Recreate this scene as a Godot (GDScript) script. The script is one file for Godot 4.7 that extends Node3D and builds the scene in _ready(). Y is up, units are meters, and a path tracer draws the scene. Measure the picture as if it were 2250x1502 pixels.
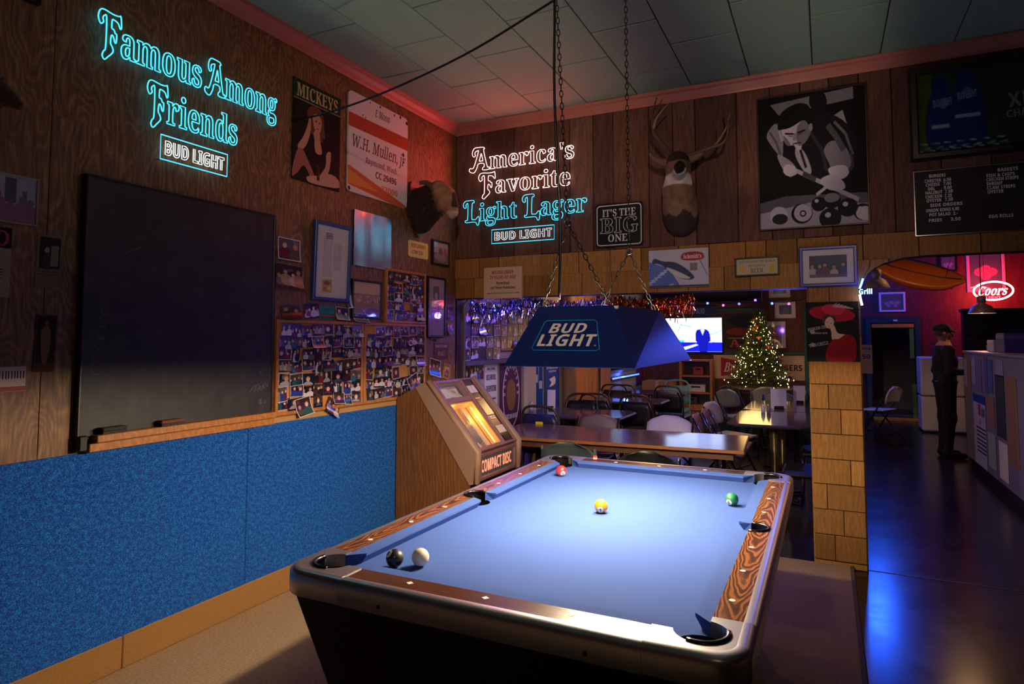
extends Node3D
# A corner of a tavern at night: a pool table under a hanging lamp, neon on panelled walls, a dining room through the opening behind.
# Metres; the camera stands at (0, 1.5, 0), the left wall is x = -2.895, the back wall z = -4.845, the floor y = 0.

func _ready() -> void:
	rng.seed = 7
	set_camera()
	set_light()
	make_materials()
	make_setting()
	make_pool_table()
	make_pool_lamp()
	make_left_wall_things()
	make_back_wall_things()
	make_jukebox()
	make_dining_room()
	make_hall()
	make_people()

func set_camera() -> void:
	var f := 1421.0     # focal length in pixels of the 2250 x 1502 picture; the lens is shifted down by 91 of them
	var cam := Camera3D.new()
	cam.name = "camera"
	cam.near = 0.1
	cam.far = 60.0
	cam.projection = Camera3D.PROJECTION_FRUSTUM
	cam.size = cam.near * 1502.0 / f
	cam.frustum_offset = Vector2(0, -91.0 / f * cam.near)
	add_child(cam)
	cam.position = Vector3(0, 1.5, 0)
	cam.basis = Basis(Vector3.UP, deg_to_rad(25.861)) * Basis(Vector3.RIGHT, deg_to_rad(3.4))
	cam.current = true

func set_light() -> void:
	var e := Environment.new()
	e.background_mode = Environment.BG_COLOR
	e.background_color = Color.BLACK
	e.tonemap_mode = Environment.TONE_MAPPER_LINEAR
	e.tonemap_exposure = 1.0
	e.sdfgi_enabled = true
	e.ssao_enabled = true
	e.ssil_enabled = true
	var w := WorldEnvironment.new()
	w.name = "environment"
	w.environment = e
	add_child(w)
	# added warm fill, an unseen spotlight behind the camera, aimed at the corner
	make_fill_spotlight("added unseen fill spotlight behind the viewer, aimed at the corner", Vector3(0.7, 3.0, 1.3), Vector3(-1.55, 1.75, -4.6), 27.0, SPOT_ENERGY)

const SPOT_ENERGY := 7.0

func make_fill_spotlight(label: String, p: Vector3, target: Vector3, angle: float, energy: float) -> void:
	var dir := (target - p).normalized()
	var x := dir.cross(Vector3.UP).normalized()
	var b := Basis(x, x.cross(dir), -dir)
	var t := thing("added_fill_spotlight", label, "spotlight", Transform3D(b, p))  # fixture added to carry the fill light
	var s := st0(true)
	lathe(s, [Vector2(0.062, -0.04), Vector2(0.066, -0.038), Vector2(0.066, 0.10), Vector2(0.045, 0.15), Vector2(0.001, 0.15)], 20, Transform3D(Basis(Vector3.RIGHT, PI / 2), Vector3.ZERO))
	part(t, "housing", s, mat("spot_black", c8(20, 20, 20), 0.4))
	part(t, "lamp_lens", ball(0.04), glow("spot_lens", c8(255, 222, 190), 4.0), Transform3D(Basis.from_scale(Vector3(1, 1, 0.3)), Vector3(0, 0, 0.0)))
	part(t, "stem", pipe([Vector3(0, 0.05, 0.08), b.inverse() * Vector3(0, 3.368 - p.y, 0)], 0.012, 8), mats.spot_black)
	var l := SpotLight3D.new()
	l.name = numbered("fill_lamp")
	l.light_color = c8(255, 214, 186)
	l.light_energy = energy
	l.light_size = 0.05
	l.spot_range = 14.0
	l.spot_attenuation = 2.0
	l.spot_angle = angle
	l.spot_angle_attenuation = 1.0
	l.shadow_enabled = true
	add_child(l)
	l.transform = Transform3D(b, p + dir * 0.05)

# ---------------------------------------------------------------- materials
func wood_tex(w: int, h: int, sd: int, dark: Color, light: Color, lines: float, wave: float, contrast := 1.0) -> ImageTexture:
	var n1 := noise(sd, 0.0045, 3)
	var n2 := noise(sd + 1, 0.03, 2)
	var n3 := noise(sd + 2, 0.5, 1)
	return tex(w, h, func(x: float, y: float):
		var a := n1.get_noise_2d(x * 1.6, y * 0.55)
		var v: float = x / float(w) * lines + a * wave
		var ring := absf(fposmod(v, 1.0) - 0.5) * 2.0
		ring = pow(ring, 1.6)
		var fine := n2.get_noise_2d(x * 5.0, y * 0.35) * 0.5 + n3.get_noise_2d(x * 1.5, y * 0.06) * 0.35
		return dark.lerp(light, clampf(0.5 + (ring - 0.5) * 0.6 * contrast + fine * 0.7, 0.0, 1.0)))

func make_materials() -> void:
	var m: StandardMaterial3D
	m = tri(textured("plywood", wood_tex(512, 1024, 3, c8(86, 54, 30), c8(166, 118, 70), 15.0, 7.0, 0.75), 0.55), Vector3(1 / 1.22, 1 / 2.44, 1 / 1.22))
	var board_tex := wood_tex(256, 512, 21, c8(78, 50, 42), c8(134, 94, 80), 6.0, 2.0, 0.5)
	for i in 4:
		m = tri(textured("barn_board%d" % i, board_tex, 0.75, [Color(1, 1, 1), Color(0.86, 0.8, 0.78), Color(0.94, 0.86, 0.8), Color(0.78, 0.72, 0.7)][i]), Vector3(1.9, 0.8, 1.9))
		m.uv1_offset = Vector3(0.31 * i, 0.17 * i, 0)
	var cedar := wood_tex(256, 256, 31, c8(136, 94, 46), c8(200, 150, 84), 9.0, 1.2, 0.35)
	for i in 4:
		m = tri(textured("shingle%d" % i, cedar, 0.85, [Color(1, 1, 1), Color(0.88, 0.86, 0.82), Color(0.95, 0.9, 0.86), Color(0.8, 0.78, 0.76)][i]), Vector3(3.2, 2.6, 3.2))
		m.uv1_offset = Vector3(0.23 * i, 0.37 * i, 0)
	# wall carpet: blue loops with pale flecks
	var na := noise(5, 0.14, 2)
	var nb := noise(6, 0.006, 3)
	var nc2 := noise(16, 0.045, 2)
	var r := RandomNumberGenerator.new()
	r.seed = 11
	m = tri(textured("blue_carpet", tex(512, 512, func(x: float, y: float):
		var a := na.get_noise_2d(x + y * 0.6, (y - x * 0.6) * 2.2) * 0.5 + nc2.get_noise_2d(x + y * 0.5, (y - x * 0.5) * 1.6) * 0.2 + r.randf_range(-0.16, 0.16)
		var c := c8(0, 38, 130).lerp(c8(12, 138, 218), clampf(0.42 + a * 1.7, 0.0, 1.0))
		return c8(170, 220, 240) if r.randf() < 0.004 else c), 0.95), Vector3(1.1, 1.1, 1.1))
	# floor carpet: corded diagonal ribs
	var nc := noise(8, 0.02, 3)
	var ribs := func(x: float, y: float):
		var a := 0.5 + 0.5 * sin((x + y) * TAU / 16.0)
		var g: float = nc.get_noise_2d(x * 2, y * 2) * 0.18 + r.randf_range(-0.07, 0.07)
		return c8(112, 88, 62).lerp(c8(216, 186, 146), clampf(0.15 + a * 0.7 + g, 0.0, 1.0))
	m = tri(textured("ribbed_carpet", tex(256, 256, ribs), 0.95), Vector3(5.0, 5.0, 5.0))
	m = tri(textured("tan_carpet", tex(256, 256, func(x: float, y: float):
		return c8(120, 84, 42).lerp(c8(184, 138, 80), clampf(0.5 + na.get_noise_2d(x * 2, y * 2) * 0.5 + r.randf_range(-0.2, 0.2), 0.0, 1.0))), 0.95), Vector3(3, 3, 3))
	var nd := noise(9, 0.05, 4)
	m = tri(textured("ceiling_tile", tex(256, 256, func(x: float, y: float):
		return c8(112, 144, 130).lerp(c8(150, 178, 164), clampf(0.5 + nd.get_noise_2d(x * 3, y * 3) * 0.6, 0.0, 1.0))), 0.8), Vector3(2, 2, 2))
	m = tri(textured("dark_tile_floor", tex(512, 512, func(x: float, y: float):
		return c8(24, 17, 17).lerp(c8(46, 34, 33), clampf(0.45 + nb.get_noise_2d(x * 1.2, y * 5) * 0.5 + nd.get_noise_2d(x, y) * 0.3, 0.0, 1.0))), 0.32), Vector3(0.7, 0.7, 0.7))
	m.roughness_texture = tex(256, 256, func(x: float, y: float):
		var g := clampf(0.8 + nb.get_noise_2d(x * 2.0, y * 2.0) * 0.10 + nd.get_noise_2d(x, y) * 0.08, 0.3, 1.0)
		return Color(g, g, g))
	m.roughness = 0.26
	m = tri(textured("felt", tex(256, 256, func(x: float, y: float):
		return c8(56, 80, 146).lerp(c8(65, 92, 160), clampf(0.5 + nd.get_noise_2d(x * 4, y * 4) * 0.6 + r.randf_range(-0.25, 0.25), 0.0, 1.0))), 0.95), Vector3(3, 3, 3))
	m.metallic_specular = 0.2
	# rail laminate: cathedral figure
	var nr := noise(14, 0.012, 2)
	var rosewood := tex(256, 1024, func(x: float, y: float):
		var u: float = (x - 118) / 128.0
		var v: float = u * u * 4.0 + (y / 1024.0) * 12.0 + nr.get_noise_2d(x * 0.6, y * 0.5) * 0.8
		var ring := fposmod(v, 1.0)
		var a := smoothstep(0.1, 0.5, ring) * (1.0 - smoothstep(0.72, 0.95, ring))
		var f := n2_fine(x, y) * 0.3
		return c8(70, 42, 24).lerp(c8(168, 108, 54), clampf(a * 0.8 + f, 0.0, 1.0)))
	m = textured("rail_laminate", rosewood, 0.22)
	m.clearcoat_enabled = true
	m.clearcoat = 0.4
	m.clearcoat_roughness = 0.1
	var walnut := wood_tex(256, 512, 41, c8(58, 34, 22), c8(108, 68, 44), 7.0, 2.0, 0.7)
	m = textured("end_laminate", walnut, 0.2)
	m.uv1_scale = Vector3(1, 1, 1)
	m = tri(textured("jukebox_veneer", wood_tex(256, 512, 47, c8(92, 56, 22), c8(150, 100, 46), 16.0, 1.6, 0.7), 0.5), Vector3(2.2, 0.9, 2.2))
	m = tri(textured("honey_wood", wood_tex(256, 512, 51, c8(150, 88, 36), c8(206, 140, 72), 5.0, 1.5, 0.6), 0.5), Vector3(4, 4, 4), false)
	m = tri(textured("red_panelling", wood_tex(256, 512, 57, c8(78, 18, 14), c8(120, 34, 24), 8.0, 1.5, 0.6), 0.6), Vector3(0.9, 0.6, 0.9))
	m = tri(textured("brown_panelling", wood_tex(256, 512, 58, c8(74, 38, 22), c8(118, 66, 40), 9.0, 1.5, 0.6), 0.6), Vector3(0.9, 0.6, 0.9))
	m = tri(textured("dark_cabinet", wood_tex(256, 256, 61, c8(16, 10, 8), c8(34, 22, 16), 4.0, 1.0, 0.6), 0.35), Vector3(1.5, 1.5, 1.5))
	mat("aluminium", c8(205, 204, 206), 0.32, 0.9)
	mat("chrome", c8(220, 220, 224), 0.12, 1.0)
	mat("black_plastic", c8(16, 15, 16), 0.25)
	mat("black_iron", c8(18, 17, 18), 0.5, 0.3)
	mat("black_frame", c8(22, 18, 18), 0.4)
	mat("white_paint", c8(232, 230, 226), 0.6)
	mat("white_print", c8(236, 236, 238), 0.6)
	mat("dark_print", c8(24, 20, 22), 0.7)
	mat("paper", c8(226, 220, 208), 0.8)
	mat("crown", c8(176, 108, 96), 0.35)
	mat("tan_trim", c8(178, 138, 88), 0.6)
	mat("cork", c8(196, 132, 66), 0.95)
	mat("plain_wall", c8(96, 84, 78), 0.8)
	mat("green_trim", c8(14, 84, 66), 0.5)
	glass("pane", Color(1, 1, 1), 0.06)

func n2_fine(x: float, y: float) -> float:
	if not mats.has("_n"):
		mats["_n"] = noise(77, 0.2, 2)
	return mats["_n"].get_noise_2d(x * 1.4, y * 0.12)

# ---------------------------------------------------------------- the setting
func slab(x0: float, x1: float, y0: float, y1: float, z0: float, z1: float, b := 0.0) -> SurfaceTool:
	var s := st0()
	cbox(s, Vector3((x0 + x1) / 2, (y0 + y1) / 2, (z0 + z1) / 2), Vector3(absf(x1 - x0), absf(y1 - y0), absf(z1 - z0)), b)
	return s

func make_setting() -> void:
	struct("floor", slab(-3.2, 4.2, -0.1, 0.0, -16.4, 3.2), mats.dark_tile_floor)
	# metal strip where two sheets of the hall floor meet
	struct("trim_1", slab(0.15, 4.0, 0.0, 0.002, -4.885, -4.872), mat("seam_strip", c8(60, 56, 56), 0.4, 0.6))
	var m := struct("floor_mat", slab(LX, 0.115, 0.0, 0.022, -4.845, 3.0, 0.006), mats.ribbed_carpet)
	part(m, "edge_binding", slab(0.10, 0.128, 0.0, 0.026, -4.855, 3.0, 0.006), mat("binding", c8(96, 78, 66), 0.8))
	# left wall: core, plywood sheets, blue carpet below, carpet base
	var wl := struct("wall_left", slab(LX - 0.15, LX - 0.012, 0.0, 3.37, -4.995, 3.0), mats.plain_wall)
	var zs := [-4.845, -3.99, -2.772, -1.552, -0.33, 0.89, 2.11, 3.0]
	for i in zs.size() - 1:
		part(wl, "panel", slab(LX - 0.012, LX, 0.98, 3.37, zs[i] + 0.001, zs[i + 1] - 0.001, 0.0015), mats.plywood)
	part(wl, "wall_carpet", slab(LX - 0.012, LX + 0.010, 0.14, 1.012, -2.611, 3.0, 0.004), mats.blue_carpet)
	part(wl, "wall_carpet", slab(LX - 0.012, LX + 0.010, 0.14, 1.012, -4.005, -2.613, 0.004), mats.blue_carpet)
	part(wl, "panel", slab(LX - 0.012, LX, 0.0, 0.979, -4.845, -4.006, 0.001), mats.plywood)
	var bl := group_of("baseboard_left")
	part(bl, "carpet_base", slab(LX, LX + 0.014, 0.022, 0.168, -1.93, 3.0, 0.005), mats.tan_carpet)
	part(bl, "carpet_base", slab(LX, LX + 0.014, 0.022, 0.168, -4.0, -1.932, 0.005), mats.tan_carpet)
	struct("trim_2", slab(LX, LX + 0.012, 1.012, 1.045, -4.0, -2.765, 0.003), mats.tan_trim)
	# crown mouldings
	var prof := PackedVector2Array([Vector2(0, 3.37), Vector2(0, 3.285), Vector2(0.012, 3.28), Vector2(0.018, 3.292), Vector2(0.026, 3.312), Vector2(0.045, 3.336), Vector2(0.06, 3.345), Vector2(0.066, 3.36), Vector2(0.066, 3.37)])
	var s := st0()
	prism(s, prof, -3.0, 4.845, Transform3D(Basis(Vector3(1, 0, 0), Vector3(0, 1, 0), Vector3(0, 0, -1)), Vector3(LX, 0, 0)))
	struct("trim_3", s, mats.crown)
	s = st0()
	prism(s, prof, LX, 4.0, Transform3D(Basis(Vector3(0, 0, 1), Vector3(0, 1, 0), Vector3(1, 0, 0)), Vector3(0, 0, BZ)))
	struct("trim_4", s, mats.crown)
	# back wall: header over two openings, the right one with a rounded shoulder; boards above, shingles below
	var head := PackedVector2Array([Vector2(LX, 1.85), Vector2(-0.10, 1.85), Vector2(-0.10, 0.0), Vector2(0.204, 0.0), Vector2(0.204, 1.80), Vector2(0.222, 1.86), Vector2(0.258, 1.93), Vector2(0.30, 1.965), Vector2(0.352, 1.995), Vector2(0.464, 2.026), Vector2(0.60, 2.035), Vector2(3.4, 2.03), Vector2(3.4, 0.0), Vector2(4.0, 0.0), Vector2(4.0, 3.37), Vector2(LX, 3.37)])
	s = st0()
	prism(s, head, BZ - 0.15, BZ - 0.016)
	var wb := struct("wall_back", s, mat("wall_core", c8(50, 38, 32), 0.9))
	var xs := [LX, -2.644, -2.33, -2.08, -1.829, -1.633, -1.466, -1.185, -1.001, -0.837, -0.544, -0.319, -0.12, 0.06, 0.24, 0.428, 0.69, 0.95, 1.2, 1.5, 1.8]
	for i in xs.size() - 1:
		var w: float = xs[i + 1] - xs[i]
		var t := 0.014 + 0.008 * fposmod(i * 0.618, 1.0)
		part(wb, "board", bm(w - 0.005, 1.18 + 0.006 * (i % 3), t, 0.003), mats["barn_board%d" % (i * 7 % 4)], Transform3D(Basis(), Vector3(xs[i] + w / 2, 2.785, BZ - 0.016 + t / 2)))
	part(wb, "far_boarding", slab(1.8, 4.0, 2.19, 3.37, BZ - 0.016, BZ), mats.barn_board1)
	# two courses of shingles under the boards
	var shape := head
	for row in 2:
		var y1 := 2.19 - row * 0.17
		var y0 := y1 - 0.172
		var x := LX - rng.randf_range(0, 0.12)
		while x < 1.9:
			var w2 := rng.randf_range(0.13, 0.36)
			var a := maxf(x, LX)
			var cell := PackedVector2Array([Vector2(a + 0.003, y0 + 0.003), Vector2(x + w2 - 0.003, y0 + 0.003), Vector2(x + w2 - 0.003, y1), Vector2(a + 0.003, y1)])
			for p in Geometry2D.intersect_polygons(cell, shape):
				if p.size() >= 3 and a < x + w2 - 0.03:
					s = st0()
					var lift := rng.randf_range(0.0, 0.010)
					prism(s, p, BZ - 0.02, BZ + lift + (0.004 if row == 0 else 0.0))
					part(wb, "shingle", s, mats["shingle%d" % rng.randi_range(0, 3)])
			x += w2
	# pillar in cedar shingles, courses broken as in the picture
	var pil := struct("pillar", slab(-0.095, 0.199, 0.0, 1.85, BZ - 0.30, BZ - 0.02), mats.wall_core)
	var splits := [[0.42], [0.40], [0.50], [], [0.35], [0.58], [], [0.74], [0.27], [0.58], [0.40], []]
	for row in 12:
		var y1 := 1.85 - row * 0.165 + 0.005
		var y0 := maxf(y1 - 0.163, 0.0)
		if row == 11:
			y0 = 0.0
			y1 = 0.037
		var cuts: Array = [0.0] + splits[row] + [1.0]
		for k in cuts.size() - 1:
			var xa: float = -0.102 + 0.306 * cuts[k]
			var xb: float = -0.102 + 0.306 * cuts[k + 1]
			s = slab(xa + 0.002, xb - 0.002, y0 + 0.003, y1, BZ - 0.022, BZ + rng.randf_range(0.0, 0.006), 0.002)
			part(pil, "shingle", s, mats["shingle%d" % rng.randi_range(0, 3)])
		for side in [-0.101, 0.203]:
			part(pil, "shingle", slab(side - 0.008, side + 0.008, y0, y1, BZ - 0.30, BZ - 0.024, 0.002), mats["shingle%d" % rng.randi_range(0, 3)])
	# ceiling: slab with lay-in tiles, courses staggered by half
	var cl := struct("ceiling", slab(-3.2, 4.2, 3.378, 3.5, -4.995, 3.2), mat("ceiling_slab", c8(60, 62, 60), 0.9))
	var tile := bm(0.398, 0.014, 0.719, 0.003)
	for col in 13:
		var xc := -2.668 + 0.405 * col
		var zc := -4.41 + (0.0 if col % 2 == 0 else 0.365)
		for k in range(-1, 6):
			var z0 := maxf(zc + k * 0.729, -4.845)
			var z1 := zc + (k + 1) * 0.729
			if z1 < -4.8:
				continue
			var t := tile if z1 - z0 > 0.72 else bm(0.398, 0.014, z1 - z0 - 0.008, 0.003)
			part(cl, "tile", t, mats.ceiling_tile, Transform3D(Basis(), Vector3(xc, 3.373 + 0.0015 * ((col + k) % 2), (z0 + z1) / 2)))
	part(cl, "plain_tiles", slab(-2.9, 2.6, 3.368, 3.38, -0.03, 3.0), mats.ceiling_tile)
	part(cl, "plain_tiles", slab(2.6, 4.0, 3.368, 3.38, -4.84, 3.0), mats.ceiling_tile)
	# the rest of the room, behind and right of the camera
	struct("wall_right", slab(4.0, 4.15, 0.0, 3.4, -14.2, 3.0), mats.brown_panelling)
	struct("wall_front", slab(-3.05, 4.15, 0.0, 3.4, 3.0, 3.15), mats.brown_panelling)
	# dining room and hall shell
	struct("wall_dining_left", slab(-3.1, -2.95, 0.0, 3.3, -11.65, -4.995), mat("dining_wall", c8(176, 160, 140), 0.8))
	struct("wall_dining_back", slab(-3.1, -0.25, 0.0, 3.3, -11.65, -11.5), mats.brown_panelling)
	struct("wall_dining_right", slab(-0.40, -0.25, 0.0, 3.3, -14.0, -11.65), mats.red_panelling)
	s = st0()
	prism(s, PackedVector2Array([Vector2(-0.4, 0), Vector2(0.765, 0), Vector2(0.765, 1.79), Vector2(1.475, 1.79), Vector2(1.475, 0), Vector2(4.15, 0), Vector2(4.15, 3.3), Vector2(-0.4, 3.3)]), -14.15, -14.0)
	struct("wall_hall_back", s, mats.red_panelling)
	struct("ceiling_dining", slab(-3.1, 4.15, 3.25, 3.35, -14.15, -4.995), mat("dining_ceiling", c8(70, 62, 60), 0.8))
	# unlit back room beyond the doorway
	var room := struct("wall_back_room", slab(0.3, 2.0, 0.0, 2.3, -16.4, -16.3), mats.dining_wall)
	part(room, "side_wall", slab(0.3, 0.4, 0.0, 2.3, -16.3, -14.15), mats.dining_wall)
	part(room, "side_wall", slab(1.9, 2.0, 0.0, 2.3, -16.3, -14.15), mats.dining_wall)
	struct("ceiling_back_room", slab(0.3, 2.0, 2.2, 2.3, -16.3, -14.15), mats.dining_ceiling)
	struct("wall_over_opening", slab(-3.1, 4.15, 3.25, 3.5, -5.02, -4.995), mats.wall_core)
	part(struct("stage", slab(-2.95, -0.26, 0.0, 0.28, -11.5, -10.45), mat("stage_front", c8(26, 52, 44), 0.7)), "stage_top", slab(-2.95, -0.26, 0.28, 0.30, -11.5, -10.43, 0.004), mat("stage_top", c8(150, 120, 120), 0.8))
	var j := struct("trim_5", slab(-2.95, -2.885, 0.0, 1.85, BZ - 0.15, BZ - 0.01, 0.004), mat("dark_jamb", c8(58, 34, 24), 0.5))
	part(j, "pipe", pipe([Vector3(-2.865, 0, BZ - 0.10), Vector3(-2.865, 1.78, BZ - 0.10), Vector3(-2.83, 1.84, BZ - 0.10)], 0.012), mat("conduit", c8(150, 140, 140), 0.4, 0.5))

func pipe(pts: Array, r: float, seg := 8, closed := false, r_end := -1.0) -> ArrayMesh:
	var s := st0(true)
	tube(s, pts, r, seg, closed, r_end)
	return done(s)
# ---------------------------------------------------------------- helpers: nodes
const LX := -2.895
const BZ := -4.845
const WALL_LEFT := Basis(Vector3(0, 0, -1), Vector3(0, 1, 0), Vector3(1, 0, 0))
const WALL_BACK := Basis(Vector3(1, 0, 0), Vector3(0, 1, 0), Vector3(0, 0, 1))
var taken := {}
var mats := {}
var meshes := {}
var fonts := {}
var rng := RandomNumberGenerator.new()

func numbered(called: String) -> String:
	var n: int = taken.get(called, 0)
	taken[called] = n + 1
	return called if n == 0 else "%s_%03d" % [called, n]

func tag(o: Node3D, label: String, category: String, group := "") -> void:
	o.set_meta("label", label)
	o.set_meta("category", category)
	if group:
		o.set_meta("group", group)

func thing(called: String, label: String, category: String, xf := Transform3D(), group := "") -> Node3D:
	var o := Node3D.new()
	o.name = numbered(called)
	add_child(o)
	o.transform = xf
	tag(o, label, category, group)
	return o

func at(x: float, y: float, z: float, turn := 0.0) -> Transform3D:
	return Transform3D(Basis(Vector3.UP, turn), Vector3(x, y, z))

func part(parent: Node, called: String, m, material: Material, xf := Transform3D(), label := "") -> MeshInstance3D:
	var o := MeshInstance3D.new()
	o.name = called
	o.mesh = m if m is Mesh else done(m)
	o.material_override = material
	parent.add_child(o, true)
	o.transform = xf
	if label:
		o.set_meta("label", label)
	return o

func solo(called: String, label: String, category: String, m, material: Material, xf := Transform3D(), group := "") -> MeshInstance3D:
	var o := part(self, numbered(called), m, material, xf)
	tag(o, label, category, group)
	return o

func struct(called: String, m, material: Material, xf := Transform3D()) -> MeshInstance3D:
	var o := part(self, numbered(called), m, material, xf)
	o.set_meta("kind", "structure")
	return o

func group_of(called: String) -> Node3D:
	var o := Node3D.new()
	o.name = numbered(called)
	add_child(o)
	o.set_meta("kind", "structure")
	return o

func copy_of(o: Node3D, xf: Transform3D, label: String, group := "") -> Node3D:
	var c: Node3D = o.duplicate()
	c.name = numbered(String(o.name).rstrip("0123456789").trim_suffix("_"))
	add_child(c)
	c.transform = xf
	c.set_meta("label", label)
	if group:
		c.set_meta("group", group)
	return c

# place on a wall: a is z on the left wall or x on the back wall
func on_left(z: float, y: float, lift := 0.0, tilt := 0.0) -> Transform3D:
	return Transform3D(WALL_LEFT * Basis(Vector3(0, 0, 1), tilt), Vector3(LX + lift, y, z))

func on_back(x: float, y: float, lift := 0.0, tilt := 0.0) -> Transform3D:
	return Transform3D(WALL_BACK * Basis(Vector3(0, 0, 1), tilt), Vector3(x, y, BZ + lift))

# ---------------------------------------------------------------- helpers: materials
func c8(r: int, g: int, b: int) -> Color:
	return Color(r / 255.0, g / 255.0, b / 255.0)

func mat(key: String, col := Color.WHITE, rough := 0.7, metal := 0.0) -> StandardMaterial3D:
	if mats.has(key):
		return mats[key]
	var m := StandardMaterial3D.new()
	m.resource_name = key
	m.albedo_color = col
	m.roughness = rough
	m.metallic = metal
	mats[key] = m
	return m

func textured(key: String, t: Texture2D, rough := 0.7, tint := Color.WHITE) -> StandardMaterial3D:
	var m := mat(key, tint, rough)
	m.albedo_texture = t
	return m

func tri(m: StandardMaterial3D, scale: Vector3, world := true) -> StandardMaterial3D:
	m.uv1_triplanar = true
	m.uv1_world_triplanar = world
	m.uv1_scale = scale
	m.uv1_triplanar_sharpness = 8.0
	return m

func glow(key: String, col: Color, energy: float, base := Color(0.9, 0.9, 0.9)) -> StandardMaterial3D:
	var m := mat(key, base, 0.4)
	m.emission_enabled = true
	m.emission = col
	m.emission_energy_multiplier = energy
	return m

func glass(key: String, col: Color, alpha: float) -> StandardMaterial3D:
	var m := mat(key, Color(col.r, col.g, col.b, alpha), 0.05)
	m.transparency = BaseMaterial3D.TRANSPARENCY_ALPHA
	return m

func omni(called: String, p: Vector3, col: Color, energy: float, size := 0.03, reach := 12.0) -> OmniLight3D:
	var l := OmniLight3D.new()
	l.name = numbered(called)
	l.light_color = col
	l.light_energy = energy
	l.light_size = size
	l.omni_range = reach
	l.omni_attenuation = 2.0
	l.shadow_enabled = true
	add_child(l)
	l.position = p
	return l

# ---------------------------------------------------------------- helpers: meshes
func st0(smooth := false) -> SurfaceTool:
	var s := SurfaceTool.new()
	s.begin(Mesh.PRIMITIVE_TRIANGLES)
	s.set_smooth_group(0 if smooth else -1)
	return s

func done(s: SurfaceTool) -> ArrayMesh:
	s.generate_normals()
	return s.commit()

func tri3(s: SurfaceTool, a: Vector3, b: Vector3, c: Vector3, ua := Vector2.ZERO, ub := Vector2.ZERO, uc := Vector2.ZERO) -> void:
	s.set_uv(ua)
	s.add_vertex(a)
	s.set_uv(ub)
	s.add_vertex(b)
	s.set_uv(uc)
	s.add_vertex(c)

# polygon fan turned to face «out»
func face(s: SurfaceTool, p: Array, out: Vector3, uv: Array = []) -> void:
	var n: Vector3 = (p[1] - p[0]).cross(p[2] - p[0])
	var flip := n.dot(out) > 0.0
	for i in range(1, p.size() - 1):
		var j := i + 1 if flip else i
		var k := i if flip else i + 1
		if uv.is_empty():
			tri3(s, p[0], p[j], p[k])
		else:
			tri3(s, p[0], p[j], p[k], uv[0], uv[j], uv[k])

func cbox(s: SurfaceTool, c: Vector3, size: Vector3, b := 0.0, basis := Basis()) -> void:
	var h := size * 0.5
	b = minf(b, minf(h.x, minf(h.y, h.z)) * 0.95)
	for a in 3:
		var u := (a + 1) % 3
		var v := (a + 2) % 3
		for sg in [-1.0, 1.0]:
			var q := []
			for k in [[-1, -1], [1, -1], [1, 1], [-1, 1]]:
				var p := Vector3.ZERO
				p[a] = h[a] * sg
				p[u] = (h[u] - b) * k[0]
				p[v] = (h[v] - b) * k[1]
				q.append(c + basis * p)
			var o := Vector3.ZERO
			o[a] = sg
			face(s, q, basis * o, [Vector2(0, 1), Vector2(1, 1), Vector2(1, 0), Vector2(0, 0)] if sg > 0 else [Vector2(1, 1), Vector2(0, 1), Vector2(0, 0), Vector2(1, 0)])
			if b <= 0.0:
				continue
			for sg2 in [-1.0, 1.0]:   # edge between face a and face u
				var e := []
				for t in [-1.0, 1.0]:
					for w in 2:
						var p2 := Vector3.ZERO
						var first: bool = (w == 0) == (t < 0)
						p2[a] = (h[a] if first else h[a] - b) * sg
						p2[u] = (h[u] - b if first else h[u]) * sg2
						p2[v] = (h[v] - b) * t
						e.append(c + basis * p2)
				var o2 := Vector3.ZERO
				o2[a] = sg
				o2[u] = sg2
				face(s, e, basis * o2)
	if b > 0.0:
		for i in 8:
			var g := Vector3(1 if i & 1 else -1, 1 if i & 2 else -1, 1 if i & 4 else -1)
			face(s, [c + basis * (g * Vector3(h.x, h.y - b, h.z - b)), c + basis * (g * Vector3(h.x - b, h.y, h.z - b)), c + basis * (g * Vector3(h.x - b, h.y - b, h.z))], basis * g)

func bm(x: float, y: float, z: float, b := 0.004) -> ArrayMesh:
	var key := "%.4f|%.4f|%.4f|%.4f" % [x, y, z, b]
	if not meshes.has(key):
		var s := st0()
		cbox(s, Vector3.ZERO, Vector3(x, y, z), b)
		meshes[key] = done(s)
	return meshes[key]

# flat sheet in XY, its back on z = 0, picture on the front
func sheet(w: float, h: float, d := 0.003) -> ArrayMesh:
	var key := "sheet%.4f|%.4f|%.4f" % [w, h, d]
	if not meshes.has(key):
		var s := st0()
		var x := w / 2
		var y := h / 2
		face(s, [Vector3(-x, -y, d), Vector3(x, -y, d), Vector3(x, y, d), Vector3(-x, y, d)], Vector3.BACK, [Vector2(0, 1), Vector2(1, 1), Vector2(1, 0), Vector2(0, 0)])
		face(s, [Vector3(-x, -y, 0), Vector3(x, -y, 0), Vector3(x, y, 0), Vector3(-x, y, 0)], Vector3.FORWARD)
		face(s, [Vector3(-x, -y, 0), Vector3(x, -y, 0), Vector3(x, -y, d), Vector3(-x, -y, d)], Vector3.DOWN)
		face(s, [Vector3(-x, y, 0), Vector3(x, y, 0), Vector3(x, y, d), Vector3(-x, y, d)], Vector3.UP)
		face(s, [Vector3(-x, -y, 0), Vector3(-x, y, 0), Vector3(-x, y, d), Vector3(-x, -y, d)], Vector3.LEFT)
		face(s, [Vector3(x, -y, 0), Vector3(x, y, 0), Vector3(x, y, d), Vector3(x, -y, d)], Vector3.RIGHT)
		meshes[key] = done(s)
	return meshes[key]

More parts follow.
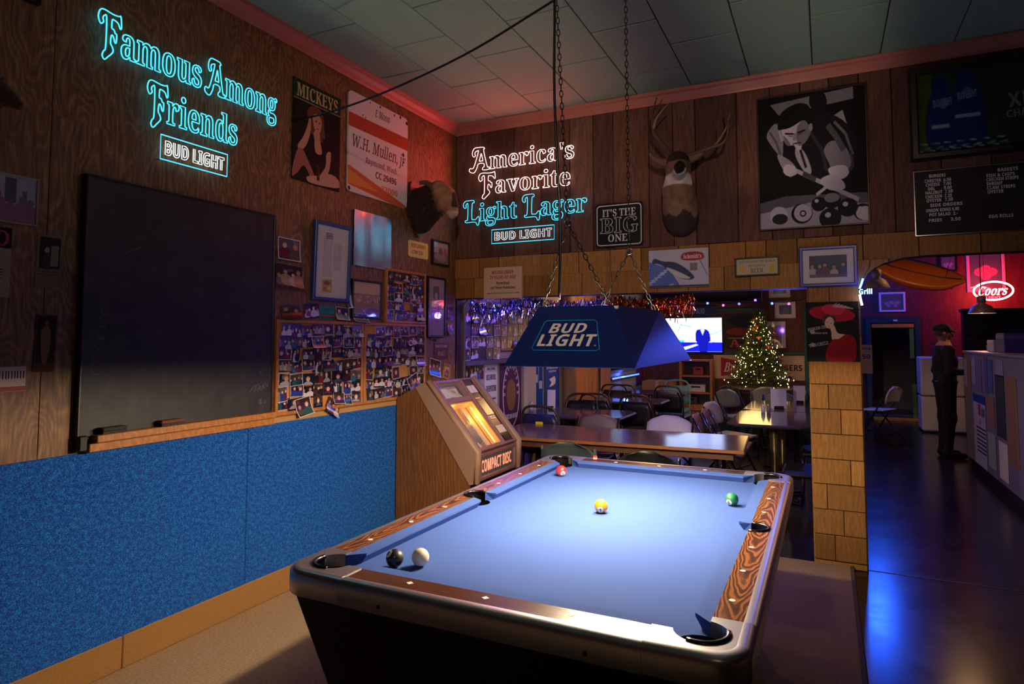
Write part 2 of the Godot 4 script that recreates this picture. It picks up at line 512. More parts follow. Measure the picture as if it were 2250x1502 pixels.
# mitred frame in XY, back on z = 0
func frame_mesh(w: float, h: float, b: float, d: float) -> ArrayMesh:
	var s := st0()
	var o := [Vector2(-w / 2, -h / 2), Vector2(w / 2, -h / 2), Vector2(w / 2, h / 2), Vector2(-w / 2, h / 2)]
	var i := [Vector2(-w / 2 + b, -h / 2 + b), Vector2(w / 2 - b, -h / 2 + b), Vector2(w / 2 - b, h / 2 - b), Vector2(-w / 2 + b, h / 2 - b)]
	var c := minf(b * 0.2, d * 0.3)
	for k in 4:
		var n := (k + 1) % 4
		var out := Vector3((o[k] + o[n]).x, (o[k] + o[n]).y, 0).normalized()
		var oc: Array = [o[k] + (i[k] - o[k]) * (c / b), o[n] + (i[n] - o[n]) * (c / b)]
		var ic: Array = [i[k] + (o[k] - i[k]) * (c / b), i[n] + (o[n] - i[n]) * (c / b)]
		face(s, [v3(o[k], 0), v3(o[n], 0), v3(o[n], d - c), v3(o[k], d - c)], out)
		face(s, [v3(o[k], d - c), v3(o[n], d - c), v3(oc[1], d), v3(oc[0], d)], out + Vector3.BACK)
		face(s, [v3(oc[0], d), v3(oc[1], d), v3(ic[1], d), v3(ic[0], d)], Vector3.BACK)
		face(s, [v3(ic[0], d), v3(ic[1], d), v3(i[n], d - c), v3(i[k], d - c)], Vector3.BACK - out)
		face(s, [v3(i[k], 0), v3(i[n], 0), v3(i[n], d - c), v3(i[k], d - c)], -out)
		face(s, [v3(o[k], 0), v3(o[n], 0), v3(i[n], 0), v3(i[k], 0)], Vector3.FORWARD)
	return done(s)

func v3(p: Vector2, z: float) -> Vector3:
	return Vector3(p.x, p.y, z)

func tube(s: SurfaceTool, pts: Array, r: float, seg := 8, closed := false, r_end := -1.0) -> void:
	var n := pts.size()
	if r_end < 0:
		r_end = r
	var rings := []
	var side := Vector3.ZERO
	for i in n:
		var a: Vector3 = pts[(i - 1 + n) % n] if closed or i > 0 else pts[i]
		var b: Vector3 = pts[(i + 1) % n] if closed or i < n - 1 else pts[i]
		var t := (b - a).normalized()
		if side == Vector3.ZERO:
			side = t.cross(Vector3.UP if absf(t.y) < 0.9 else Vector3.RIGHT).normalized()
		else:
			side = (side - t * side.dot(t)).normalized()
		var up := side.cross(t)
		var rr := lerpf(r, r_end, i / float(maxi(n - 1, 1)))
		var ring := []
		for k in seg:
			var w := TAU * k / seg
			ring.append(pts[i] + (side * cos(w) + up * sin(w)) * rr)
		rings.append(ring)
	for i in (n if closed else n - 1):
		var ra: Array = rings[i]
		var rb: Array = rings[(i + 1) % n]
		for k in seg:
			var l := (k + 1) % seg
			var out: Vector3 = ra[k] + ra[l] - pts[i] * 2.0
			face(s, [ra[k], ra[l], rb[l], rb[k]], out)
	if not closed:
		for e in [0, n - 1]:
			var out2: Vector3 = pts[0] - pts[1] if e == 0 else pts[n - 1] - pts[n - 2]
			face(s, rings[e], out2)

# profile of (radius, height) turned round y
func lathe(s: SurfaceTool, prof: Array, seg := 20, xf := Transform3D()) -> void:
	for i in prof.size() - 1:
		var p: Vector2 = prof[i]
		var q: Vector2 = prof[i + 1]
		var d := q - p
		for k in seg:
			var a := TAU * k / seg
			var b := TAU * (k + 1) / seg
			var ca := Vector3(cos(a), 0, sin(a))
			var cb := Vector3(cos(b), 0, sin(b))
			var cm := (ca + cb) * 0.5
			var out := xf.basis * (cm * d.y - Vector3.UP * d.x)
			var P := [xf * (ca * p.x + Vector3.UP * p.y), xf * (cb * p.x + Vector3.UP * p.y), xf * (cb * q.x + Vector3.UP * q.y), xf * (ca * q.x + Vector3.UP * q.y)]
			if p.x < 1e-5:
				face(s, [P[0], P[2], P[3]], out)
			elif q.x < 1e-5:
				face(s, [P[0], P[1], P[2]], out)
			else:
				face(s, P, out)

# polygon in XY pulled along z from d0 to d1
func prism(s: SurfaceTool, poly: PackedVector2Array, d0: float, d1: float, xf := Transform3D(), uvs := 1.0) -> void:
	var idx := Geometry2D.triangulate_polygon(poly)
	for i in range(0, idx.size(), 3):
		var a := poly[idx[i]]
		var b := poly[idx[i + 1]]
		var c := poly[idx[i + 2]]
		var uv := [a * uvs, b * uvs, c * uvs]
		face(s, [xf * v3(a, d1), xf * v3(b, d1), xf * v3(c, d1)], xf.basis * Vector3(0, 0, signf(d1 - d0)), uv)
		face(s, [xf * v3(a, d0), xf * v3(b, d0), xf * v3(c, d0)], xf.basis * Vector3(0, 0, signf(d0 - d1)), uv)
	var cw := Geometry2D.is_polygon_clockwise(poly)
	for i in poly.size():
		var p := poly[i]
		var q := poly[(i + 1) % poly.size()]
		var e := q - p
		var n2 := Vector3(-e.y, e.x, 0) if cw else Vector3(e.y, -e.x, 0)
		face(s, [xf * v3(p, d0), xf * v3(q, d0), xf * v3(q, d1), xf * v3(p, d1)], xf.basis * n2)

func ball(r: float, seg := 20, rings := 12) -> SphereMesh:
	var key := "ball%.4f|%d" % [r, seg]
	if not meshes.has(key):
		var m := SphereMesh.new()
		m.radius = r
		m.height = r * 2
		m.radial_segments = seg
		m.rings = rings
		meshes[key] = m
	return meshes[key]

func smooth_path(p: Array, steps := 5, closed := false) -> Array:
	var out := []
	var n := p.size()
	for i in (n if closed else n - 1):
		var a = p[(i - 1 + n) % n] if closed or i > 0 else p[i]
		var b = p[i]
		var c = p[(i + 1) % n]
		var d = p[(i + 2) % n] if closed or i < n - 2 else p[(i + 1) % n]
		for k in steps:
			out.append(b.cubic_interpolate(c, a, d, k / float(steps)))
	if not closed:
		out.append(p[n - 1])
	return out

func circle(c: Vector2, r: float, n := 24) -> PackedVector2Array:
	var p := PackedVector2Array()
	for i in n:
		p.append(c + Vector2(cos(TAU * i / n), sin(TAU * i / n)) * r)
	return p

func round_rect(x0: float, y0: float, x1: float, y1: float, r: float, n := 6) -> PackedVector2Array:
	var p := PackedVector2Array()
	var cs := [Vector2(x1 - r, y0 + r), Vector2(x1 - r, y1 - r), Vector2(x0 + r, y1 - r), Vector2(x0 + r, y0 + r)]
	for k in 4:
		for i in n + 1:
			var a := -PI / 2 + PI / 2 * k + PI / 2 * i / n
			p.append(cs[k] + Vector2(cos(a), sin(a)) * r)
	return p

# ---------------------------------------------------------------- helpers: lettering
func font(which: String) -> SystemFont:
	if not fonts.has(which):
		var f := SystemFont.new()
		f.font_names = PackedStringArray(["Droid Serif" if which.begins_with("serif") else "Droid Sans Mono" if which.begins_with("mono") else "Droid Sans"])
		f.font_weight = 700 if which.ends_with("bold") else 400
		fonts[which] = f
	return fonts[which]

# lettering fitted to w x h metres (h 0 keeps the shape), middle at the origin, back on z = 0
func words(text: String, w: float, h := 0.0, which := "sans_bold", depth := 0.0012, shear := 0.0) -> ArrayMesh:
	var t := TextMesh.new()
	t.text = text
	t.font = font(which)
	t.font_size = 96
	t.pixel_size = 0.005
	t.depth = 0.2
	t.curve_step = 4.0
	var arr := t.get_mesh_arrays()
	var v: PackedVector3Array = arr[Mesh.ARRAY_VERTEX]
	var lo := v[0]
	var hi := v[0]
	for p in v:
		lo = lo.min(p)
		hi = hi.max(p)
	var mid := (lo + hi) * 0.5
	var sx := w / (hi.x - lo.x)
	var sy := h / (hi.y - lo.y) if h > 0 else sx
	for i in v.size():
		var p := v[i] - mid
		var y := p.y * sy
		v[i] = Vector3(p.x * sx + y * shear, y, (p.z + 0.1) / 0.2 * depth)
	arr[Mesh.ARRAY_VERTEX] = v
	var m := ArrayMesh.new()
	m.add_surface_from_arrays(Mesh.PRIMITIVE_TRIANGLES, arr)
	return m

# outlines of one glyph in ems (height of a capital about 0.72), for bent neon tube
func glyph_loops(ch: String, which: String) -> Array:
	var t := TextMesh.new()
	t.text = ch
	t.font = font(which)
	t.font_size = 100
	t.pixel_size = 0.01
	t.depth = 0.1
	t.curve_step = 3.0
	t.horizontal_alignment = HORIZONTAL_ALIGNMENT_LEFT
	t.vertical_alignment = VERTICAL_ALIGNMENT_BOTTOM
	var arr := t.get_mesh_arrays()
	var v: PackedVector3Array = arr[Mesh.ARRAY_VERTEX]
	var ix: PackedInt32Array = arr[Mesh.ARRAY_INDEX]
	var edges := {}
	var pos := {}
	for i in range(0, ix.size(), 3):
		var p := [v[ix[i]], v[ix[i + 1]], v[ix[i + 2]]]
		if p[0].z < 0.04 or p[1].z < 0.04 or p[2].z < 0.04:
			continue
		var k := []
		for q in p:
			var key := "%d,%d" % [roundi(q.x * 5000), roundi(q.y * 5000)]
			pos[key] = Vector2(q.x, q.y)
			k.append(key)
		for e in 3:
			var a: String = k[e]
			var b: String = k[(e + 1) % 3]
			if a == b:
				continue
			if edges.has([b, a]):
				edges.erase([b, a])
			else:
				edges[[a, b]] = true
	var next := {}
	for e in edges:
		next[e[0]] = e[1]
	var loops := []
	while not next.is_empty():
		var start = next.keys()[0]
		var at_ = start
		var loop := PackedVector2Array()
		while next.has(at_):
			loop.append(pos[at_])
			var to = next[at_]
			next.erase(at_)
			at_ = to
		if loop.size() > 3:
			loops.append(loop)
	return loops

func glyph_advance(ch: String, which: String) -> float:
	return font(which).get_string_size(ch, HORIZONTAL_ALIGNMENT_LEFT, -1, 100).x * 0.01

# ---------------------------------------------------------------- helpers: a body from tapered bones
func flesh(bones: Array, cell: float, k: float, paint = null) -> ArrayMesh:
	var lo := Vector3.ONE * 1e6
	var hi := -lo
	for b in bones:
		var r: float = maxf(b[2], b[3]) + cell * 2 + k * 0.3
		lo = lo.min((b[0] as Vector3).min(b[1]) - Vector3.ONE * r)
		hi = hi.max((b[0] as Vector3).max(b[1]) + Vector3.ONE * r)
	var nx := int((hi.x - lo.x) / cell) + 2
	var ny := int((hi.y - lo.y) / cell) + 2
	var nz := int((hi.z - lo.z) / cell) + 2
	var f := PackedFloat32Array()
	f.resize(nx * ny * nz)
	f.fill(1.0)
	for b in bones:
		var a: Vector3 = b[0]
		var ba: Vector3 = b[1] - b[0]
		var ra: float = b[2]
		var rb: float = b[3]
		var flat: Vector3 = b[4] if b.size() > 4 else Vector3.ONE
		var len2 := maxf(ba.length_squared(), 1e-9)
		var reach := maxf(ra, rb) * maxf(flat.x, maxf(flat.y, flat.z)) + k + cell * 2
		var l2 := ((a.min(b[1]) - Vector3.ONE * reach - lo) / cell).floor()
		var h2 := ((a.max(b[1]) + Vector3.ONE * reach - lo) / cell).ceil()
		for z in range(maxi(0, int(l2.z)), mini(nz, int(h2.z) + 1)):
			for y in range(maxi(0, int(l2.y)), mini(ny, int(h2.y) + 1)):
				var row := (z * ny + y) * nx
				for x in range(maxi(0, int(l2.x)), mini(nx, int(h2.x) + 1)):
					var p := lo + Vector3(x, y, z) * cell - a
					var t := clampf(p.dot(ba) / len2, 0.0, 1.0)
					var d := ((p - ba * t) / flat).length() - lerpf(ra, rb, t)
					var o := f[row + x]
					var h := maxf(k - absf(o - d), 0.0)
					f[row + x] = minf(o, d) - h * h / (4.0 * k)
	var index := {}
	var verts := PackedVector3Array()
	var norms := PackedVector3Array()
	var cols := PackedColorArray()
	var tris := PackedInt32Array()
	var sx := 1
	var sy := nx
	var sz := nx * ny
	for z in nz - 1:
		for y in ny - 1:
			for x in nx - 1:
				var i := z * sz + y * sy + x
				var sum := Vector3.ZERO
				var n := 0
				var inside := f[i] < 0
				var mixed := false
				for q in [sx, sy, sz, sx + sy, sx + sz, sy + sz, sx + sy + sz]:
					if (f[i + q] < 0) != inside:
						mixed = true
						break
				if not mixed:
					continue
				for e in EDGES:
					var ia: int = i + e[0].x * sx + e[0].y * sy + e[0].z * sz
					var ib: int = i + e[1].x * sx + e[1].y * sy + e[1].z * sz
					if (f[ia] < 0) != (f[ib] < 0):
						sum += Vector3(e[0]).lerp(Vector3(e[1]), f[ia] / (f[ia] - f[ib]))
						n += 1
				index[i] = verts.size()
				var P := lo + (Vector3(x, y, z) + sum / n) * cell
				verts.append(P)
				norms.append(Vector3(f[i + sx] - f[i], f[i + sy] - f[i], f[i + sz] - f[i]).normalized())
				if paint != null:
					cols.append(paint.call(P))
	for z in range(1, nz - 1):
		for y in range(1, ny - 1):
			for x in range(1, nx - 1):
				var i := z * sz + y * sy + x
				for ax in 3:
					var s1: int = [sx, sy, sz][ax]
					if (f[i] < 0) == (f[i + s1] < 0):
						continue
					var u: int = [sy, sz, sx][ax]
					var w: int = [sz, sx, sy][ax]
					var q := [i, i - u, i - u - w, i - w]
					if not (index.has(q[0]) and index.has(q[1]) and index.has(q[2]) and index.has(q[3])):
						continue
					var v: Array = q.map(func(j): return index[j])
					if f[i] < 0:
						tris.append_array([v[0], v[2], v[1], v[0], v[3], v[2]])
					else:
						tris.append_array([v[0], v[1], v[2], v[0], v[2], v[3]])
	var arr := []
	arr.resize(Mesh.ARRAY_MAX)
	arr[Mesh.ARRAY_VERTEX] = verts
	arr[Mesh.ARRAY_NORMAL] = norms
	if paint != null:
		arr[Mesh.ARRAY_COLOR] = cols
	arr[Mesh.ARRAY_INDEX] = tris
	var m := ArrayMesh.new()
	m.add_surface_from_arrays(Mesh.PRIMITIVE_TRIANGLES, arr)
	return m

const EDGES := [[Vector3i(0, 0, 0), Vector3i(1, 0, 0)], [Vector3i(0, 1, 0), Vector3i(1, 1, 0)], [Vector3i(0, 0, 1), Vector3i(1, 0, 1)], [Vector3i(0, 1, 1), Vector3i(1, 1, 1)], [Vector3i(0, 0, 0), Vector3i(0, 1, 0)], [Vector3i(1, 0, 0), Vector3i(1, 1, 0)], [Vector3i(0, 0, 1), Vector3i(0, 1, 1)], [Vector3i(1, 0, 1), Vector3i(1, 1, 1)], [Vector3i(0, 0, 0), Vector3i(0, 0, 1)], [Vector3i(1, 0, 0), Vector3i(1, 0, 1)], [Vector3i(0, 1, 0), Vector3i(0, 1, 1)], [Vector3i(1, 1, 0), Vector3i(1, 1, 1)]]

# ---------------------------------------------------------------- helpers: textures
func noise(sd: int, freq: float, oct := 3) -> FastNoiseLite:
	var n := FastNoiseLite.new()
	n.seed = sd
	n.noise_type = FastNoiseLite.TYPE_SIMPLEX_SMOOTH
	n.frequency = freq
	n.fractal_octaves = oct
	return n

func tex(w: int, h: int, f: Callable) -> ImageTexture:
	var d := PackedByteArray()
	d.resize(w * h * 3)
	var i := 0
	for y in h:
		for x in w:
			var c: Color = f.call(x, y)
			d[i] = clampi(int(c.r * 255.0), 0, 255)
			d[i + 1] = clampi(int(c.g * 255.0), 0, 255)
			d[i + 2] = clampi(int(c.b * 255.0), 0, 255)
			i += 3
	return ImageTexture.create_from_image(Image.create_from_data(w, h, false, Image.FORMAT_RGB8, d))

func blank(w: int, h: int, c: Color) -> Image:
	var im := Image.create(w, h, false, Image.FORMAT_RGB8)
	im.fill(c)
	return im

# pts in 0..1, y down
func poly(im: Image, pts: Array, c: Color, x0 := 0.0, y0 := 0.0, sc := 1.0) -> void:
	var W := im.get_width() * 1.0
	var H := im.get_height() * 1.0
	var p := []
	var lo := 1e9
	var hi := -1e9
	for q in pts:
		var v := Vector2((x0 + q[0] * sc) * W, (y0 + q[1] * sc) * H)
		p.append(v)
		lo = minf(lo, v.y)
		hi = maxf(hi, v.y)
	for y in range(maxi(0, int(lo)), mini(im.get_height(), int(hi) + 1)):
		var xs := []
		for i in p.size():
			var a: Vector2 = p[i]
			var b: Vector2 = p[(i + 1) % p.size()]
			if (a.y <= y + 0.5) != (b.y <= y + 0.5):
				xs.append(a.x + (y + 0.5 - a.y) / (b.y - a.y) * (b.x - a.x))
		xs.sort()
		for i in range(0, xs.size() - 1, 2):
			im.fill_rect(Rect2i(int(xs[i] + 0.5), y, maxi(1, int(xs[i + 1] + 0.5) - int(xs[i] + 0.5)), 1), c)

func blob(im: Image, pts: Array, c: Color) -> void:
	var p := pts.map(func(q): return Vector2(q[0], q[1]))
	poly(im, smooth_path(p, 5, true), c)

func ell(im: Image, cx: float, cy: float, rx: float, ry: float, c: Color, turn := 0.0) -> void:
	var p := []
	for i in 22:
		var a := TAU * i / 22
		var q := Vector2(cos(a) * rx, sin(a) * ry).rotated(turn)
		p.append([cx + q.x, cy + q.y])
	poly(im, p, c)

func rect(im: Image, x0: float, y0: float, x1: float, y1: float, c: Color) -> void:
	var W := im.get_width()
	var H := im.get_height()
	im.fill_rect(Rect2i(int(x0 * W), int(y0 * H), maxi(1, int((x1 - x0) * W)), maxi(1, int((y1 - y0) * H))), c)

func stroke(im: Image, pts: Array, w: float, c: Color) -> void:
	for i in pts.size() - 1:
		var a := Vector2(pts[i][0], pts[i][1])
		var b := Vector2(pts[i + 1][0], pts[i + 1][1])
		var n := (b - a).orthogonal().normalized() * w * 0.5
		poly(im, [a + n, b + n, b - n, a - n], c)

func grain(im: Image, amount: float, sd: int) -> ImageTexture:
	var r := RandomNumberGenerator.new()
	r.seed = sd
	var d := im.get_data()
	for i in range(0, d.size(), 3):
		var g := int(r.randf_range(-amount, amount) * 255.0)
		d[i] = clampi(d[i] + g, 0, 255)
		d[i + 1] = clampi(d[i + 1] + g, 0, 255)
		d[i + 2] = clampi(d[i + 2] + g, 0, 255)
	return ImageTexture.create_from_image(Image.create_from_data(im.get_width(), im.get_height(), false, Image.FORMAT_RGB8, d))
# ---------------------------------------------------------------- pool table
const TX := -0.8485
const TZ := -2.60
const HW := 0.6815     # half width and half length over the metal edge
const HL := 1.09

func make_pool_table() -> void:
	var t := thing("pool_table", "coin pool table with blue cloth, brown laminate rails and metal corners", "pool table", at(TX, 0.022, TZ))
	var Y := 0.778       # rail top over the mat
	# flat shapes are drawn in (x, z) and laid down: XY of the prism becomes XZ, its depth runs up
	var down := Transform3D(Basis(Vector3(1, 0, 0), Vector3(0, 0, 1), Vector3(0, 1, 0)), Vector3.ZERO)
	var outer := round_rect(-HW, -HL, HW, HL, 0.085, 8)
	var inset := round_rect(-HW + 0.016, -HL + 0.016, HW - 0.016, HL - 0.016, 0.07, 8)
	var wx := HW - 0.108   # where laminate meets cloth
	var wz := HL - 0.108
	var nx := wx - 0.046   # cushion noses
	var nz := wz - 0.046
	var inner := PackedVector2Array([Vector2(-wx, -wz), Vector2(wx, -wz), Vector2(wx, wz), Vector2(-wx, wz)])
	var holes := []
	for sx in [-1, 1]:
		for sz in [-1, 1]:
			holes.append(circle(Vector2(sx * (wx - 0.012), sz * (wz - 0.012)), 0.066, 28))
		holes.append(circle(Vector2(sx * (wx + 0.012), 0), 0.058, 28))
	# slate bed under cloth
	var bed := [PackedVector2Array([Vector2(-wx, -wz), Vector2(wx, -wz), Vector2(wx, wz), Vector2(-wx, wz)])]
	for h in holes:
		bed = Geometry2D.clip_polygons(bed[0], h)
	var s := st0()
	prism(s, bed[0], Y - 0.06, Y - 0.035, down)
	part(t, "bed_cloth", s, mats.felt)
	# cushions: six lengths with cut ends
	for sx in [-1.0, 1.0]:
		for k in [-1.0, 1.0]:
			var e0: float = 0.052 * k
			var e1: float = (wz - 0.075) * k
			var n0: float = 0.072 * k
			var n1: float = (wz - 0.125) * k
			part(t, "cushion", cushion(Vector2(sx * wx, e0), Vector2(sx * wx, e1), Vector2(sx * nx, n0), Vector2(sx * nx, n1), Y), mats.felt)
	for sz in [-1.0, 1.0]:
		part(t, "cushion", cushion(Vector2(-wx + 0.075, sz * wz), Vector2(wx - 0.075, sz * wz), Vector2(-wx + 0.125, sz * nz), Vector2(wx - 0.125, sz * nz), Y), mats.felt)
	# laminate rails
	for sx in [-1.0, 1.0]:
		for k in [-1.0, 1.0]:
			var p := PackedVector2Array([Vector2(sx * wx, 0), Vector2(sx * (HW - 0.03), 0), Vector2(sx * (HW - 0.03), k * (HL - 0.20)), Vector2(sx * wx, k * (HL - 0.20))])
			var cut := Geometry2D.clip_polygons(p, holes[2 if sx < 0 else 5])
			var st := st0()
			rail_prism(st, cut[0], Y, func(q: Vector2): return Vector2((q.x * sx - wx) / 0.09 * 0.9 + 0.05, (q.y * k) * 0.95))
			part(t, "side_rail", st, mats.rail_laminate)
	for sz in [-1.0, 1.0]:
		var p := PackedVector2Array([Vector2(-HW + 0.22, sz * wz), Vector2(HW - 0.22, sz * wz), Vector2(HW - 0.22, sz * (HL - 0.03)), Vector2(-HW + 0.22, sz * (HL - 0.03))])
		var st := st0()
		rail_prism(st, p, Y, func(q: Vector2): return Vector2((q.y * sz - wz) / 0.09, q.x * 0.9))
		part(t, "end_rail", st, mats.end_laminate)
	# inlaid sights: round on the long rails, diamonds on the short ones
	for sx in [-1.0, 1.0]:
		for k in [-3, -2, -1, 1, 2, 3]:
			var st := st0()
			prism(st, circle(Vector2(sx * (wx + 0.030), k * 0.2464), 0.0085, 14), Y - 0.002, Y + 0.0006, down)
			part(t, "sight", st, mats.white_print)
	for sz in [-1.0, 1.0]:
		for k in [-1, 0, 1]:
			var c := Vector2(k * 0.2464, sz * (wz + 0.032))
			var st := st0()
			prism(st, PackedVector2Array([c + Vector2(-0.011, 0.002), c + Vector2(-0.003, -0.010), c + Vector2(0.011, -0.002), c + Vector2(0.003, 0.010)]), Y - 0.002, Y + 0.0006, down)
			part(t, "sight", st, mats.white_print)
	# metal corner castings and straight edge strips
	var prof := [Vector2(0.034, 0.0), Vector2(0.020, 0.0015), Vector2(0.008, -0.002), Vector2(0.001, -0.011), Vector2(0.0, -0.022), Vector2(0.0, -0.070), Vector2(0.006, -0.076), Vector2(0.03, -0.076)]
	for sx in [-1.0, 1.0]:
		for sz in [-1.0, 1.0]:
			var cx := Geometry2D.intersect_polygons(inset, PackedVector2Array([Vector2(sx * (HW - 0.235), sz * (HL - 0.215)), Vector2(sx * (HW + 0.1), sz * (HL - 0.215)), Vector2(sx * (HW + 0.1), sz * (HL + 0.1)), Vector2(sx * (HW - 0.235), sz * (HL + 0.1))]))
			cx = Geometry2D.clip_polygons(cx[0], inner)
			cx = Geometry2D.clip_polygons(cx[0], holes[[0, 1, 3, 4][(0 if sx < 0 else 2) + (0 if sz < 0 else 1)]])
			var st := st0()
			for q in cx:
				prism(st, q, Y - 0.06, Y + 0.003, down)
			var casting := part(t, "corner_casting", st, mats.aluminium)
			# rolled outer edge: straight, round the corner, straight
			var path := []
			var cc := Vector2(sx * (HW - 0.085), sz * (HL - 0.085))
			path.append([Vector2(sx * HW, sz * (HL - 0.215)), Vector2(sx, 0)])
			for i in 9:
				var a := PI / 2 * i / 8.0
				var n := Vector2(sx * cos(a), sz * sin(a))
				path.append([cc + n * 0.085, n])
			path.append([Vector2(sx * (HW - 0.235), sz * HL), Vector2(0, sz)])
			part(casting, "rolled_edge", edge_strip(path, prof, Y + 0.003), mats.aluminium)
			# black horseshoe liner round the pocket
			var hc := Vector2(sx * (wx - 0.012), sz * (wz - 0.012))
			st = st0(true)
			var arc := []
			for i in 15:
				var a := -0.35 + (PI / 2 + 0.7) * i / 14.0
				arc.append(Vector3(hc.x + sx * cos(a) * 0.064, Y + 0.001, hc.y + sz * sin(a) * 0.064))
			tube(st, arc, 0.0085, 8)
			var liner := part(t, "pocket_liner", st, mats.black_plastic)
			part(liner, "pocket_cup", cup(hc, 0.0655, Y - 0.036), mats.black_plastic)
			part(liner, "pocket_wall", pocket_wall(arc.map(func(v): return hc + (Vector2(v.x, v.z) - hc) * 1.01), Y), mats.black_plastic)
		var sc := Vector2(sx * (wx + 0.012), 0)
		var st2 := st0(true)
		var arc2 := []
		for i in 13:
			var a := -1.75 + 3.5 * i / 12.0
			arc2.append(Vector3(sc.x + sx * cos(a) * 0.056, Y + 0.001, sin(a) * 0.056))
		tube(st2, arc2, 0.007, 8)
		var liner2 := part(t, "pocket_liner", st2, mats.black_plastic)
		part(liner2, "pocket_cup", cup(sc, 0.0575, Y - 0.036), mats.black_plastic)
		part(liner2, "pocket_wall", pocket_wall(arc2.map(func(v): return sc + (Vector2(v.x, v.z) - sc) * 1.015), Y), mats.black_plastic)
		part(t, "edge_strip", edge_strip([[Vector2(sx * HW, -HL + 0.216), Vector2(sx, 0)], [Vector2(sx * HW, HL - 0.216), Vector2(sx, 0)]], prof, Y + 0.001), mats.aluminium)
	for sz in [-1.0, 1.0]:
		var strip := part(t, "edge_strip", edge_strip([[Vector2(-HW + 0.236, sz * HL), Vector2(0, sz)], [Vector2(HW - 0.236, sz * HL), Vector2(0, sz)]], prof, Y + 0.001), mats.aluminium)
		for x in [-0.30, 0.31]:
			var st := st0()
			lathe(st, [Vector2(0, 0.001), Vector2(0.006, 0.0008), Vector2(0.006, 0)], 10, Transform3D(Basis(Vector3(1, 0, 0), Vector3(0, 0, sz), Vector3(0, 1, 0)), Vector3(x, Y - 0.05, sz * HL)))
			part(strip, "screw", st, mats.black_iron)
	# cabinet, tapering downwards, on four legs
	s = st0()
	var top := Vector2(HW - 0.035, HL - 0.035)
	var low := Vector2(HW - 0.15, HL - 0.17)
	var ring_t := [Vector3(-top.x, Y - 0.07, -top.y), Vector3(top.x, Y - 0.07, -top.y), Vector3(top.x, Y - 0.07, top.y), Vector3(-top.x, Y - 0.07, top.y)]
	var ring_b := [Vector3(-low.x, 0.20, -low.y), Vector3(low.x, 0.20, -low.y), Vector3(low.x, 0.20, low.y), Vector3(-low.x, 0.20, low.y)]
	for i in 4:
		var j := (i + 1) % 4
		face(s, [ring_t[i], ring_t[j], ring_b[j], ring_b[i]], ring_t[i] + ring_t[j])
	face(s, ring_b, Vector3.DOWN)
	face(s, ring_t, Vector3.UP)
	var cab := part(t, "cabinet", s, mats.dark_cabinet)
	var plate := bm(0.10, 0.085, 0.004, 0.0015)
	var lean := Basis(Vector3.RIGHT, atan2(0.135, 0.51))
	part(cab, "coin_plate", plate, mat("dull_plate", c8(120, 112, 100), 0.45, 0.5), Transform3D(lean, Vector3(0.405, 0.645, 1.035)), "worn metal maker's plate")
	var lk := st0()
	lathe(lk, [Vector2(0, 0.006), Vector2(0.012, 0.005), Vector2(0.015, 0)], 14, Transform3D(lean * Basis(Vector3.RIGHT, PI / 2), Vector3(-0.02, 0.52, 1.005)))
	part(cab, "lock", lk, mat("brass", c8(150, 116, 60), 0.35, 0.9))
	for sx in [-1, 1]:
		for sz in [-1, 1]:
			s = st0()
			cbox(s, Vector3(sx * (low.x - 0.09), 0.10, sz * (low.y - 0.09)), Vector3(0.12, 0.2, 0.12), 0.01)
			part(t, "leg", s, mats.dark_cabinet)
	# balls
	pool_ball(Vector2(-1.273, -1.757), "black eight ball beside the cue ball near a corner", c8(20, 18, 20), "8", Vector3(-0.38, 0.62, 0.60))
	pool_ball(Vector2(-1.203, -1.80), "ivory cue ball near the front left corner of the table", c8(238, 228, 196), "", Vector3.UP)
	pool_ball(Vector2(-1.298, -3.285), "red ball at the far left corner pocket", c8(206, 34, 44), "3", Vector3(0.62, -0.35, 0.7))
	pool_ball(Vector2(-0.876, -2.672), "yellow ball in the middle of the blue cloth", c8(244, 160, 12), "1", Vector3(0.15, -0.35, 0.93))
	pool_ball(Vector2(-0.393, -3.038), "green ball by the right rail", c8(6, 112, 76), "6", Vector3(-0.35, -0.35, 0.87))
	# chalk on the far rail
	var ch := thing("chalk_cube", "red cube of cue chalk on the far rail", "chalk", at(TX - 0.375, 0.8225 - 0.0205, TZ - HL + 0.06, 0.3))
	part(ch, "chalk_block", bm(0.022, 0.021, 0.022, 0.002), mat("red_chalk", c8(206, 46, 44), 0.8), Transform3D(Basis(), Vector3(0, 0.0106, 0)))
	part(ch, "paper_label", bm(0.0226, 0.010, 0.0226, 0.001), mat("pale_label", c8(236, 170, 160), 0.8), Transform3D(Basis(), Vector3(0, 0.008, 0)))

func rail_prism(s: SurfaceTool, p: PackedVector2Array, Y: float, uv: Callable) -> void:
	var idx := Geometry2D.triangulate_polygon(p)
	for i in range(0, idx.size(), 3):
		var q := [p[idx[i]], p[idx[i + 1]], p[idx[i + 2]]]
		face(s, q.map(func(v): return Vector3(v.x, Y, v.y)), Vector3.UP, q.map(uv))
	for i in p.size():
		var a := p[i]
		var b := p[(i + 1) % p.size()]
		var cw := Geometry2D.is_polygon_clockwise(p)
		var n := (b - a).orthogonal() * (-1.0 if cw else 1.0)
		face(s, [Vector3(a.x, Y - 0.05, a.y), Vector3(b.x, Y - 0.05, b.y), Vector3(b.x, Y, b.y), Vector3(a.x, Y, a.y)], Vector3(-n.x, 0, -n.y), [uv.call(a), uv.call(b), uv.call(b), uv.call(a)])

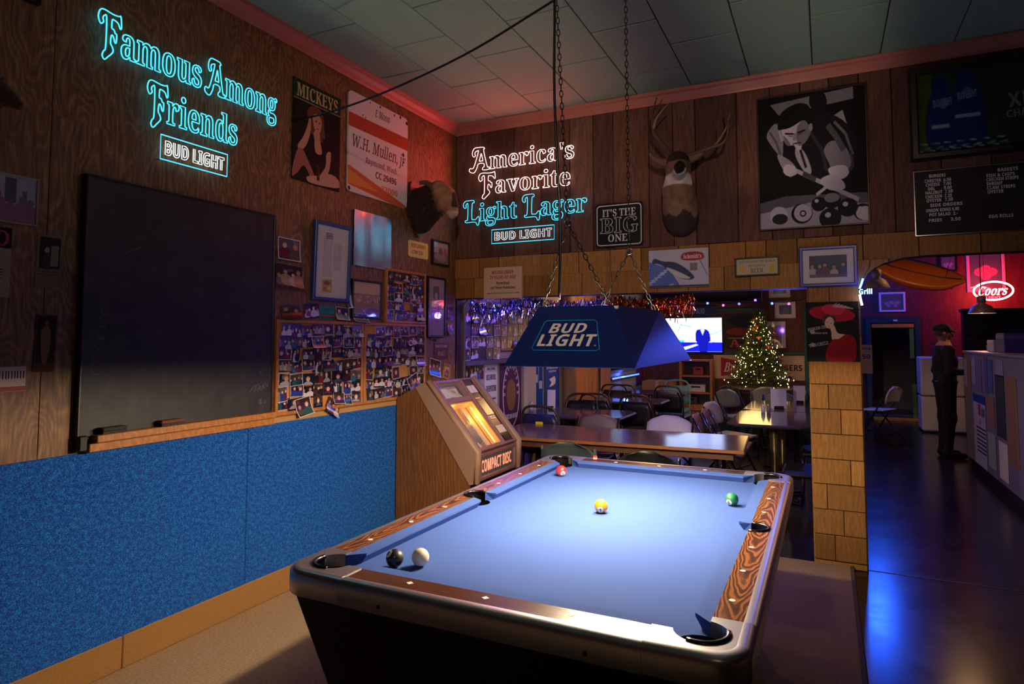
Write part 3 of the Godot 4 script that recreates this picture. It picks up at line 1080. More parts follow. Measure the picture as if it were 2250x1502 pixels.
func cushion(a: Vector2, b: Vector2, na: Vector2, nb: Vector2, Y: float) -> ArrayMesh:
	var s := st0()
	var back := (a + b) * 0.5 - (na + nb) * 0.5
	var k := back.normalized() * 0.018
	var sec := func(o: Vector2, n: Vector2): return [Vector3(o.x, Y, o.y), Vector3(n.x, Y - 0.002, n.y), Vector3(n.x, Y - 0.010, n.y), Vector3(n.x + k.x, Y - 0.036, n.y + k.y), Vector3(o.x, Y - 0.036, o.y)]
	var A: Array = sec.call(a, na)
	var B: Array = sec.call(b, nb)
	var inw := Vector3(-back.x, 0, -back.y).normalized()
	var outs := [Vector3.UP, inw, inw + Vector3.DOWN * 0.3, Vector3.DOWN]
	for i in 4:
		face(s, [A[i], A[i + 1], B[i + 1], B[i]], outs[i])
	var along := Vector3(b.x - a.x, 0, b.y - a.y)
	face(s, A, -along)
	face(s, B, along)
	return done(s)

func edge_strip(path: Array, prof: Array, Y: float) -> ArrayMesh:
	var s := st0(true)
	for i in path.size() - 1:
		var p: Vector2 = path[i][0]
		var q: Vector2 = path[i + 1][0]
		var np: Vector2 = path[i][1]
		var nq: Vector2 = path[i + 1][1]
		for k in prof.size() - 1:
			var a: Vector2 = prof[k]
			var b: Vector2 = prof[k + 1]
			var pts := []
			for w in [[p, np, a], [q, nq, a], [q, nq, b], [p, np, b]]:
				var o: Vector2 = w[0] - w[1] * w[2].x
				pts.append(Vector3(o.x, Y + w[2].y, o.y))
			var d := b - a
			var m := (np + nq) * 0.5
			face(s, pts, Vector3(m.x, 0, m.y) * -d.y + Vector3.UP * -d.x)
	for e in [0, path.size() - 1]:
		var pts2 := []
		for a in prof:
			var o: Vector2 = path[e][0] - path[e][1] * a.x
			pts2.append(Vector3(o.x, Y + a.y, o.y))
		var dir: Vector2 = path[e][0] - path[1 if e == 0 else e - 1][0]
		s.set_smooth_group(-1)
		face(s, pts2, Vector3(dir.x, 0, dir.y))
	return done(s)

func cup(c: Vector2, r: float, y: float) -> ArrayMesh:
	var s := st0(true)
	lathe(s, [Vector2(0.001, -0.12), Vector2(r * 0.8, -0.12), Vector2(r, -0.05), Vector2(r, 0)], 20, Transform3D(Basis(), Vector3(c.x, y, c.y)))
	return done(s)

func pocket_wall(p: Array, Y: float) -> ArrayMesh:
	var s := st0(true)
	for i in p.size() - 1:
		face(s, [Vector3(p[i].x, Y - 0.06, p[i].y), Vector3(p[i + 1].x, Y - 0.06, p[i + 1].y), Vector3(p[i + 1].x, Y, p[i + 1].y), Vector3(p[i].x, Y, p[i].y)], Vector3(-p[i].x, 0, -p[i].y))
	return done(s)

func pool_ball(p: Vector2, label: String, col: Color, digit: String, look: Vector3) -> void:
	var r := 0.0286
	var t := thing("pool_ball", label, "pool ball", at(p.x, 0.765 + r, p.y), "balls on the pool table")
	var m := mat("ball" + col.to_html(), col, 0.08)
	m.clearcoat_enabled = true
	part(t, "sphere", ball(r, 32, 20), m)
	if digit:
		var z := look.normalized()
		var x := Vector3.UP.cross(z).normalized()
		var b := Basis(x, z.cross(x), z)
		var s := st0(true)
		var prof := []
		for i in 6:
			var a := 0.48 * i / 5.0
			prof.append(Vector2(sin(a), cos(a)) * (r + 0.0003))
		lathe(s, prof, 20, Transform3D(b * Basis(Vector3.RIGHT, PI / 2), Vector3.ZERO))
		part(t, "number_spot", s, mat("ball_spot", c8(240, 234, 214), 0.15))
		part(t, "numeral", words(digit, 0.009, 0.013, "sans_bold", 0.0012), mats.dark_print, Transform3D(b, z * (r - 0.0006)))

# ---------------------------------------------------------------- the lamp over the table
func make_pool_lamp() -> void:
	var y0 := 1.40
	var y1 := 1.63
	var t := thing("pool_table_lamp", "dark blue hanging lamp with white lettering above the pool table", "hanging lamp", at(-0.8475, y0, -2.72))
	var B := [Vector3(-0.2525, 0, 0.52), Vector3(0.2525, 0, 0.52), Vector3(0.2525, 0, -0.52), Vector3(-0.2525, 0, -0.52)]
	var T := [Vector3(-0.200, 0.23, 0.31), Vector3(0.1115, 0.23, 0.31), Vector3(0.168, 0.23, -0.23), Vector3(-0.16, 0.23, -0.23)]
	var blue := mat("lamp_blue", c8(4, 30, 110), 0.45)
	var white := mat("lamp_inside", c8(235, 232, 222), 0.6)
	for i in 4:
		var j := (i + 1) % 4
		var out: Vector3 = (B[i] + B[j]) * Vector3(1, 0, 1)
		out = out.normalized()
		var n: Vector3 = (B[j] - B[i]).cross(T[i] - B[i]).normalized()
		if n.dot(out) < 0:
			n = -n
		var s := st0()
		face(s, [B[i], B[j], T[j], T[i]], n)
		face(s, [B[i], B[i] - n * 0.004, T[i] - n * 0.004, T[i]], B[i] - B[j])
		face(s, [B[j], B[j] - n * 0.004, T[j] - n * 0.004, T[j]], B[j] - B[i])
		face(s, [B[i], B[j], B[j] - n * 0.004, B[i] - n * 0.004], Vector3.DOWN)
		face(s, [T[i], T[j], T[j] - n * 0.004, T[i] - n * 0.004], Vector3.UP)
		var panel := part(t, "shade_panel", s, blue)
		s = st0()
		face(s, [B[i] - n * 0.0042, B[j] - n * 0.0042, T[j] - n * 0.0042, T[i] - n * 0.0042], -n)
		part(panel, "white_lining", s, white)
		if i == 0:
			var up: Vector3 = (Vector3(0, 0.23, -0.21)).normalized()
			var px := Basis(Vector3.RIGHT, up, Vector3.RIGHT.cross(up))
			var o := Vector3(0.8475, 0, 0.52)     # so that x below is the scene's x and y runs up the slope
			var put := func(x: float, v: float): return Transform3D(px, o + Vector3(x, 0, 0) + up * v + px.z * 0.0002)
			var cy := mat("logo_cyan", c8(0, 150, 214), 0.5)
			s = st0()
			var P := [Vector2(-1.0036, 0.233), Vector2(-0.784, 0.233), Vector2(-0.740, 0.078), Vector2(-1.000, 0.078)]
			P[0].x = -0.995
			P[3].x = -1.012
			s = st0(true)
			var loop := []
			for q in P:
				loop.append(o + Vector3(q.x, 0, 0) + up * q.y)
			var fine := []
			for q in 4:
				for w in [0.05, 0.95]:
					fine.append(loop[q].lerp(loop[(q + 1) % 4], w))
			tube(s, fine, 0.0022, 6, true)
			part(panel, "logo_border", s, cy)
			part(panel, "logo_lettering", words("BUD", 0.146, 0.050, "sans_bold", 0.001, 0.16), mats.white_print, put.call(-0.8885, 0.191))
			part(panel, "logo_lettering", words("LIGHT", 0.224, 0.060, "sans_bold", 0.001, 0.10), mats.white_print, put.call(-0.880, 0.129))
			s = st0()
			lathe(s, [Vector2(0.0022, 0.0), Vector2(0.0022, 0.0006), Vector2(0.0032, 0.0006), Vector2(0.0032, 0.0)], 12, (put.call(-0.762, 0.103) as Transform3D) * Transform3D(Basis(Vector3.RIGHT, PI / 2), Vector3.ZERO))
			part(panel, "registered_mark", s, mats.white_print)
	# bulbs: two warm ones just above the rim
	var bulb := glow("warm_bulb", c8(255, 224, 182), 6.0)
	for z in [0.24, -0.26]:
		part(t, "socket", pipe([Vector3(0, 0.13, z), Vector3(0, 0.045, z)], 0.02, 12), mats.white_paint)
		part(t, "bulb", ball(0.022), bulb, Transform3D(Basis(), Vector3(0, 0.024, z)))
		omni("bulb_light", Vector3(-0.8475, y0 + 0.018, -2.72 + z), c8(255, 228, 190), LAMP_ENERGY, 0.02)
	var bar := st0()
	cbox(bar, Vector3(0, 0.14, 0.02), Vector3(0.05, 0.025, 0.66), 0.004)
	for z in [0.30, -0.20]:
		cbox(bar, Vector3(-0.02, 0.222, z), Vector3(0.30, 0.012, 0.015), 0.002)
		cbox(bar, Vector3(0, 0.18, z), Vector3(0.015, 0.085, 0.015), 0.002)
	part(t, "lamp_holder", bar, mats.white_paint)
	# chains
	hang_chain(Vector3(-0.936, 1.975, -2.45), [Vector3(-1.03, 1.632, -2.42), Vector3(-0.75, 1.632, -2.42)], Vector3(-1.0, 3.366, -2.45), "near lamp chain of dark links hanging from the ceiling to the lamp")
	hang_chain(Vector3(-0.80, 1.90, -2.88), [Vector3(-0.96, 1.632, -2.93), Vector3(-0.70, 1.632, -2.93)], Vector3(-0.805, 3.366, -2.88), "far lamp chain of dark links hanging from the ceiling to the lamp")
	# lamp cord: along the near chain, then swagged to the left wall
	var pts := [Vector3(-0.97, 1.66, -2.44), Vector3(-0.965, 1.98, -2.44), Vector3(-0.985, 2.5, -2.435), Vector3(-0.985, 2.885, -2.44), Vector3(-1.0, 2.915, -2.45), Vector3(-1.05, 2.905, -2.46), Vector3(-1.5, 2.83, -2.57), Vector3(-2.1, 2.79, -2.71), Vector3(-2.6, 2.80, -2.83), Vector3(-2.888, 2.824, -2.887)]
	part(t, "cord", pipe(smooth_path(pts, 6), 0.0055, 6), mats.black_plastic, t.transform.affine_inverse(), "black electric cord swagged to the left wall")

func hang_chain(ring: Vector3, feet: Array, top: Vector3, label: String) -> void:
	var t := thing("lamp_chain", label, "chain", Transform3D(), "chains that carry the lamp")
	var runs := [[top, ring], [ring, feet[0]], [ring, feet[1]]]
	for r in runs:
		var s := st0(true)
		var d: Vector3 = (r[1] - r[0])
		var n := int(d.length() / 0.026)
		var z := d.normalized()
		var x := z.cross(Vector3(0.3, 0.1, 1)).normalized()
		var y := z.cross(x)
		for i in n:
			var c: Vector3 = r[0] + d * ((i + 0.5) / n)
			var u := x if i % 2 == 0 else y
			var loop := []
			for k in 8:
				var a := TAU * k / 8
				loop.append(c + z * cos(a) * 0.0165 + u * sin(a) * 0.007)
			tube(s, loop, 0.0021, 4, true)
		part(t, "chain_run", s, mats.black_iron)
	var s2 := st0(true)
	var loop2 := []
	for k in 12:
		loop2.append(ring + Vector3(cos(TAU * k / 12), sin(TAU * k / 12), 0) * 0.014)
	tube(s2, loop2, 0.003, 5, true)
	part(t, "ring", s2, mats.chrome)
	var s3 := st0()
	lathe(s3, [Vector2(0.0, -0.012), Vector2(0.018, -0.008), Vector2(0.022, 0.004)], 12, Transform3D(Basis(), top))
	part(t, "ceiling_hook", s3, mats.black_iron)

const LAMP_ENERGY := 1.7
# ---------------------------------------------------------------- neon
const SWASH := {
	"F": [0.86, [[[0.10, 0.62], [0.02, 0.70], [0.0, 0.82], [0.06, 0.95], [0.20, 1.0], [0.55, 0.97], [0.78, 0.98], [0.86, 1.0], [0.90, 0.74], [0.85, 0.68], [0.76, 0.80], [0.60, 0.84], [0.53, 0.82], [0.52, 0.62], [0.60, 0.60], [0.66, 0.52], [0.72, 0.50], [0.71, 0.30], [0.65, 0.30], [0.60, 0.41], [0.52, 0.44], [0.49, 0.24], [0.56, 0.16], [0.60, 0.04], [0.42, -0.12], [0.28, -0.22], [0.19, -0.14], [0.24, -0.02], [0.31, 0.10], [0.31, 0.82], [0.22, 0.85], [0.17, 0.78], [0.20, 0.69]]]],
	"A": [0.90, [[[-0.10, -0.04], [-0.16, 0.05], [-0.10, 0.13], [0.03, 0.11], [0.15, 0.30], [0.33, 0.82], [0.29, 0.86], [0.17, 0.82], [0.14, 0.74], [0.17, 0.66], [0.09, 0.61], [0.01, 0.70], [0.02, 0.86], [0.13, 0.99], [0.34, 1.0], [0.60, 0.98], [0.66, 0.91], [0.61, 0.84], [0.80, 0.14], [0.90, 0.10], [0.90, 0.0], [0.57, 0.0], [0.57, 0.10], [0.64, 0.14], [0.60, 0.28], [0.33, 0.28], [0.25, 0.10], [0.10, -0.08]], [[0.38, 0.40], [0.48, 0.40], [0.57, 0.40], [0.53, 0.56], [0.48, 0.72], [0.43, 0.56]]]],
	"L": [0.92, [[[0.10, 0.66], [0.02, 0.74], [0.02, 0.88], [0.12, 0.98], [0.28, 1.0], [0.58, 1.0], [0.65, 0.93], [0.61, 0.87], [0.53, 0.83], [0.51, 0.16], [0.60, 0.10], [0.74, 0.10], [0.84, 0.20], [0.92, 0.21], [0.94, 0.06], [0.90, -0.16], [0.82, -0.18], [0.75, -0.06], [0.60, -0.02], [0.16, -0.02], [0.14, 0.08], [0.26, 0.13], [0.28, 0.83], [0.20, 0.85], [0.16, 0.78], [0.18, 0.70]]]],
}

# bent tube letters between x0 and x1 on a baseline; cap is the height of the swash capitals, em the size of the rest
func neon_line(t: Node3D, text: String, x0: float, x1: float, base: float, cap: float, em: float, m: Material, which := "serif_bold", r := 0.0031, called := "neon_letter", out := 0.032) -> void:
	var total := 0.0
	var adv := []
	for ch in text:
		var a: float = SWASH[ch][0] * cap if which == "serif_bold" and SWASH.has(ch) else glyph_advance(ch, which) * em
		adv.append(a)
		total += a
	var k := (x1 - x0) / total
	var x := x0
	for i in text.length():
		var ch := text[i]
		if ch != " ":
			var s := st0(true)
			if which == "serif_bold" and SWASH.has(ch):
				for loop in SWASH[ch][1]:
					var p: Array = loop.map(func(q): return Vector3(x + q[0] * cap * k, base + q[1] * cap, out))
					tube(s, smooth_path(p, 4, true), r, 6, true)
			else:
				for loop in glyph_loops(ch, which):
					var p := []
					for q in loop:
						var v := Vector3(x + q.x * em * k, base + (q.y - BASE) * em, out)
						if p.is_empty() or v.distance_to(p[-1]) > 0.0025:
							p.append(v)
					if p.size() > 2:
						tube(s, p, r, 6, true)
			part(t, called, s, m)
		x += adv[i] * k

const BASE := 0.24   # height of the baseline over the bottom of a line of type, in ems

func neon_box(t: Node3D, x0: float, x1: float, y0: float, y1: float, blue: Material, white: Material) -> void:
	part(t, "neon_border", pipe([Vector3(x0, y0, 0.032), Vector3(x1, y0, 0.032), Vector3(x1, y1, 0.032), Vector3(x0, y1, 0.032)], 0.0032, 6, true), blue)
	var h := y1 - y0
	neon_line(t, "BUD LIGHT", x0 + h * 0.16, x1 - h * 0.16, y0 + h * 0.22, 1.0, h * 0.80, white, "sans_bold", 0.0022)

func sign_light(called: String, p: Vector3, b: Basis, w: float, h: float, col: Color, energy: float) -> void:
	var l := AreaLight3D.new()
	l.name = numbered(called)
	l.area_size = Vector2(w, h)
	l.light_color = col
	l.light_energy = energy
	l.area_range = 12.0
	l.shadow_enabled = true
	add_child(l)
	l.transform = Transform3D(b, p)

func stand_offs(t: Node3D, pts: Array) -> void:
	for p in pts:
		part(t, "tube_support", pipe([Vector3(p[0], p[1], 0.0), Vector3(p[0], p[1], 0.028)], 0.003, 6), mats.pane_clip)

func make_neon() -> void:
	mat("pane_clip", c8(120, 130, 140), 0.3)
	var blue := glow("neon_blue", c8(70, 205, 240), 1.5, c8(120, 210, 240))
	var white := glow("neon_white", c8(226, 240, 244), 1.3)
	var rose := glow("neon_rose", c8(255, 206, 200), 1.9)
	var zc := -2.226
	var t := thing("neon_sign", "blue outlined neon lettering above the chalkboard with a white worded box", "neon sign", on_left(zc, 0.0), "neon signs")
	neon_line(t, "Famous Among", 0.0 + (zc + 1.707), zc + 2.745, 2.785, 0.185, 0.205, blue)
	neon_line(t, "Friends", zc + 1.946, zc + 2.473, 2.548, 0.185, 0.205, blue)
	neon_box(t, zc + 2.022, zc + 2.408, 2.367, 2.486, blue, white)
	stand_offs(t, [[-0.45, 2.80], [0.0, 2.80], [0.45, 2.80], [-0.2, 2.56], [0.2, 2.56], [-0.2, 2.367], [0.17, 2.367]])
	var out := Basis(Vector3(0, 0, -1), Vector3(0, 1, 0), Vector3(-1, 0, 0)) * Basis(Vector3.UP, PI)
	sign_light("neon_light", Vector3(LX + 0.06, 2.68, -2.2), Basis(Vector3.UP, -PI / 2), 0.9, 0.5, c8(70, 190, 240), 0.05)
	t = thing("neon_sign", "white and blue neon lettering in three lines on the boards by the corner", "neon sign", on_back(0.0, 0.0, 0.006), "neon signs")
	neon_line(t, "America's", -2.712, -1.772, 2.945, 0.20, 0.195, rose)
	neon_line(t, "Favorite", -2.648, -1.806, 2.732, 0.185, 0.195, rose)
	neon_line(t, "Light Lager", -2.80, -1.671, 2.505, 0.185, 0.20, blue)
	neon_box(t, -2.521, -1.952, 2.303, 2.420, blue, white)
	stand_offs(t, [[-2.6, 2.93], [-2.2, 2.95], [-1.85, 2.95], [-2.5, 2.72], [-2.0, 2.73], [-2.6, 2.5], [-1.9, 2.5], [-2.4, 2.303], [-2.05, 2.303]])
	sign_light("neon_light", Vector3(-2.25, 2.93, BZ + 0.06), Basis(Vector3.UP, PI), 0.95, 0.45, c8(255, 64, 56), 0.6)
	sign_light("neon_light", Vector3(-2.24, 2.45, BZ + 0.06), Basis(Vector3.UP, PI), 0.95, 0.28, c8(70, 190, 240), 0.05)

# ---------------------------------------------------------------- pictures
func framed(called: String, label: String, xf: Transform3D, w: float, h: float, fm: Material, b: float, d: float, pic: Material, mount := 0.0, mount_mat: Material = null, group := "", glazed := true) -> Node3D:
	var t := thing(called, label, "picture", xf, group)
	part(t, "frame", frame_mesh(w, h, b, d), fm)
	if mount > 0.0:
		part(t, "mount", sheet(w - b * 1.9, h - b * 1.9, d * 0.45), mount_mat)
	part(t, "print", sheet(w - 2 * b - 2 * mount, h - 2 * b - 2 * mount, d * 0.45 + 0.001), pic)
	if glazed:
		part(t, "glass_pane", sheet(w - b * 1.9, h - b * 1.9, 0.002), mats.pane, Transform3D(Basis(), Vector3(0, 0, d * 0.62)))
	return t

func snapshots_atlas() -> ImageTexture:
	var im := blank(768, 768, c8(40, 34, 60))
	var r := RandomNumberGenerator.new()
	r.seed = 99
	var dark := [c8(34, 28, 58), c8(58, 34, 40), c8(26, 30, 50), c8(70, 52, 42), c8(44, 24, 66), c8(30, 44, 40), c8(90, 80, 92), c8(20, 18, 26)]
	var cloth := [c8(220, 214, 224), c8(40, 60, 150), c8(150, 30, 50), c8(30, 30, 36), c8(200, 190, 150), c8(60, 120, 160), c8(120, 60, 140), c8(226, 220, 230), c8(30, 90, 80)]
	var skin := [c8(226, 176, 150), c8(206, 150, 126), c8(236, 196, 176), c8(186, 130, 110)]
	for i in 64:
		var x := (i % 8) / 8.0
		var y := (i / 8) / 8.0
		var u := 0.125
		rect(im, x, y, x + u, y + u, dark[r.randi() % 8])
		rect(im, x, y + u * r.randf_range(0.55, 0.8), x + u, y + u, dark[r.randi() % 8])
		for k in 3:
			var w := r.randf_range(0.08, 0.3) * u
			var ax := x + r.randf_range(0.0, 0.75) * u
			var ay := y + r.randf_range(0.0, 0.4) * u
			rect(im, ax, ay, minf(ax + w, x + u), ay + r.randf_range(0.1, 0.4) * u, dark[r.randi() % 8].lerp(cloth[r.randi() % 9], r.randf_range(0.1, 0.5)))
		var n := r.randi_range(1, 4)
		for k in n:
			var cx := x + u * ((k + 0.5) / n + r.randf_range(-0.06, 0.06))
			var sz := u * r.randf_range(0.9, 1.35) / sqrt(n)
			var hy := y + u * r.randf_range(0.26, 0.5)
			var c: Color = cloth[r.randi() % 9].lerp(dark[r.randi() % 8], r.randf_range(0.0, 0.75))
			var base := y + u * r.randf_range(0.8, 0.99)
			blob(im, [[maxf(cx - sz * 0.30, x), base], [maxf(cx - sz * 0.32, x), hy + sz * 0.36], [cx - sz * 0.1, hy + sz * 0.2], [cx + sz * 0.1, hy + sz * 0.2], [minf(cx + sz * 0.32, x + u), hy + sz * 0.36], [minf(cx + sz * 0.30, x + u), base]], c)
			ell(im, cx, hy, sz * 0.15, sz * 0.19, c8(60, 40, 34).lerp(c8(180, 150, 90), r.randf()))
			ell(im, cx, hy + sz * 0.05, sz * 0.12, sz * 0.15, skin[r.randi() % 4])
		if i % 3 == 0:
			for e in [[0, 0, 1, 0.05], [0, 0.95, 1, 1], [0, 0, 0.05, 1], [0.95, 0, 1, 1]]:
				rect(im, x + e[0] * u, y + e[1] * u, x + e[2] * u, y + e[3] * u, c8(224, 216, 222))
	im.resize(420, 420, Image.INTERPOLATE_LANCZOS)
	im.resize(768, 768, Image.INTERPOLATE_CUBIC)
	return grain(im, 0.08, 5)

# one sheet of a snapshot, a little curled, from a cell of the shared print
func snap_mesh(cell: int, curl: float) -> ArrayMesh:
	var key := "snap%d|%.2f" % [cell, curl]
	if meshes.has(key):
		return meshes[key]
	var s := st0(true)
	var u0 := Vector2((cell % 8) / 8.0, (cell / 8) / 8.0)
	for i in 5:
		var a := i / 5.0
		var b := (i + 1) / 5.0
		var za := 0.002 + curl * pow(1.0 - a, 3.0)
		var zb := 0.002 + curl * pow(1.0 - b, 3.0)
		var p := [Vector3(-0.5, a - 0.5, za), Vector3(0.5, a - 0.5, za), Vector3(0.5, b - 0.5, zb), Vector3(-0.5, b - 0.5, zb)]
		face(s, p, Vector3.BACK, [u0 + Vector2(0, 1 - a) / 8, u0 + Vector2(1, 1 - a) / 8, u0 + Vector2(1, 1 - b) / 8, u0 + Vector2(0, 1 - b) / 8])
		var q := p.map(func(v): return v - Vector3(0, 0, 0.0012))
		face(s, q, Vector3.FORWARD)
	meshes[key] = done(s)
	return meshes[key]

func snapshot(xf: Transform3D, w: float, h: float, label: String, group: String, cell := -1, curl := 0.0) -> void:
	if cell < 0:
		cell = rng.randi_range(0, 63)
	xf.basis = xf.basis * Basis.from_scale(Vector3(w, h, 1))
	solo("snapshot", label, "photo", snap_mesh(cell, curl), mats.snapshots, xf, group)

func photo_board(label: String, xf: Transform3D, w: float, h: float, b: float, nx: int, ny: int, group: String, snap_label: String) -> void:
	var t := thing("cork_board", label, "cork board", xf, "cork boards on the left wall")
	part(t, "frame", frame_mesh(w, h, b, 0.022), mats.honey_wood)
	part(t, "cork", sheet(w - b * 1.9, h - b * 1.9, 0.010), mats.cork)
	var cw := (w - 2 * b) / nx
	var chh := (h - 2 * b) / ny
	for j in ny:
		var count := 0
		for i in nx:
			if rng.randf() < 0.06:
				continue
			count += 1
			var tall := rng.randf() < 0.35
			var sw := cw * (0.86 if tall else 1.16)
			var sh := chh * (1.22 if tall else 0.98)
			var x := clampf(-w / 2 + b + cw * (i + 0.5) + rng.randf_range(-0.012, 0.012), -w / 2 + b + sw / 2 - 0.01, w / 2 - b - sw / 2 + 0.01)
			var y := clampf(-h / 2 + b + chh * (j + 0.5) + rng.randf_range(-0.010, 0.010), -h / 2 + b + sh / 2 - 0.008, h / 2 - b - sh / 2 + 0.008)
			var lift := 0.0095 + 0.0022 * fposmod((i * 2 + j * 3) * 0.37, 1.0) * 3.0
			var curl := 0.02 if rng.randf() < 0.12 else 0.0
			snapshot(xf * Transform3D(Basis(Vector3(0, 0, 1), rng.randf_range(-0.09, 0.09)), Vector3(x, y, lift)), sw, sh, place_label(count, ny - 1 - j, ny, snap_label), group, -1, curl)

func place_label(nth: int, row: int, rows: int, where: String) -> String:
	var order := ["first", "second", "third", "fourth", "fifth", "sixth", "seventh", "eighth"]
	return "snapshot %s from left in the %s row of %s" % [order[nth - 1], "top" if row == 0 else "bottom" if row == rows - 1 else order[row], where]

func simple_tex(key: String, w: int, h: int, bg: Color, draw: Callable, g := 0.04, rough := 0.5) -> StandardMaterial3D:
	var im := blank(w, h, bg)
	draw.call(im)
	if w >= 160:     # a printed photograph has soft edges
		im.resize(int(w * 0.45), int(h * 0.45), Image.INTERPOLATE_LANCZOS)
		im.resize(w, h, Image.INTERPOLATE_CUBIC)
	var m := textured(key, grain(im, g, hash(key) % 1000), maxf(rough, 0.55))
	m.metallic_specular = 0.25
	return m

func text_block(im: Image, x0: float, y0: float, x1: float, y1: float, rows: int, c: Color, sd: int) -> void:
	var r := RandomNumberGenerator.new()
	r.seed = sd
	for i in rows:
		var y := lerpf(y0, y1, i / float(rows))
		var x := x0
		while x < x1 - 0.02:
			var w := r.randf_range(0.02, 0.07)
			rect(im, x, y, minf(x + w, x1), y + (y1 - y0) / rows * 0.5, c)
			x += w + 0.018

func make_left_wall_things() -> void:
	make_neon()
	textured("snapshots", snapshots_atlas(), 0.22)
	# chalkboard with its ledge
	var nb := noise(71, 0.012, 4)
	var ch := grain(chalk_image(nb), 0.015, 8)
	textured("slate", ch, 0.55)
	var t := thing("chalkboard", "big black chalkboard with a wooden chalk ledge on the left wall", "chalkboard", on_left(-2.222, 1.643))
	part(t, "slate_panel", sheet(1.058, 1.13, 0.030), mats.slate)
	part(t, "edge_moulding", frame_mesh(1.075, 1.148, 0.012, 0.034), mats.black_frame)
	var led := part(t, "chalk_ledge", slab(-0.475, 0.535, -0.588, -0.556, 0.0, 0.075, 0.003), mats.honey_wood)
	part(led, "support_rail", slab(-0.495, 0.535, -0.628, -0.592, 0.0, 0.055, 0.003), mats.honey_wood)
	part(t, "end_bracket", slab(-0.535, -0.50, -0.62, -0.555, 0.0, 0.05, 0.004), mats.black_iron)
	for k in [["dark felt chalk eraser lying on the chalk ledge", -0.40, 0.11, c8(52, 46, 46)], ["brown wooden chalk eraser lying on the chalk ledge", -0.12, 0.12, c8(116, 62, 40)]]:
		var e := thing("chalk_eraser", k[0], "eraser", on_left(-2.222 - k[1] + 0.0, 1.643 - 0.5555, 0.056), "erasers on the chalk ledge")
		part(e, "back", bm(k[2], 0.016, 0.045, 0.004), mat("eraser" + str(k[1]), k[3], 0.8), Transform3D(Basis(), Vector3(0, 0.020, 0)))
		part(e, "felt_pad", bm(k[2] * 0.97, 0.012, 0.042, 0.002), mat("eraser_felt", c8(60, 56, 58), 0.95), Transform3D(Basis(), Vector3(0, 0.006, 0)))
	# seated-woman beer poster
	simple_tex("poster_girl", 256, 384, c8(16, 24, 24), func(im):
		rect(im, 0, 0, 1, 0.19, c8(22, 58, 40))
		rect(im, 0, 0.185, 1, 0.195, c8(190, 164, 110))
		var sk := c8(206, 150, 122)
		var sh := c8(166, 104, 84)
		blob(im, [[0.30, 0.36], [0.28, 0.28], [0.36, 0.21], [0.52, 0.20], [0.62, 0.27], [0.64, 0.40], [0.66, 0.52], [0.52, 0.55], [0.40, 0.52], [0.34, 0.46]], c8(112, 66, 44))
		blob(im, [[0.40, 0.30], [0.50, 0.27], [0.58, 0.32], [0.57, 0.42], [0.50, 0.47], [0.42, 0.41]], sk)
		blob(im, [[0.44, 0.45], [0.54, 0.45], [0.56, 0.54], [0.60, 0.66], [0.46, 0.68], [0.40, 0.55]], sk)
		blob(im, [[0.30, 0.52], [0.42, 0.50], [0.46, 0.66], [0.60, 0.66], [0.62, 0.50], [0.74, 0.54], [0.80, 0.62], [0.66, 0.70], [0.64, 0.84], [0.42, 0.84], [0.34, 0.70], [0.26, 0.60]], c8(22, 22, 28))
		blob(im, [[0.34, 0.32], [0.28, 0.44], [0.20, 0.56], [0.10, 0.66], [0.16, 0.70], [0.28, 0.62], [0.36, 0.46]], sk)
		blob(im, [[0.70, 0.64], [0.80, 0.62], [0.76, 0.82], [0.62, 0.94], [0.56, 0.90], [0.68, 0.78]], sk)
		blob(im, [[0.02, 0.86], [0.10, 0.70], [0.20, 0.68], [0.30, 0.76], [0.44, 0.90], [0.40, 0.96], [0.24, 0.84], [0.12, 0.92], [0.0, 0.98]], sh)
		blob(im, [[0.30, 0.94], [0.50, 0.90], [0.80, 0.84], [0.98, 0.88], [0.98, 0.96], [0.60, 0.99], [0.34, 0.99]], sk)
		rect(im, 0.50, 0.79, 0.56, 0.95, c8(70, 40, 20))
		ell(im, 0.47, 0.35, 0.016, 0.008, c8(40, 26, 24))
		ell(im, 0.54, 0.355, 0.016, 0.008, c8(40, 26, 24))
		ell(im, 0.505, 0.42, 0.022, 0.008, c8(170, 50, 54)), 0.04, 0.3)
	t = thing("beer_poster", "tall dark beer poster of a seated woman with gold lettering", "poster", on_left(-3.11, 2.787))
	part(t, "print", sheet(0.425, 0.625, 0.008), mats.poster_girl)
	part(t, "lettering", words("MICKEYS", 0.37, 0.085, "serif_bold"), mat("gold_print", c8(206, 176, 116), 0.5), Transform3D(Basis(), Vector3(0, 0.252, 0.008)))
	part(t, "edge_strip", slab(-0.215, 0.215, 0.309, 0.316, 0.0, 0.011, 0.001), mats.black_frame)
	# white truck-door sign
	simple_tex("door_sign", 256, 256, c8(230, 222, 220), func(im):
		rect(im, 0, 0.22, 1, 0.36, c8(186, 76, 52))
		poly(im, [[0, 0.74], [0, 1], [1, 1], [0.96, 0.97]], c8(206, 104, 64))
		poly(im, [[0, 0.78], [0, 0.92], [0.5, 0.92]], c8(224, 146, 70))
		poly(im, [[0, 0.93], [0, 1], [0.7, 1]], c8(232, 214, 208))
		for q in [[0.92, 0.42, 0.02], [0.93, 0.50, 0.013], [0.22, 0.19, 0.008], [0.26, 0.205, 0.008], [0.33, 0.03, 0.008], [0.5, 0.02, 0.012], [0.75, 0.03, 0.012], [0.86, 0.02, 0.016], [0.25, 0.335, 0.008], [0.6, 0.31, 0.006], [0.02, 0.97, 0.02], [0.98, 0.05, 0.02]]:
			ell(im, q[0], q[1], q[2], q[2], c8(64, 34, 30)), 0.025, 0.4)
	t = thing("painted_sign", "white truck-door sign with a red band and hand lettering", "sign", on_left(-3.745, 2.852))
	var s := st0()
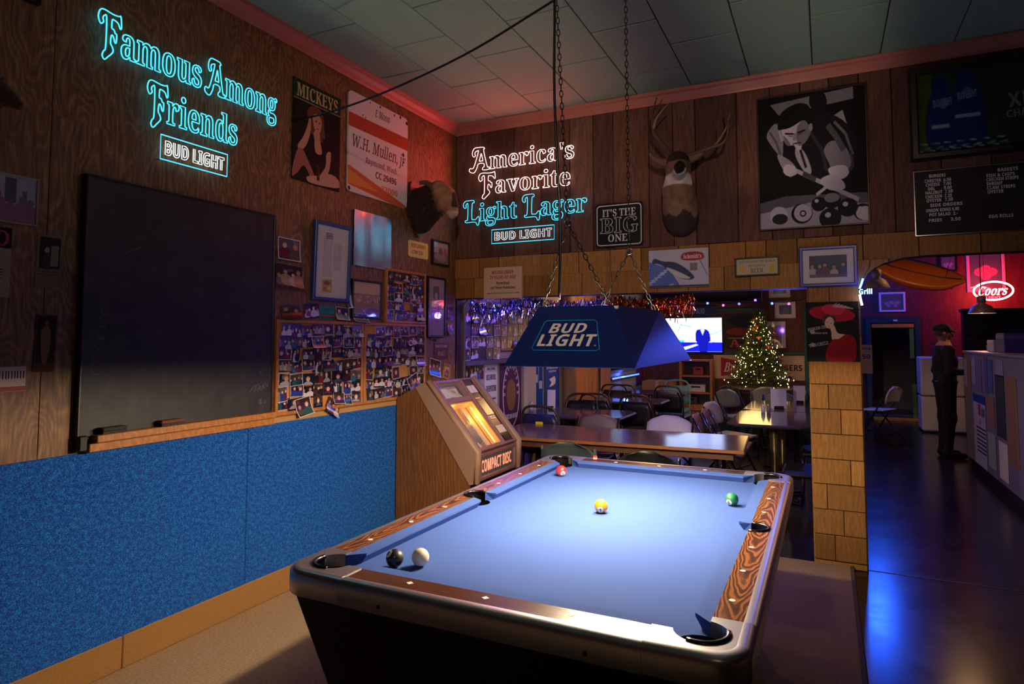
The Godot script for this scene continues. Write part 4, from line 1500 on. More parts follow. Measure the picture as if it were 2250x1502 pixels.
	rounded_panel(s, 0.69, 0.70, 0.035, 0.012)
	part(t, "panel", s, mats.door_sign)
	var ink := mat("maroon_ink", c8(74, 24, 34), 0.6)
	for w in [["E Moon", 0.17, 0.055, 0.03, 0.275, "serif"], ["W.H. Mullen, jr", 0.62, 0.12, 0.0, 0.0, "serif"], ["Raymond, Wash.", 0.38, 0.055, 0.03, -0.10, "serif"], ["CC 29496", 0.25, 0.048, 0.08, -0.175, "sans_bold"], ["33000", 0.20, 0.045, 0.12, -0.262, "sans_bold"]]:
		part(t, "lettering", words(w[0], w[1], w[2], w[5], 0.001, 0.15 if w[5] == "serif" else 0.0), ink if w[0] != "33000" else mat("faded_red", c8(206, 110, 92), 0.6), Transform3D(Basis(), Vector3(w[3], w[4], 0.012)))
	make_elk()
	# framed typed page in a blue frame, leaning out
	simple_tex("typed_page", 128, 256, c8(216, 208, 200), func(im):
		for i in 4:
			rect(im, 0.28, 0.10 + i * 0.022, 0.50, 0.112 + i * 0.022, c8(50, 46, 50))
		text_block(im, 0.22, 0.19, 0.50, 0.72, 44, c8(110, 106, 108), 3)
		text_block(im, 0.54, 0.22, 0.80, 0.62, 34, c8(110, 106, 108), 4)
		rect(im, 0.22, 0.75, 0.52, 0.93, c8(190, 150, 60))
		ell(im, 0.36, 0.80, 0.10, 0.03, c8(120, 30, 60))
		ell(im, 0.30, 0.88, 0.05, 0.02, c8(200, 60, 50))
		ell(im, 0.44, 0.87, 0.05, 0.025, c8(220, 200, 120)), 0.03, 0.5)
	framed("picture_frame", "blue frame around a typed page on the left wall", Transform3D(WALL_LEFT * Basis(Vector3.RIGHT, 0.03), Vector3(LX + 0.008, 1.997, -3.25)), 0.345, 0.505, mat("blue_frame", c8(30, 60, 130), 0.35), 0.022, 0.028, mats.typed_page, 0.001, mats.paper)
	# loose snapshots beside and above the boards
	var loose := "loose snapshots on the left wall"
	snapshot(on_left(-2.893, 2.036, 0.002, -0.02), 0.185, 0.135, "white-bordered snapshot of a person in red, right of the chalkboard", loose, 3, 0.012)
	snapshot(on_left(-2.893, 1.872, 0.002, -0.03), 0.215, 0.140, "faded curling snapshot below the one of a person in red", loose, 41, 0.035)
	snapshot(on_left(-2.915, 1.662, 0.002, 0.02), 0.155, 0.082, "small curled snapshot above the left end of the left cork board", loose, 14, 0.03)
	snapshot(on_left(-3.093, 1.675, 0.002, 0.06), 0.125, 0.092, "dark snapshot above the left cork board with a pink glint", loose, 20)
	snapshot(on_left(-3.375, 1.668, 0.002, -0.05), 0.13, 0.085, "pale snapshot above the left cork board beside the teal card", loose, 30, 0.02)
	snapshot(on_left(-3.435, 1.79, 0.002, 0.1), 0.05, 0.17, "narrow upright snapshot left of the sepia framed photograph", loose, 33, 0.02)
	snapshot(on_left(-3.55, 1.645, 0.012, -0.03), 0.16, 0.06, "curled snapshot stuck on the sepia frame's lower edge", loose, 9, 0.03)
	simple_tex("teal_card", 64, 48, c8(46, 132, 130), func(im):
		rect(im, 0, 0.55, 1, 1, c8(40, 110, 90))
		rect(im, 0, 0.68, 1, 0.8, c8(190, 70, 60))
		text_block(im, 0.15, 0.15, 0.85, 0.45, 3, c8(20, 60, 64), 2))
	solo("teal_card", "teal printed card above the left cork board", "card", sheet(0.135, 0.085, 0.003), mats.teal_card, on_left(-3.233, 1.668))
	# crumpled metal sheet
	s = st0(true)
	for j in 8:
		for i in 10:
			var q := []
			for k in [[0, 0], [1, 0], [1, 1], [0, 1]]:
				var u: float = (i + k[0]) / 10.0
				var v: float = (j + k[1]) / 8.0
				q.append(Vector3((u - 0.5) * 0.425, (v - 0.5) * 0.385, 0.006 + 0.008 * (0.5 + 0.5 * sin(u * 15.0 + v * 1.2)) + 0.002 * sin(v * 21.0 + u * 9.0)))
			face(s, q, Vector3.BACK)
	t = thing("metal_sheet", "bare wavy metal sheet tacked beneath the white sign", "metal sheet", on_left(-3.685, 2.197))
	part(t, "sheet_metal", s, mat("tin_sheet", c8(196, 190, 196), 0.28, 0.85))
	part(t, "backing", sheet(0.42, 0.38, 0.004), mats.black_frame)
	# yellow note
	t = thing("yellow_note", "yellow handwritten note below the elk head", "note", on_left(-4.265, 2.205))
	s = st0()
	rounded_panel(s, 0.275, 0.13, 0.02, 0.003)
	part(t, "card", s, mat("note_yellow", c8(232, 206, 120), 0.8))
	part(t, "handwriting", words("BOB GREEN'S", 0.20, 0.030, "sans", 0.0008, 0.2), mats.dark_print, Transform3D(Basis(), Vector3(0, 0.028, 0.003)))
	part(t, "handwriting", words("COW ELK", 0.15, 0.030, "sans", 0.0008, 0.2), mats.dark_print, Transform3D(Basis(), Vector3(-0.015, -0.022, 0.003)))
	# small framed pictures
	simple_tex("boat_print", 64, 64, c8(196, 160, 150), func(im):
		rect(im, 0, 0.5, 1, 1, c8(96, 60, 56))
		blob(im, [[0.1, 0.6], [0.5, 0.45], [0.9, 0.6], [0.8, 0.85], [0.2, 0.85]], c8(150, 120, 112))
		ell(im, 0.5, 0.42, 0.14, 0.18, c8(120, 50, 44))
		ell(im, 0.82, 0.42, 0.12, 0.2, c8(176, 50, 44)))
	framed("picture_frame", "small black framed boat picture by the corner below the elk head", on_left(-4.582, 2.216), 0.26, 0.208, mats.black_frame, 0.016, 0.02, mats.boat_print)
	simple_tex("sepia_print", 128, 96, c8(206, 164, 140), func(im):
		rect(im, 0, 0.35, 1, 1, c8(150, 96, 70))
		var r := RandomNumberGenerator.new()
		r.seed = 4
		for i in 60:
			ell(im, r.randf(), r.randf_range(0.4, 0.6), 0.025, 0.04, c8(120, 80, 60).lerp(c8(220, 190, 170), r.randf()))
		blob(im, [[0.3, 1.0], [0.5, 0.8], [0.75, 0.74], [1.0, 0.85], [1.0, 1.0]], c8(110, 36, 54)))
	framed("picture_frame", "dark framed sepia group photograph left of the upper cork board", on_left(-3.622, 1.776), 0.322, 0.265, mats.black_frame, 0.014, 0.022, mats.sepia_print)
	simple_tex("tall_print", 64, 128, c8(170, 130, 140), func(im):
		rect(im, 0.32, 0.14, 0.70, 0.36, c8(30, 26, 34))
		ell(im, 0.5, 0.30, 0.1, 0.06, c8(190, 150, 140))
		rect(im, 0.32, 0.42, 0.70, 0.78, c8(196, 60, 150))
		ell(im, 0.5, 0.56, 0.12, 0.1, c8(224, 120, 180)))
	framed("picture_frame", "tall narrow dark frame with pink and grey mounted pictures", on_left(-4.514, 1.762), 0.272, 0.495, mats.black_frame, 0.016, 0.026, mats.tall_print)
	# cork boards crowded with snapshots
	photo_board("large left cork board crowded with snapshots beside the chalkboard", on_left(-3.19, 1.333), 0.79, 0.565, 0.022, 8, 7, "snapshots on the left cork board", "the large left cork board")
	photo_board("right cork board crowded with snapshots beside the jukebox", on_left(-3.975, 1.333), 0.765, 0.565, 0.022, 7, 7, "snapshots on the right cork board", "the right cork board")
	photo_board("small upper cork board of snapshots beside the tall narrow frame", on_left(-4.092, 1.818), 0.525, 0.405, 0.022, 5, 5, "snapshots on the upper cork board", "the small upper cork board")
	snapshot(on_left(-3.02, 1.09, 0.016, 0.15), 0.13, 0.11, "bright blue snapshot hanging off the left cork board's lower edge", loose, 12, 0.03)
	snapshot(on_left(-3.28, 1.06, 0.016, -0.5), 0.13, 0.10, "tilted snapshot hanging over the carpet below the left cork board", loose, 22, 0.03)
	snapshot(on_left(-4.18, 1.165, 0.022, 0.35), 0.14, 0.12, "tilted white-bordered snapshot at the jukebox's top corner", loose, 6, 0.03)
	snapshot(on_left(-4.50, 1.55, 0.004, -0.25), 0.10, 0.13, "tilted snapshot below the tall narrow frame", loose, 17)
	snapshot(on_left(-4.51, 1.265, 0.004, -0.2), 0.17, 0.14, "white-bordered snapshot with a pink centre above the jukebox", loose, 27, 0.02)
	snapshot(on_left(-4.75, 1.72, 0.004, 0.0), 0.09, 0.12, "upright snapshot at the corner right of the tall narrow frame", loose, 37)
	snapshot(on_left(-4.75, 1.59, 0.004, 0.05), 0.09, 0.11, "snapshot at the corner under another, right of the tall narrow frame", loose, 38, 0.02)
	framed("picture_frame", "little honey wood frame leaning above the jukebox", on_left(-4.69, 1.225, 0.002, -0.25), 0.11, 0.13, mats.honey_wood, 0.02, 0.014, mats.boat_print, 0.0, null, "", false)
	t = thing("notice", "dark red printed notice on the wall above the jukebox", "notice", on_left(-4.612, 1.40))
	part(t, "plate", sheet(0.215, 0.135, 0.004), mat("maroon_plate", c8(86, 22, 38), 0.4))
	part(t, "lettering", words("PLEASE REFRAIN", 0.18, 0.022), mat("notice_ink", c8(206, 150, 150), 0.6), Transform3D(Basis(), Vector3(0, 0.040, 0.004)))
	part(t, "lettering", words("PLACE", 0.10, 0.035, "serif_bold"), mats.notice_ink, Transform3D(Basis(), Vector3(0, -0.02, 0.004)))
	# left end of the wall
	simple_tex("skyline_print", 128, 96, c8(178, 172, 174), func(im):
		rect(im, 0.46, 0.05, 0.66, 0.6, c8(58, 54, 58))
		rect(im, 0.76, 0.3, 0.84, 0.7, c8(70, 66, 70))
		rect(im, 0, 0.7, 1, 1, c8(150, 120, 124))
		for q in [[0.12, 0.5], [0.34, 0.42], [0.56, 0.55], [0.76, 0.5], [0.9, 0.55]]:
			ell(im, q[0], q[1], 0.06, 0.08, c8(120, 60, 80))
			blob(im, [[q[0] - 0.13, 1.0], [q[0] - 0.10, q[1] + 0.1], [q[0] + 0.10, q[1] + 0.1], [q[0] + 0.13, 1.0]], c8(160, 70, 110)))
	framed("picture_frame", "pale framed photograph of a crowd at the left edge of the picture", on_left(-1.40, 2.055), 0.22, 0.195, mat("pale_frame", c8(150, 136, 110), 0.5), 0.007, 0.012, mats.skyline_print)
	simple_tex("bill", 64, 128, c8(150, 140, 112), func(im):
		rect(im, 0, 0, 1, 0.30, c8(26, 22, 24))
		text_block(im, 0.1, 0.6, 0.9, 0.75, 4, c8(70, 64, 60), 6))
	t = thing("bill_poster", "cream bill with a red letter at the left edge of the picture", "poster", on_left(-1.33, 1.80))
	part(t, "sheet_of_paper", sheet(0.19, 0.275, 0.002), mats.bill)
	part(t, "letter", words("D", 0.05, 0.06, "serif_bold"), mat("bill_red", c8(170, 40, 44), 0.6), Transform3D(Basis(), Vector3(0.06, 0.095, 0.002)))
	simple_tex("old_print", 64, 96, c8(120, 98, 72), func(im):
		rect(im, 0.12, 0.06, 0.92, 0.66, c8(40, 32, 28))
		ell(im, 0.40, 0.30, 0.1, 0.06, c8(150, 130, 110))
		blob(im, [[0.26, 0.64], [0.30, 0.38], [0.5, 0.38], [0.56, 0.64]], c8(64, 52, 46))
		rect(im, 0.56, 0.2, 0.86, 0.6, c8(130, 116, 100))
		text_block(im, 0.1, 0.70, 0.9, 0.8, 2, c8(70, 54, 40), 3))
	solo("newspaper_cutting", "yellowed newspaper cutting with a dark photo, left of the chalkboard", "cutting", sheet(0.10, 0.218, 0.002), mats.old_print, on_left(-1.565, 1.823, 0.0, -0.02))
	simple_tex("brown_print", 64, 128, c8(84, 54, 34), func(im):
		rect(im, 0.08, 0.04, 0.94, 0.84, c8(50, 32, 26))
		ell(im, 0.5, 0.14, 0.1, 0.05, c8(120, 84, 60))
		blob(im, [[0.38, 0.82], [0.26, 0.3], [0.46, 0.2], [0.62, 0.22], [0.74, 0.4], [0.6, 0.82]], c8(130, 96, 66)))
	snap_board("brown old portrait photo on card, left of the chalkboard", on_left(-1.563, 1.483, 0.0, -0.03), 0.082, 0.235, mats.brown_print)
	simple_tex("snow_print", 96, 64, c8(190, 170, 170), func(im):
		rect(im, 0, 0.45, 1, 1, c8(214, 196, 190))
		rect(im, 0, 0.8, 1, 1, c8(170, 90, 90))
		for i in 12:
			rect(im, 0.05 + i * 0.08, 0.18, 0.09 + i * 0.08, 0.5, c8(40, 34, 40)))
	snap_board("pale snapshot of people in snow at the left edge of the picture", on_left(-1.43, 1.342), 0.13, 0.098, mats.snow_print)
	make_small_head()
	# dark louvred vent high in the corner
	t = thing("wall_vent", "dark louvred vent high at the left edge", "vent", on_left(-1.30, 3.02))
	part(t, "frame", frame_mesh(0.36, 0.30, 0.012, 0.03), mats.black_iron)
	for i in 8:
		s = st0()
		cbox(s, Vector3(0, -0.12 + i * 0.034, 0.014), Vector3(0.34, 0.004, 0.03), 0.001, Basis(Vector3.RIGHT, 0.5))
		part(t, "louvre", s, mat("vent_slat", c8(50, 40, 34), 0.4, 0.4))

func snap_board(label: String, xf: Transform3D, w: float, h: float, m: Material) -> void:
	solo("photo_card", label, "photo", sheet(w, h, 0.003), m, xf)

func rounded_panel(s: SurfaceTool, w: float, h: float, r: float, d: float) -> void:
	var p := round_rect(-w / 2, -h / 2, w / 2, h / 2, r, 5)
	var idx := Geometry2D.triangulate_polygon(p)
	for i in range(0, idx.size(), 3):
		var q := [p[idx[i]], p[idx[i + 1]], p[idx[i + 2]]]
		face(s, q.map(func(v): return v3(v, d)), Vector3.BACK, q.map(func(v): return Vector2(v.x / w + 0.5, 0.5 - v.y / h)))
		face(s, q.map(func(v): return v3(v, 0)), Vector3.FORWARD)
	for i in p.size():
		var a := p[i]
		var b := p[(i + 1) % p.size()]
		face(s, [v3(a, 0), v3(b, 0), v3(b, d), v3(a, d)], v3(a + b, 0))

func chalk_image(nb: FastNoiseLite) -> Image:
	var im := blank(512, 512, c8(34, 32, 34))
	var d := im.get_data()
	for y in 512:
		for x in 512:
			var g := int(clampf(nb.get_noise_2d(x, y * 1.3) * 16.0 + nb.get_noise_2d(x * 3 + 900, y * 0.6) * 10.0, -14, 30))
			var i := (y * 512 + x) * 3
			for k in 3:
				d[i + k] = clampi(d[i + k] + g, 0, 255)
	im = Image.create_from_data(512, 512, false, Image.FORMAT_RGB8, d)
	var chalk := c8(112, 106, 106)
	# scrawls: a looping line at the left edge, TRAIN and B.J. at lower right
	var p := []
	for i in 60:
		var a := i * 0.62
		p.append([0.055 + 0.018 * cos(a) + 0.0006 * i, 0.76 - 0.0045 * i + 0.014 * sin(a)])
	stroke(im, p, 0.0024, c8(92, 84, 86))
	for l in [[[0.855, 0.885], [0.885, 0.855], [0.92, 0.85]], [[0.895, 0.856], [0.885, 0.892]], [[0.905, 0.885], [0.915, 0.858], [0.928, 0.862], [0.918, 0.872], [0.932, 0.882]], [[0.935, 0.882], [0.945, 0.85], [0.952, 0.878]], [[0.937, 0.868], [0.951, 0.866]], [[0.958, 0.875], [0.958, 0.842], [0.975, 0.868], [0.978, 0.832]], [[0.92, 0.945], [0.922, 0.925], [0.934, 0.929], [0.924, 0.936], [0.937, 0.944], [0.92, 0.946]], [[0.962, 0.925], [0.962, 0.942], [0.952, 0.944]], [[0.915, 0.79], [0.932, 0.786]], [[0.917, 0.80], [0.934, 0.796]], [[0.17, 0.28], [0.24, 0.245]], [[0.80, 0.33], [0.81, 0.36]]]:
		stroke(im, l, 0.0028, chalk)
	return im

# ---------------------------------------------------------------- mounted heads
func fur(m: String) -> StandardMaterial3D:
	var k := mat(m, Color.WHITE, 0.9)
	k.vertex_color_use_as_albedo = true
	return k

func lin(r: int, g: int, b: int) -> Color:
	return c8(r, g, b).srgb_to_linear()

func make_elk() -> void:
	var o := Vector3(LX, 2.50, -4.24)
	var t := thing("mounted_elk_head", "brown maned cow elk head mounted on a wooden shield", "animal head", Transform3D(Basis(), o))
	var s := st0()
	var sh := []
	for p in [[-0.12, 0.20], [-0.06, 0.23], [0.0, 0.215], [0.06, 0.23], [0.12, 0.20], [0.13, 0.0], [0.11, -0.09], [0.05, -0.15], [0.0, -0.20], [-0.05, -0.15], [-0.11, -0.09], [-0.13, 0.0]]:
		sh.append(Vector2(p[0], p[1]))
	prism(s, PackedVector2Array(smooth_path(sh, 3, true)), 0.0, 0.025, Transform3D(WALL_LEFT, Vector3.ZERO))
	part(t, "shield", s, mat("shield_wood", c8(80, 52, 44), 0.4))
	var n := noise(15, 14.0, 2)
	# bones in scene axes from the shield: x into the room
	var bones := [
		[Vector3(0.02, 0.03, 0), Vector3(0.12, 0.08, 0.0), 0.155, 0.125], [Vector3(0.04, -0.07, 0), Vector3(0.16, 0.02, 0.01), 0.10, 0.09],
		[Vector3(0.12, 0.08, 0), Vector3(0.22, 0.14, 0.02), 0.115, 0.085], [Vector3(0.22, 0.13, 0.02), Vector3(0.30, 0.09, 0.02), 0.082, 0.068],
		[Vector3(0.29, 0.11, 0.02), Vector3(0.345, 0.02, 0.02), 0.058, 0.044], [Vector3(0.26, 0.05, 0.02), Vector3(0.335, -0.035, 0.02), 0.055, 0.038],
		[Vector3(0.335, 0.0, 0.02), Vector3(0.345, -0.035, 0.02), 0.040, 0.036]]
	part(t, "head", flesh(bones, 0.009, 0.03, func(p: Vector3):
		var w := clampf((p.x - 0.20 - (0.10 - p.y) * 0.25) / 0.05, 0.0, 1.0)
		var c := lin(46, 28, 20).lerp(lin(152, 114, 84), w)
		if p.y < -0.03 and p.x > 0.3:
			c = c.lerp(lin(196, 176, 156), 0.8)
		if p.x > 0.36 and p.y > 0.0:
			c = lin(60, 44, 40)
		return c * (1.0 + 0.45 * n.get_noise_3dv(p))), fur("elk_fur"))
	# shaggy mane as short hairs
	s = st0()
	var r := RandomNumberGenerator.new()
	r.seed = 31
	for i in 900:
		var a := r.randf_range(0.0, TAU)
		var x := r.randf_range(0.03, 0.23)
		var rad := 0.135 - x * 0.15
		var c := Vector3(x, 0.02 + x * 0.35, 0.01) + Vector3(0, sin(a) * rad * 1.12, cos(a) * rad)
		if sin(a) < -0.4:
			c.y -= 0.02
		var d := Vector3(-0.4, sin(a) * 0.6 - 0.5, cos(a) * 0.8).normalized() * r.randf_range(0.02, 0.045)
		var u := d.cross(Vector3(r.randf(), r.randf(), r.randf())).normalized() * 0.003
		face(s, [c - u, c + u, c + d], Vector3(0, sin(a), cos(a)))
	var mane := part(t, "mane", s, mat("mane_hair", c8(40, 25, 18), 0.9))
	mane.set_meta("kind", "stuff")
	for sd in [-1.0, 1.0]:
		s = st0(true)
		tube(s, smooth_path([Vector3(0.19, 0.17, 0.02 + sd * 0.06), Vector3(0.165, 0.195, 0.02 + sd * 0.10), Vector3(0.13, 0.19, 0.02 + sd * 0.135)], 4), 0.030, 8, false, 0.012)
		part(t, "ear", s, mat("ear_brown", c8(92, 64, 48), 0.9))
		part(t, "eye", ball(0.011, 12, 8), mats.black_plastic, Transform3D(Basis(), Vector3(0.285, 0.125, 0.02 + sd * 0.062)))
		part(t, "nostril", ball(0.008, 10, 6), mats.black_frame, Transform3D(Basis(), Vector3(0.383, 0.012, 0.02 + sd * 0.022)))

func make_deer() -> void:
	var o := Vector3(-0.94, 2.60, BZ)
	var t := thing("mounted_deer_head", "mounted mule deer head with wide antlers on the board wall", "animal head", Transform3D(Basis(), o))
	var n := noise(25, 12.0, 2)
	var bones := [
		[Vector3(0.0, -0.18, 0.05), Vector3(0.0, -0.02, 0.12), 0.135, 0.115, Vector3(0.92, 1, 1)], [Vector3(0.0, -0.23, 0.02), Vector3(0.0, -0.12, 0.06), 0.115, 0.12],
		[Vector3(0.0, -0.02, 0.12), Vector3(0.02, 0.12, 0.22), 0.108, 0.082], [Vector3(0.02, 0.13, 0.22), Vector3(0.03, 0.15, 0.27), 0.080, 0.074],
		[Vector3(0.03, 0.14, 0.27), Vector3(0.065, 0.085, 0.38), 0.068, 0.040], [Vector3(0.03, 0.11, 0.26), Vector3(0.062, 0.062, 0.37), 0.055, 0.034]]
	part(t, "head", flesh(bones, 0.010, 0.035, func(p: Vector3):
		var c := lin(126, 100, 80)
		if p.y > 0.14:
			c = lin(46, 34, 28)
		elif p.y > 0.0 and p.y < 0.07 and p.z > 0.17:
			c = lin(214, 204, 188)
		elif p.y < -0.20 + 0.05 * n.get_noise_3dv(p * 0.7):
			c = lin(58, 46, 40)     # darker towards the base, with a noisy edge
		if p.z > 0.395:
			c = lin(14, 12, 12)
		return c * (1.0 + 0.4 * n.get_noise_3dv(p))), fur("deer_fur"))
	part(t, "back_plate", slab(-0.11, 0.11, -0.30, 0.0, -0.003, 0.012, 0.004), mats.black_frame)
	var horn := mat("antler", c8(96, 66, 50), 0.4)
	var tip := mat("antler_tip", c8(150, 120, 100), 0.4)
	for a in [[-1.0, [Vector3(-0.015, 0.20, 0.25), Vector3(-0.07, 0.28, 0.24), Vector3(-0.14, 0.38, 0.25), Vector3(-0.152, 0.44, 0.25), Vector3(-0.157, 0.54, 0.24), Vector3(-0.125, 0.66, 0.22)], [Vector3(-0.146, 0.42, 0.25), Vector3(-0.12, 0.48, 0.28), Vector3(-0.06, 0.545, 0.29), Vector3(-0.02, 0.58, 0.30)], [Vector3(-0.155, 0.48, 0.25), Vector3(-0.13, 0.55, 0.20), Vector3(-0.10, 0.65, 0.18)]],
		[1.0, [Vector3(0.075, 0.19, 0.25), Vector3(0.14, 0.205, 0.25), Vector3(0.24, 0.225, 0.26), Vector3(0.335, 0.25, 0.26), Vector3(0.368, 0.33, 0.25), Vector3(0.368, 0.43, 0.25), Vector3(0.355, 0.50, 0.24)], [Vector3(0.26, 0.228, 0.26), Vector3(0.30, 0.28, 0.22), Vector3(0.355, 0.38, 0.20), Vector3(0.375, 0.47, 0.19)], [Vector3(0.25, 0.23, 0.25), Vector3(0.29, 0.26, 0.20), Vector3(0.295, 0.35, 0.19), Vector3(0.297, 0.43, 0.19)]]]:
		var beam := part(t, "antler", pipe(smooth_path(a[1], 5), 0.017, 8, false, 0.004), horn)
		part(beam, "tine", pipe(smooth_path(a[2], 5), 0.011, 7, false, 0.003), tip)
		part(beam, "tine", pipe(smooth_path(a[3], 5), 0.010, 7, false, 0.003), horn)
		var e := st0(true)
		var sx: float = a[0]
		var root := Vector3(0.02 + sx * 0.055, 0.16, 0.24)
		tube(e, smooth_path([root, root + Vector3(sx * 0.06, 0.015, 0.0), root + Vector3(sx * 0.115, 0.045, 0.0), root + Vector3(sx * 0.145, 0.09, 0.0)], 4), 0.034, 8, false, 0.008)
		part(t, "ear", e, mat("deer_ear", c8(120, 92, 76), 0.9))
		part(t, "eye", ball(0.012, 12, 8), mats.black_plastic, Transform3D(Basis(), Vector3(0.03 + sx * 0.064, 0.155, 0.295)))
	part(t, "nose", ball(0.022, 14, 8), mats.black_frame, Transform3D(Basis.from_scale(Vector3(1.15, 0.8, 0.7)), Vector3(0.067, 0.084, 0.402)))

func make_small_head() -> void:
	var t := thing("mounted_boar_head", "small dark mounted animal head in shadow at the left edge", "animal head", Transform3D(Basis.from_scale(Vector3.ONE * 0.62), Vector3(LX, 2.40, -1.30)))
	part(t, "head", flesh([[Vector3(0.03, 0.04, 0), Vector3(0.12, 0.06, -0.02), 0.10, 0.085], [Vector3(0.12, 0.06, -0.02), Vector3(0.20, 0.02, -0.06), 0.07, 0.045], [Vector3(0.20, 0.02, -0.06), Vector3(0.25, -0.02, -0.09), 0.045, 0.032]], 0.011, 0.03, func(p: Vector3): return lin(70, 50, 34) if p.x < 0.14 else lin(110, 84, 56)), fur("boar_fur"))
	part(t, "wall_plate", slab(0.0, 0.02, -0.16, 0.10, -0.10, 0.10, 0.006), mats.black_frame)
	for sd in [-1.0, 1.0]:
		part(t, "ear", pipe([Vector3(0.09, 0.12, sd * 0.05), Vector3(0.08, 0.18, sd * 0.075)], 0.022, 7, false, 0.004), mat("ear_brown", c8(92, 64, 48), 0.9))
		part(t, "eye", ball(0.009, 10, 6), mats.black_plastic, Transform3D(Basis(), Vector3(0.165, 0.075, -0.04 + sd * 0.05)))

# ---------------------------------------------------------------- things on the back wall
func make_back_wall_things() -> void:
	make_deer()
	var t := thing("framed_slogan_sign", "black sign with white outlined lettering left of the deer head", "sign", on_back(-1.42, 2.382, 0.007))
	var s := st0()
	rounded_panel(s, 0.378, 0.342, 0.02, 0.012)
	part(t, "panel", s, mat("slogan_black", c8(18, 16, 22), 0.35))
	var line := []
	for p in round_rect(-0.175, -0.155, 0.175, 0.155, 0.025, 5):
		line.append(v3(p, 0.013))
	part(t, "border_line", pipe(line, 0.0045, 6, true), mats.white_print)
	part(t, "lettering", words("IT'S THE", 0.265, 0.058, "serif_bold"), mats.white_print, Transform3D(Basis(), Vector3(0, 0.098, 0.012)))
	neon_line(t, "BIG", -0.155, 0.155, -0.060, 1.0, 0.165, mats.white_print, "serif_bold", 0.0028, "outlined_letter", 0.012)
	part(t, "lettering", words("ONE!", 0.175, 0.058, "serif_bold"), mats.white_print, Transform3D(Basis(), Vector3(0, -0.10, 0.012)))
	t = thing("age_notice", "cream age limit notice with red and black lettering on the shingles", "notice", on_back(-2.425, 1.971, 0.0145))
	part(t, "board", sheet(0.357, 0.262, 0.006), mat("notice_cream", c8(214, 186, 160), 0.7))
	for w in [["NO ONE UNDER", 0.20, 0.030, 0.088, 1], ["21 YEARS OF AGE", 0.24, 0.030, 0.046, 1], ["Permitted", 0.12, 0.026, -0.002, 0], ["on These Premises", 0.225, 0.026, -0.040, 0], ["WASHINGTON STATE LIQUOR CONTROL BOARD", 0.30, 0.009, -0.088, 0]]:
		part(t, "lettering", words(w[0], w[1], w[2], "sans_bold", 0.0008), mat("notice_red", c8(176, 44, 50), 0.6) if w[4] else mats.dark_print, Transform3D(Basis(), Vector3(0, w[3], 0.006)))
	# fish tin sign
	simple_tex("fish_print", 192, 128, c8(196, 196, 214), func(im):
		poly(im, [[0, 0.3], [0.35, 0.5], [0.55, 1], [0, 1]], c8(96, 120, 190))
		for i in 40:
			var a := fposmod(i * 0.618, 1.0)
			var b := fposmod(i * 0.377, 1.0)
			ell(im, a * 0.42, 0.45 + b * 0.5, 0.02, 0.012, c8(214, 222, 240), a * 3.0)
		blob(im, [[0.10, 0.22], [0.24, 0.30], [0.44, 0.34], [0.62, 0.50], [0.76, 0.72], [0.72, 0.80], [0.58, 0.78], [0.42, 0.66], [0.28, 0.46], [0.16, 0.36], [0.06, 0.34]], c8(70, 80, 110))
		blob(im, [[0.30, 0.46], [0.50, 0.58], [0.70, 0.76], [0.58, 0.77], [0.42, 0.66]], c8(206, 206, 206))
		ell(im, 0.68, 0.68, 0.012, 0.016, c8(20, 20, 24))
		rect(im, 0.70, 0.38, 0.82, 0.58, c8(140, 130, 120))
		stroke(im, [[0.86, 0.3], [0.98, 0.7]], 0.012, c8(110, 110, 150))
		rect(im, 0, 0.94, 1, 1, c8(90, 80, 84)), 0.06, 0.3)
	t = thing("fish_tin_sign", "tin sign of a leaping fish with a red oval badge", "sign", on_back(-0.972, 2.022, 0.0145))
	part(t, "print", sheet(0.436, 0.285, 0.006), mats.fish_print)
	s = st0()
	prism(s, PackedVector2Array(smooth_path([Vector2(-0.078, -0.02), Vector2(-0.07, 0.022), Vector2(0, 0.034), Vector2(0.07, 0.022), Vector2(0.078, -0.02), Vector2(0, -0.032)], 4, true)), 0.006, 0.008, Transform3D(Basis(), Vector3(0.105, 0.085, 0)))
	var badge := part(t, "badge", s, mat("badge_red", c8(170, 28, 36), 0.4))
	part(badge, "lettering", words("Schmidt's", 0.13, 0.032, "serif_bold", 0.0008), mats.white_print, Transform3D(Basis(), Vector3(0.105, 0.085, 0.008)))
	# beer plaque
	t = thing("verse_plaque", "cream beer verse plaque in a black frame right of the fish sign", "plaque", on_back(-0.425, 2.009, 0.0145, 0.01))
	part(t, "frame", frame_mesh(0.292, 0.132, 0.010, 0.016), mats.black_frame)
	part(t, "board", sheet(0.276, 0.116, 0.006), mat("plaque_cream", c8(196, 186, 156), 0.7))
	for w in [["GOD SO LOVED THE WORLD", 0.235, 0.016, 0.036], ["HE GAVE US", 0.11, 0.014, 0.006], ["BEER", 0.085, 0.030, -0.028]]:
		part(t, "lettering", words(w[0], w[1], w[2], "serif", 0.0008), mats.dark_print, Transform3D(Basis(), Vector3(0, w[3], 0.006)))
	for x in [-0.1, 0.1]:
		part(t, "mug_print", sheet(0.034, 0.05, 0.0008), mat("mug_yellow", c8(206, 170, 50), 0.6), Transform3D(Basis(Vector3(0, 0, 1), -0.2 * signf(x)), Vector3(x, -0.012, 0.006)))
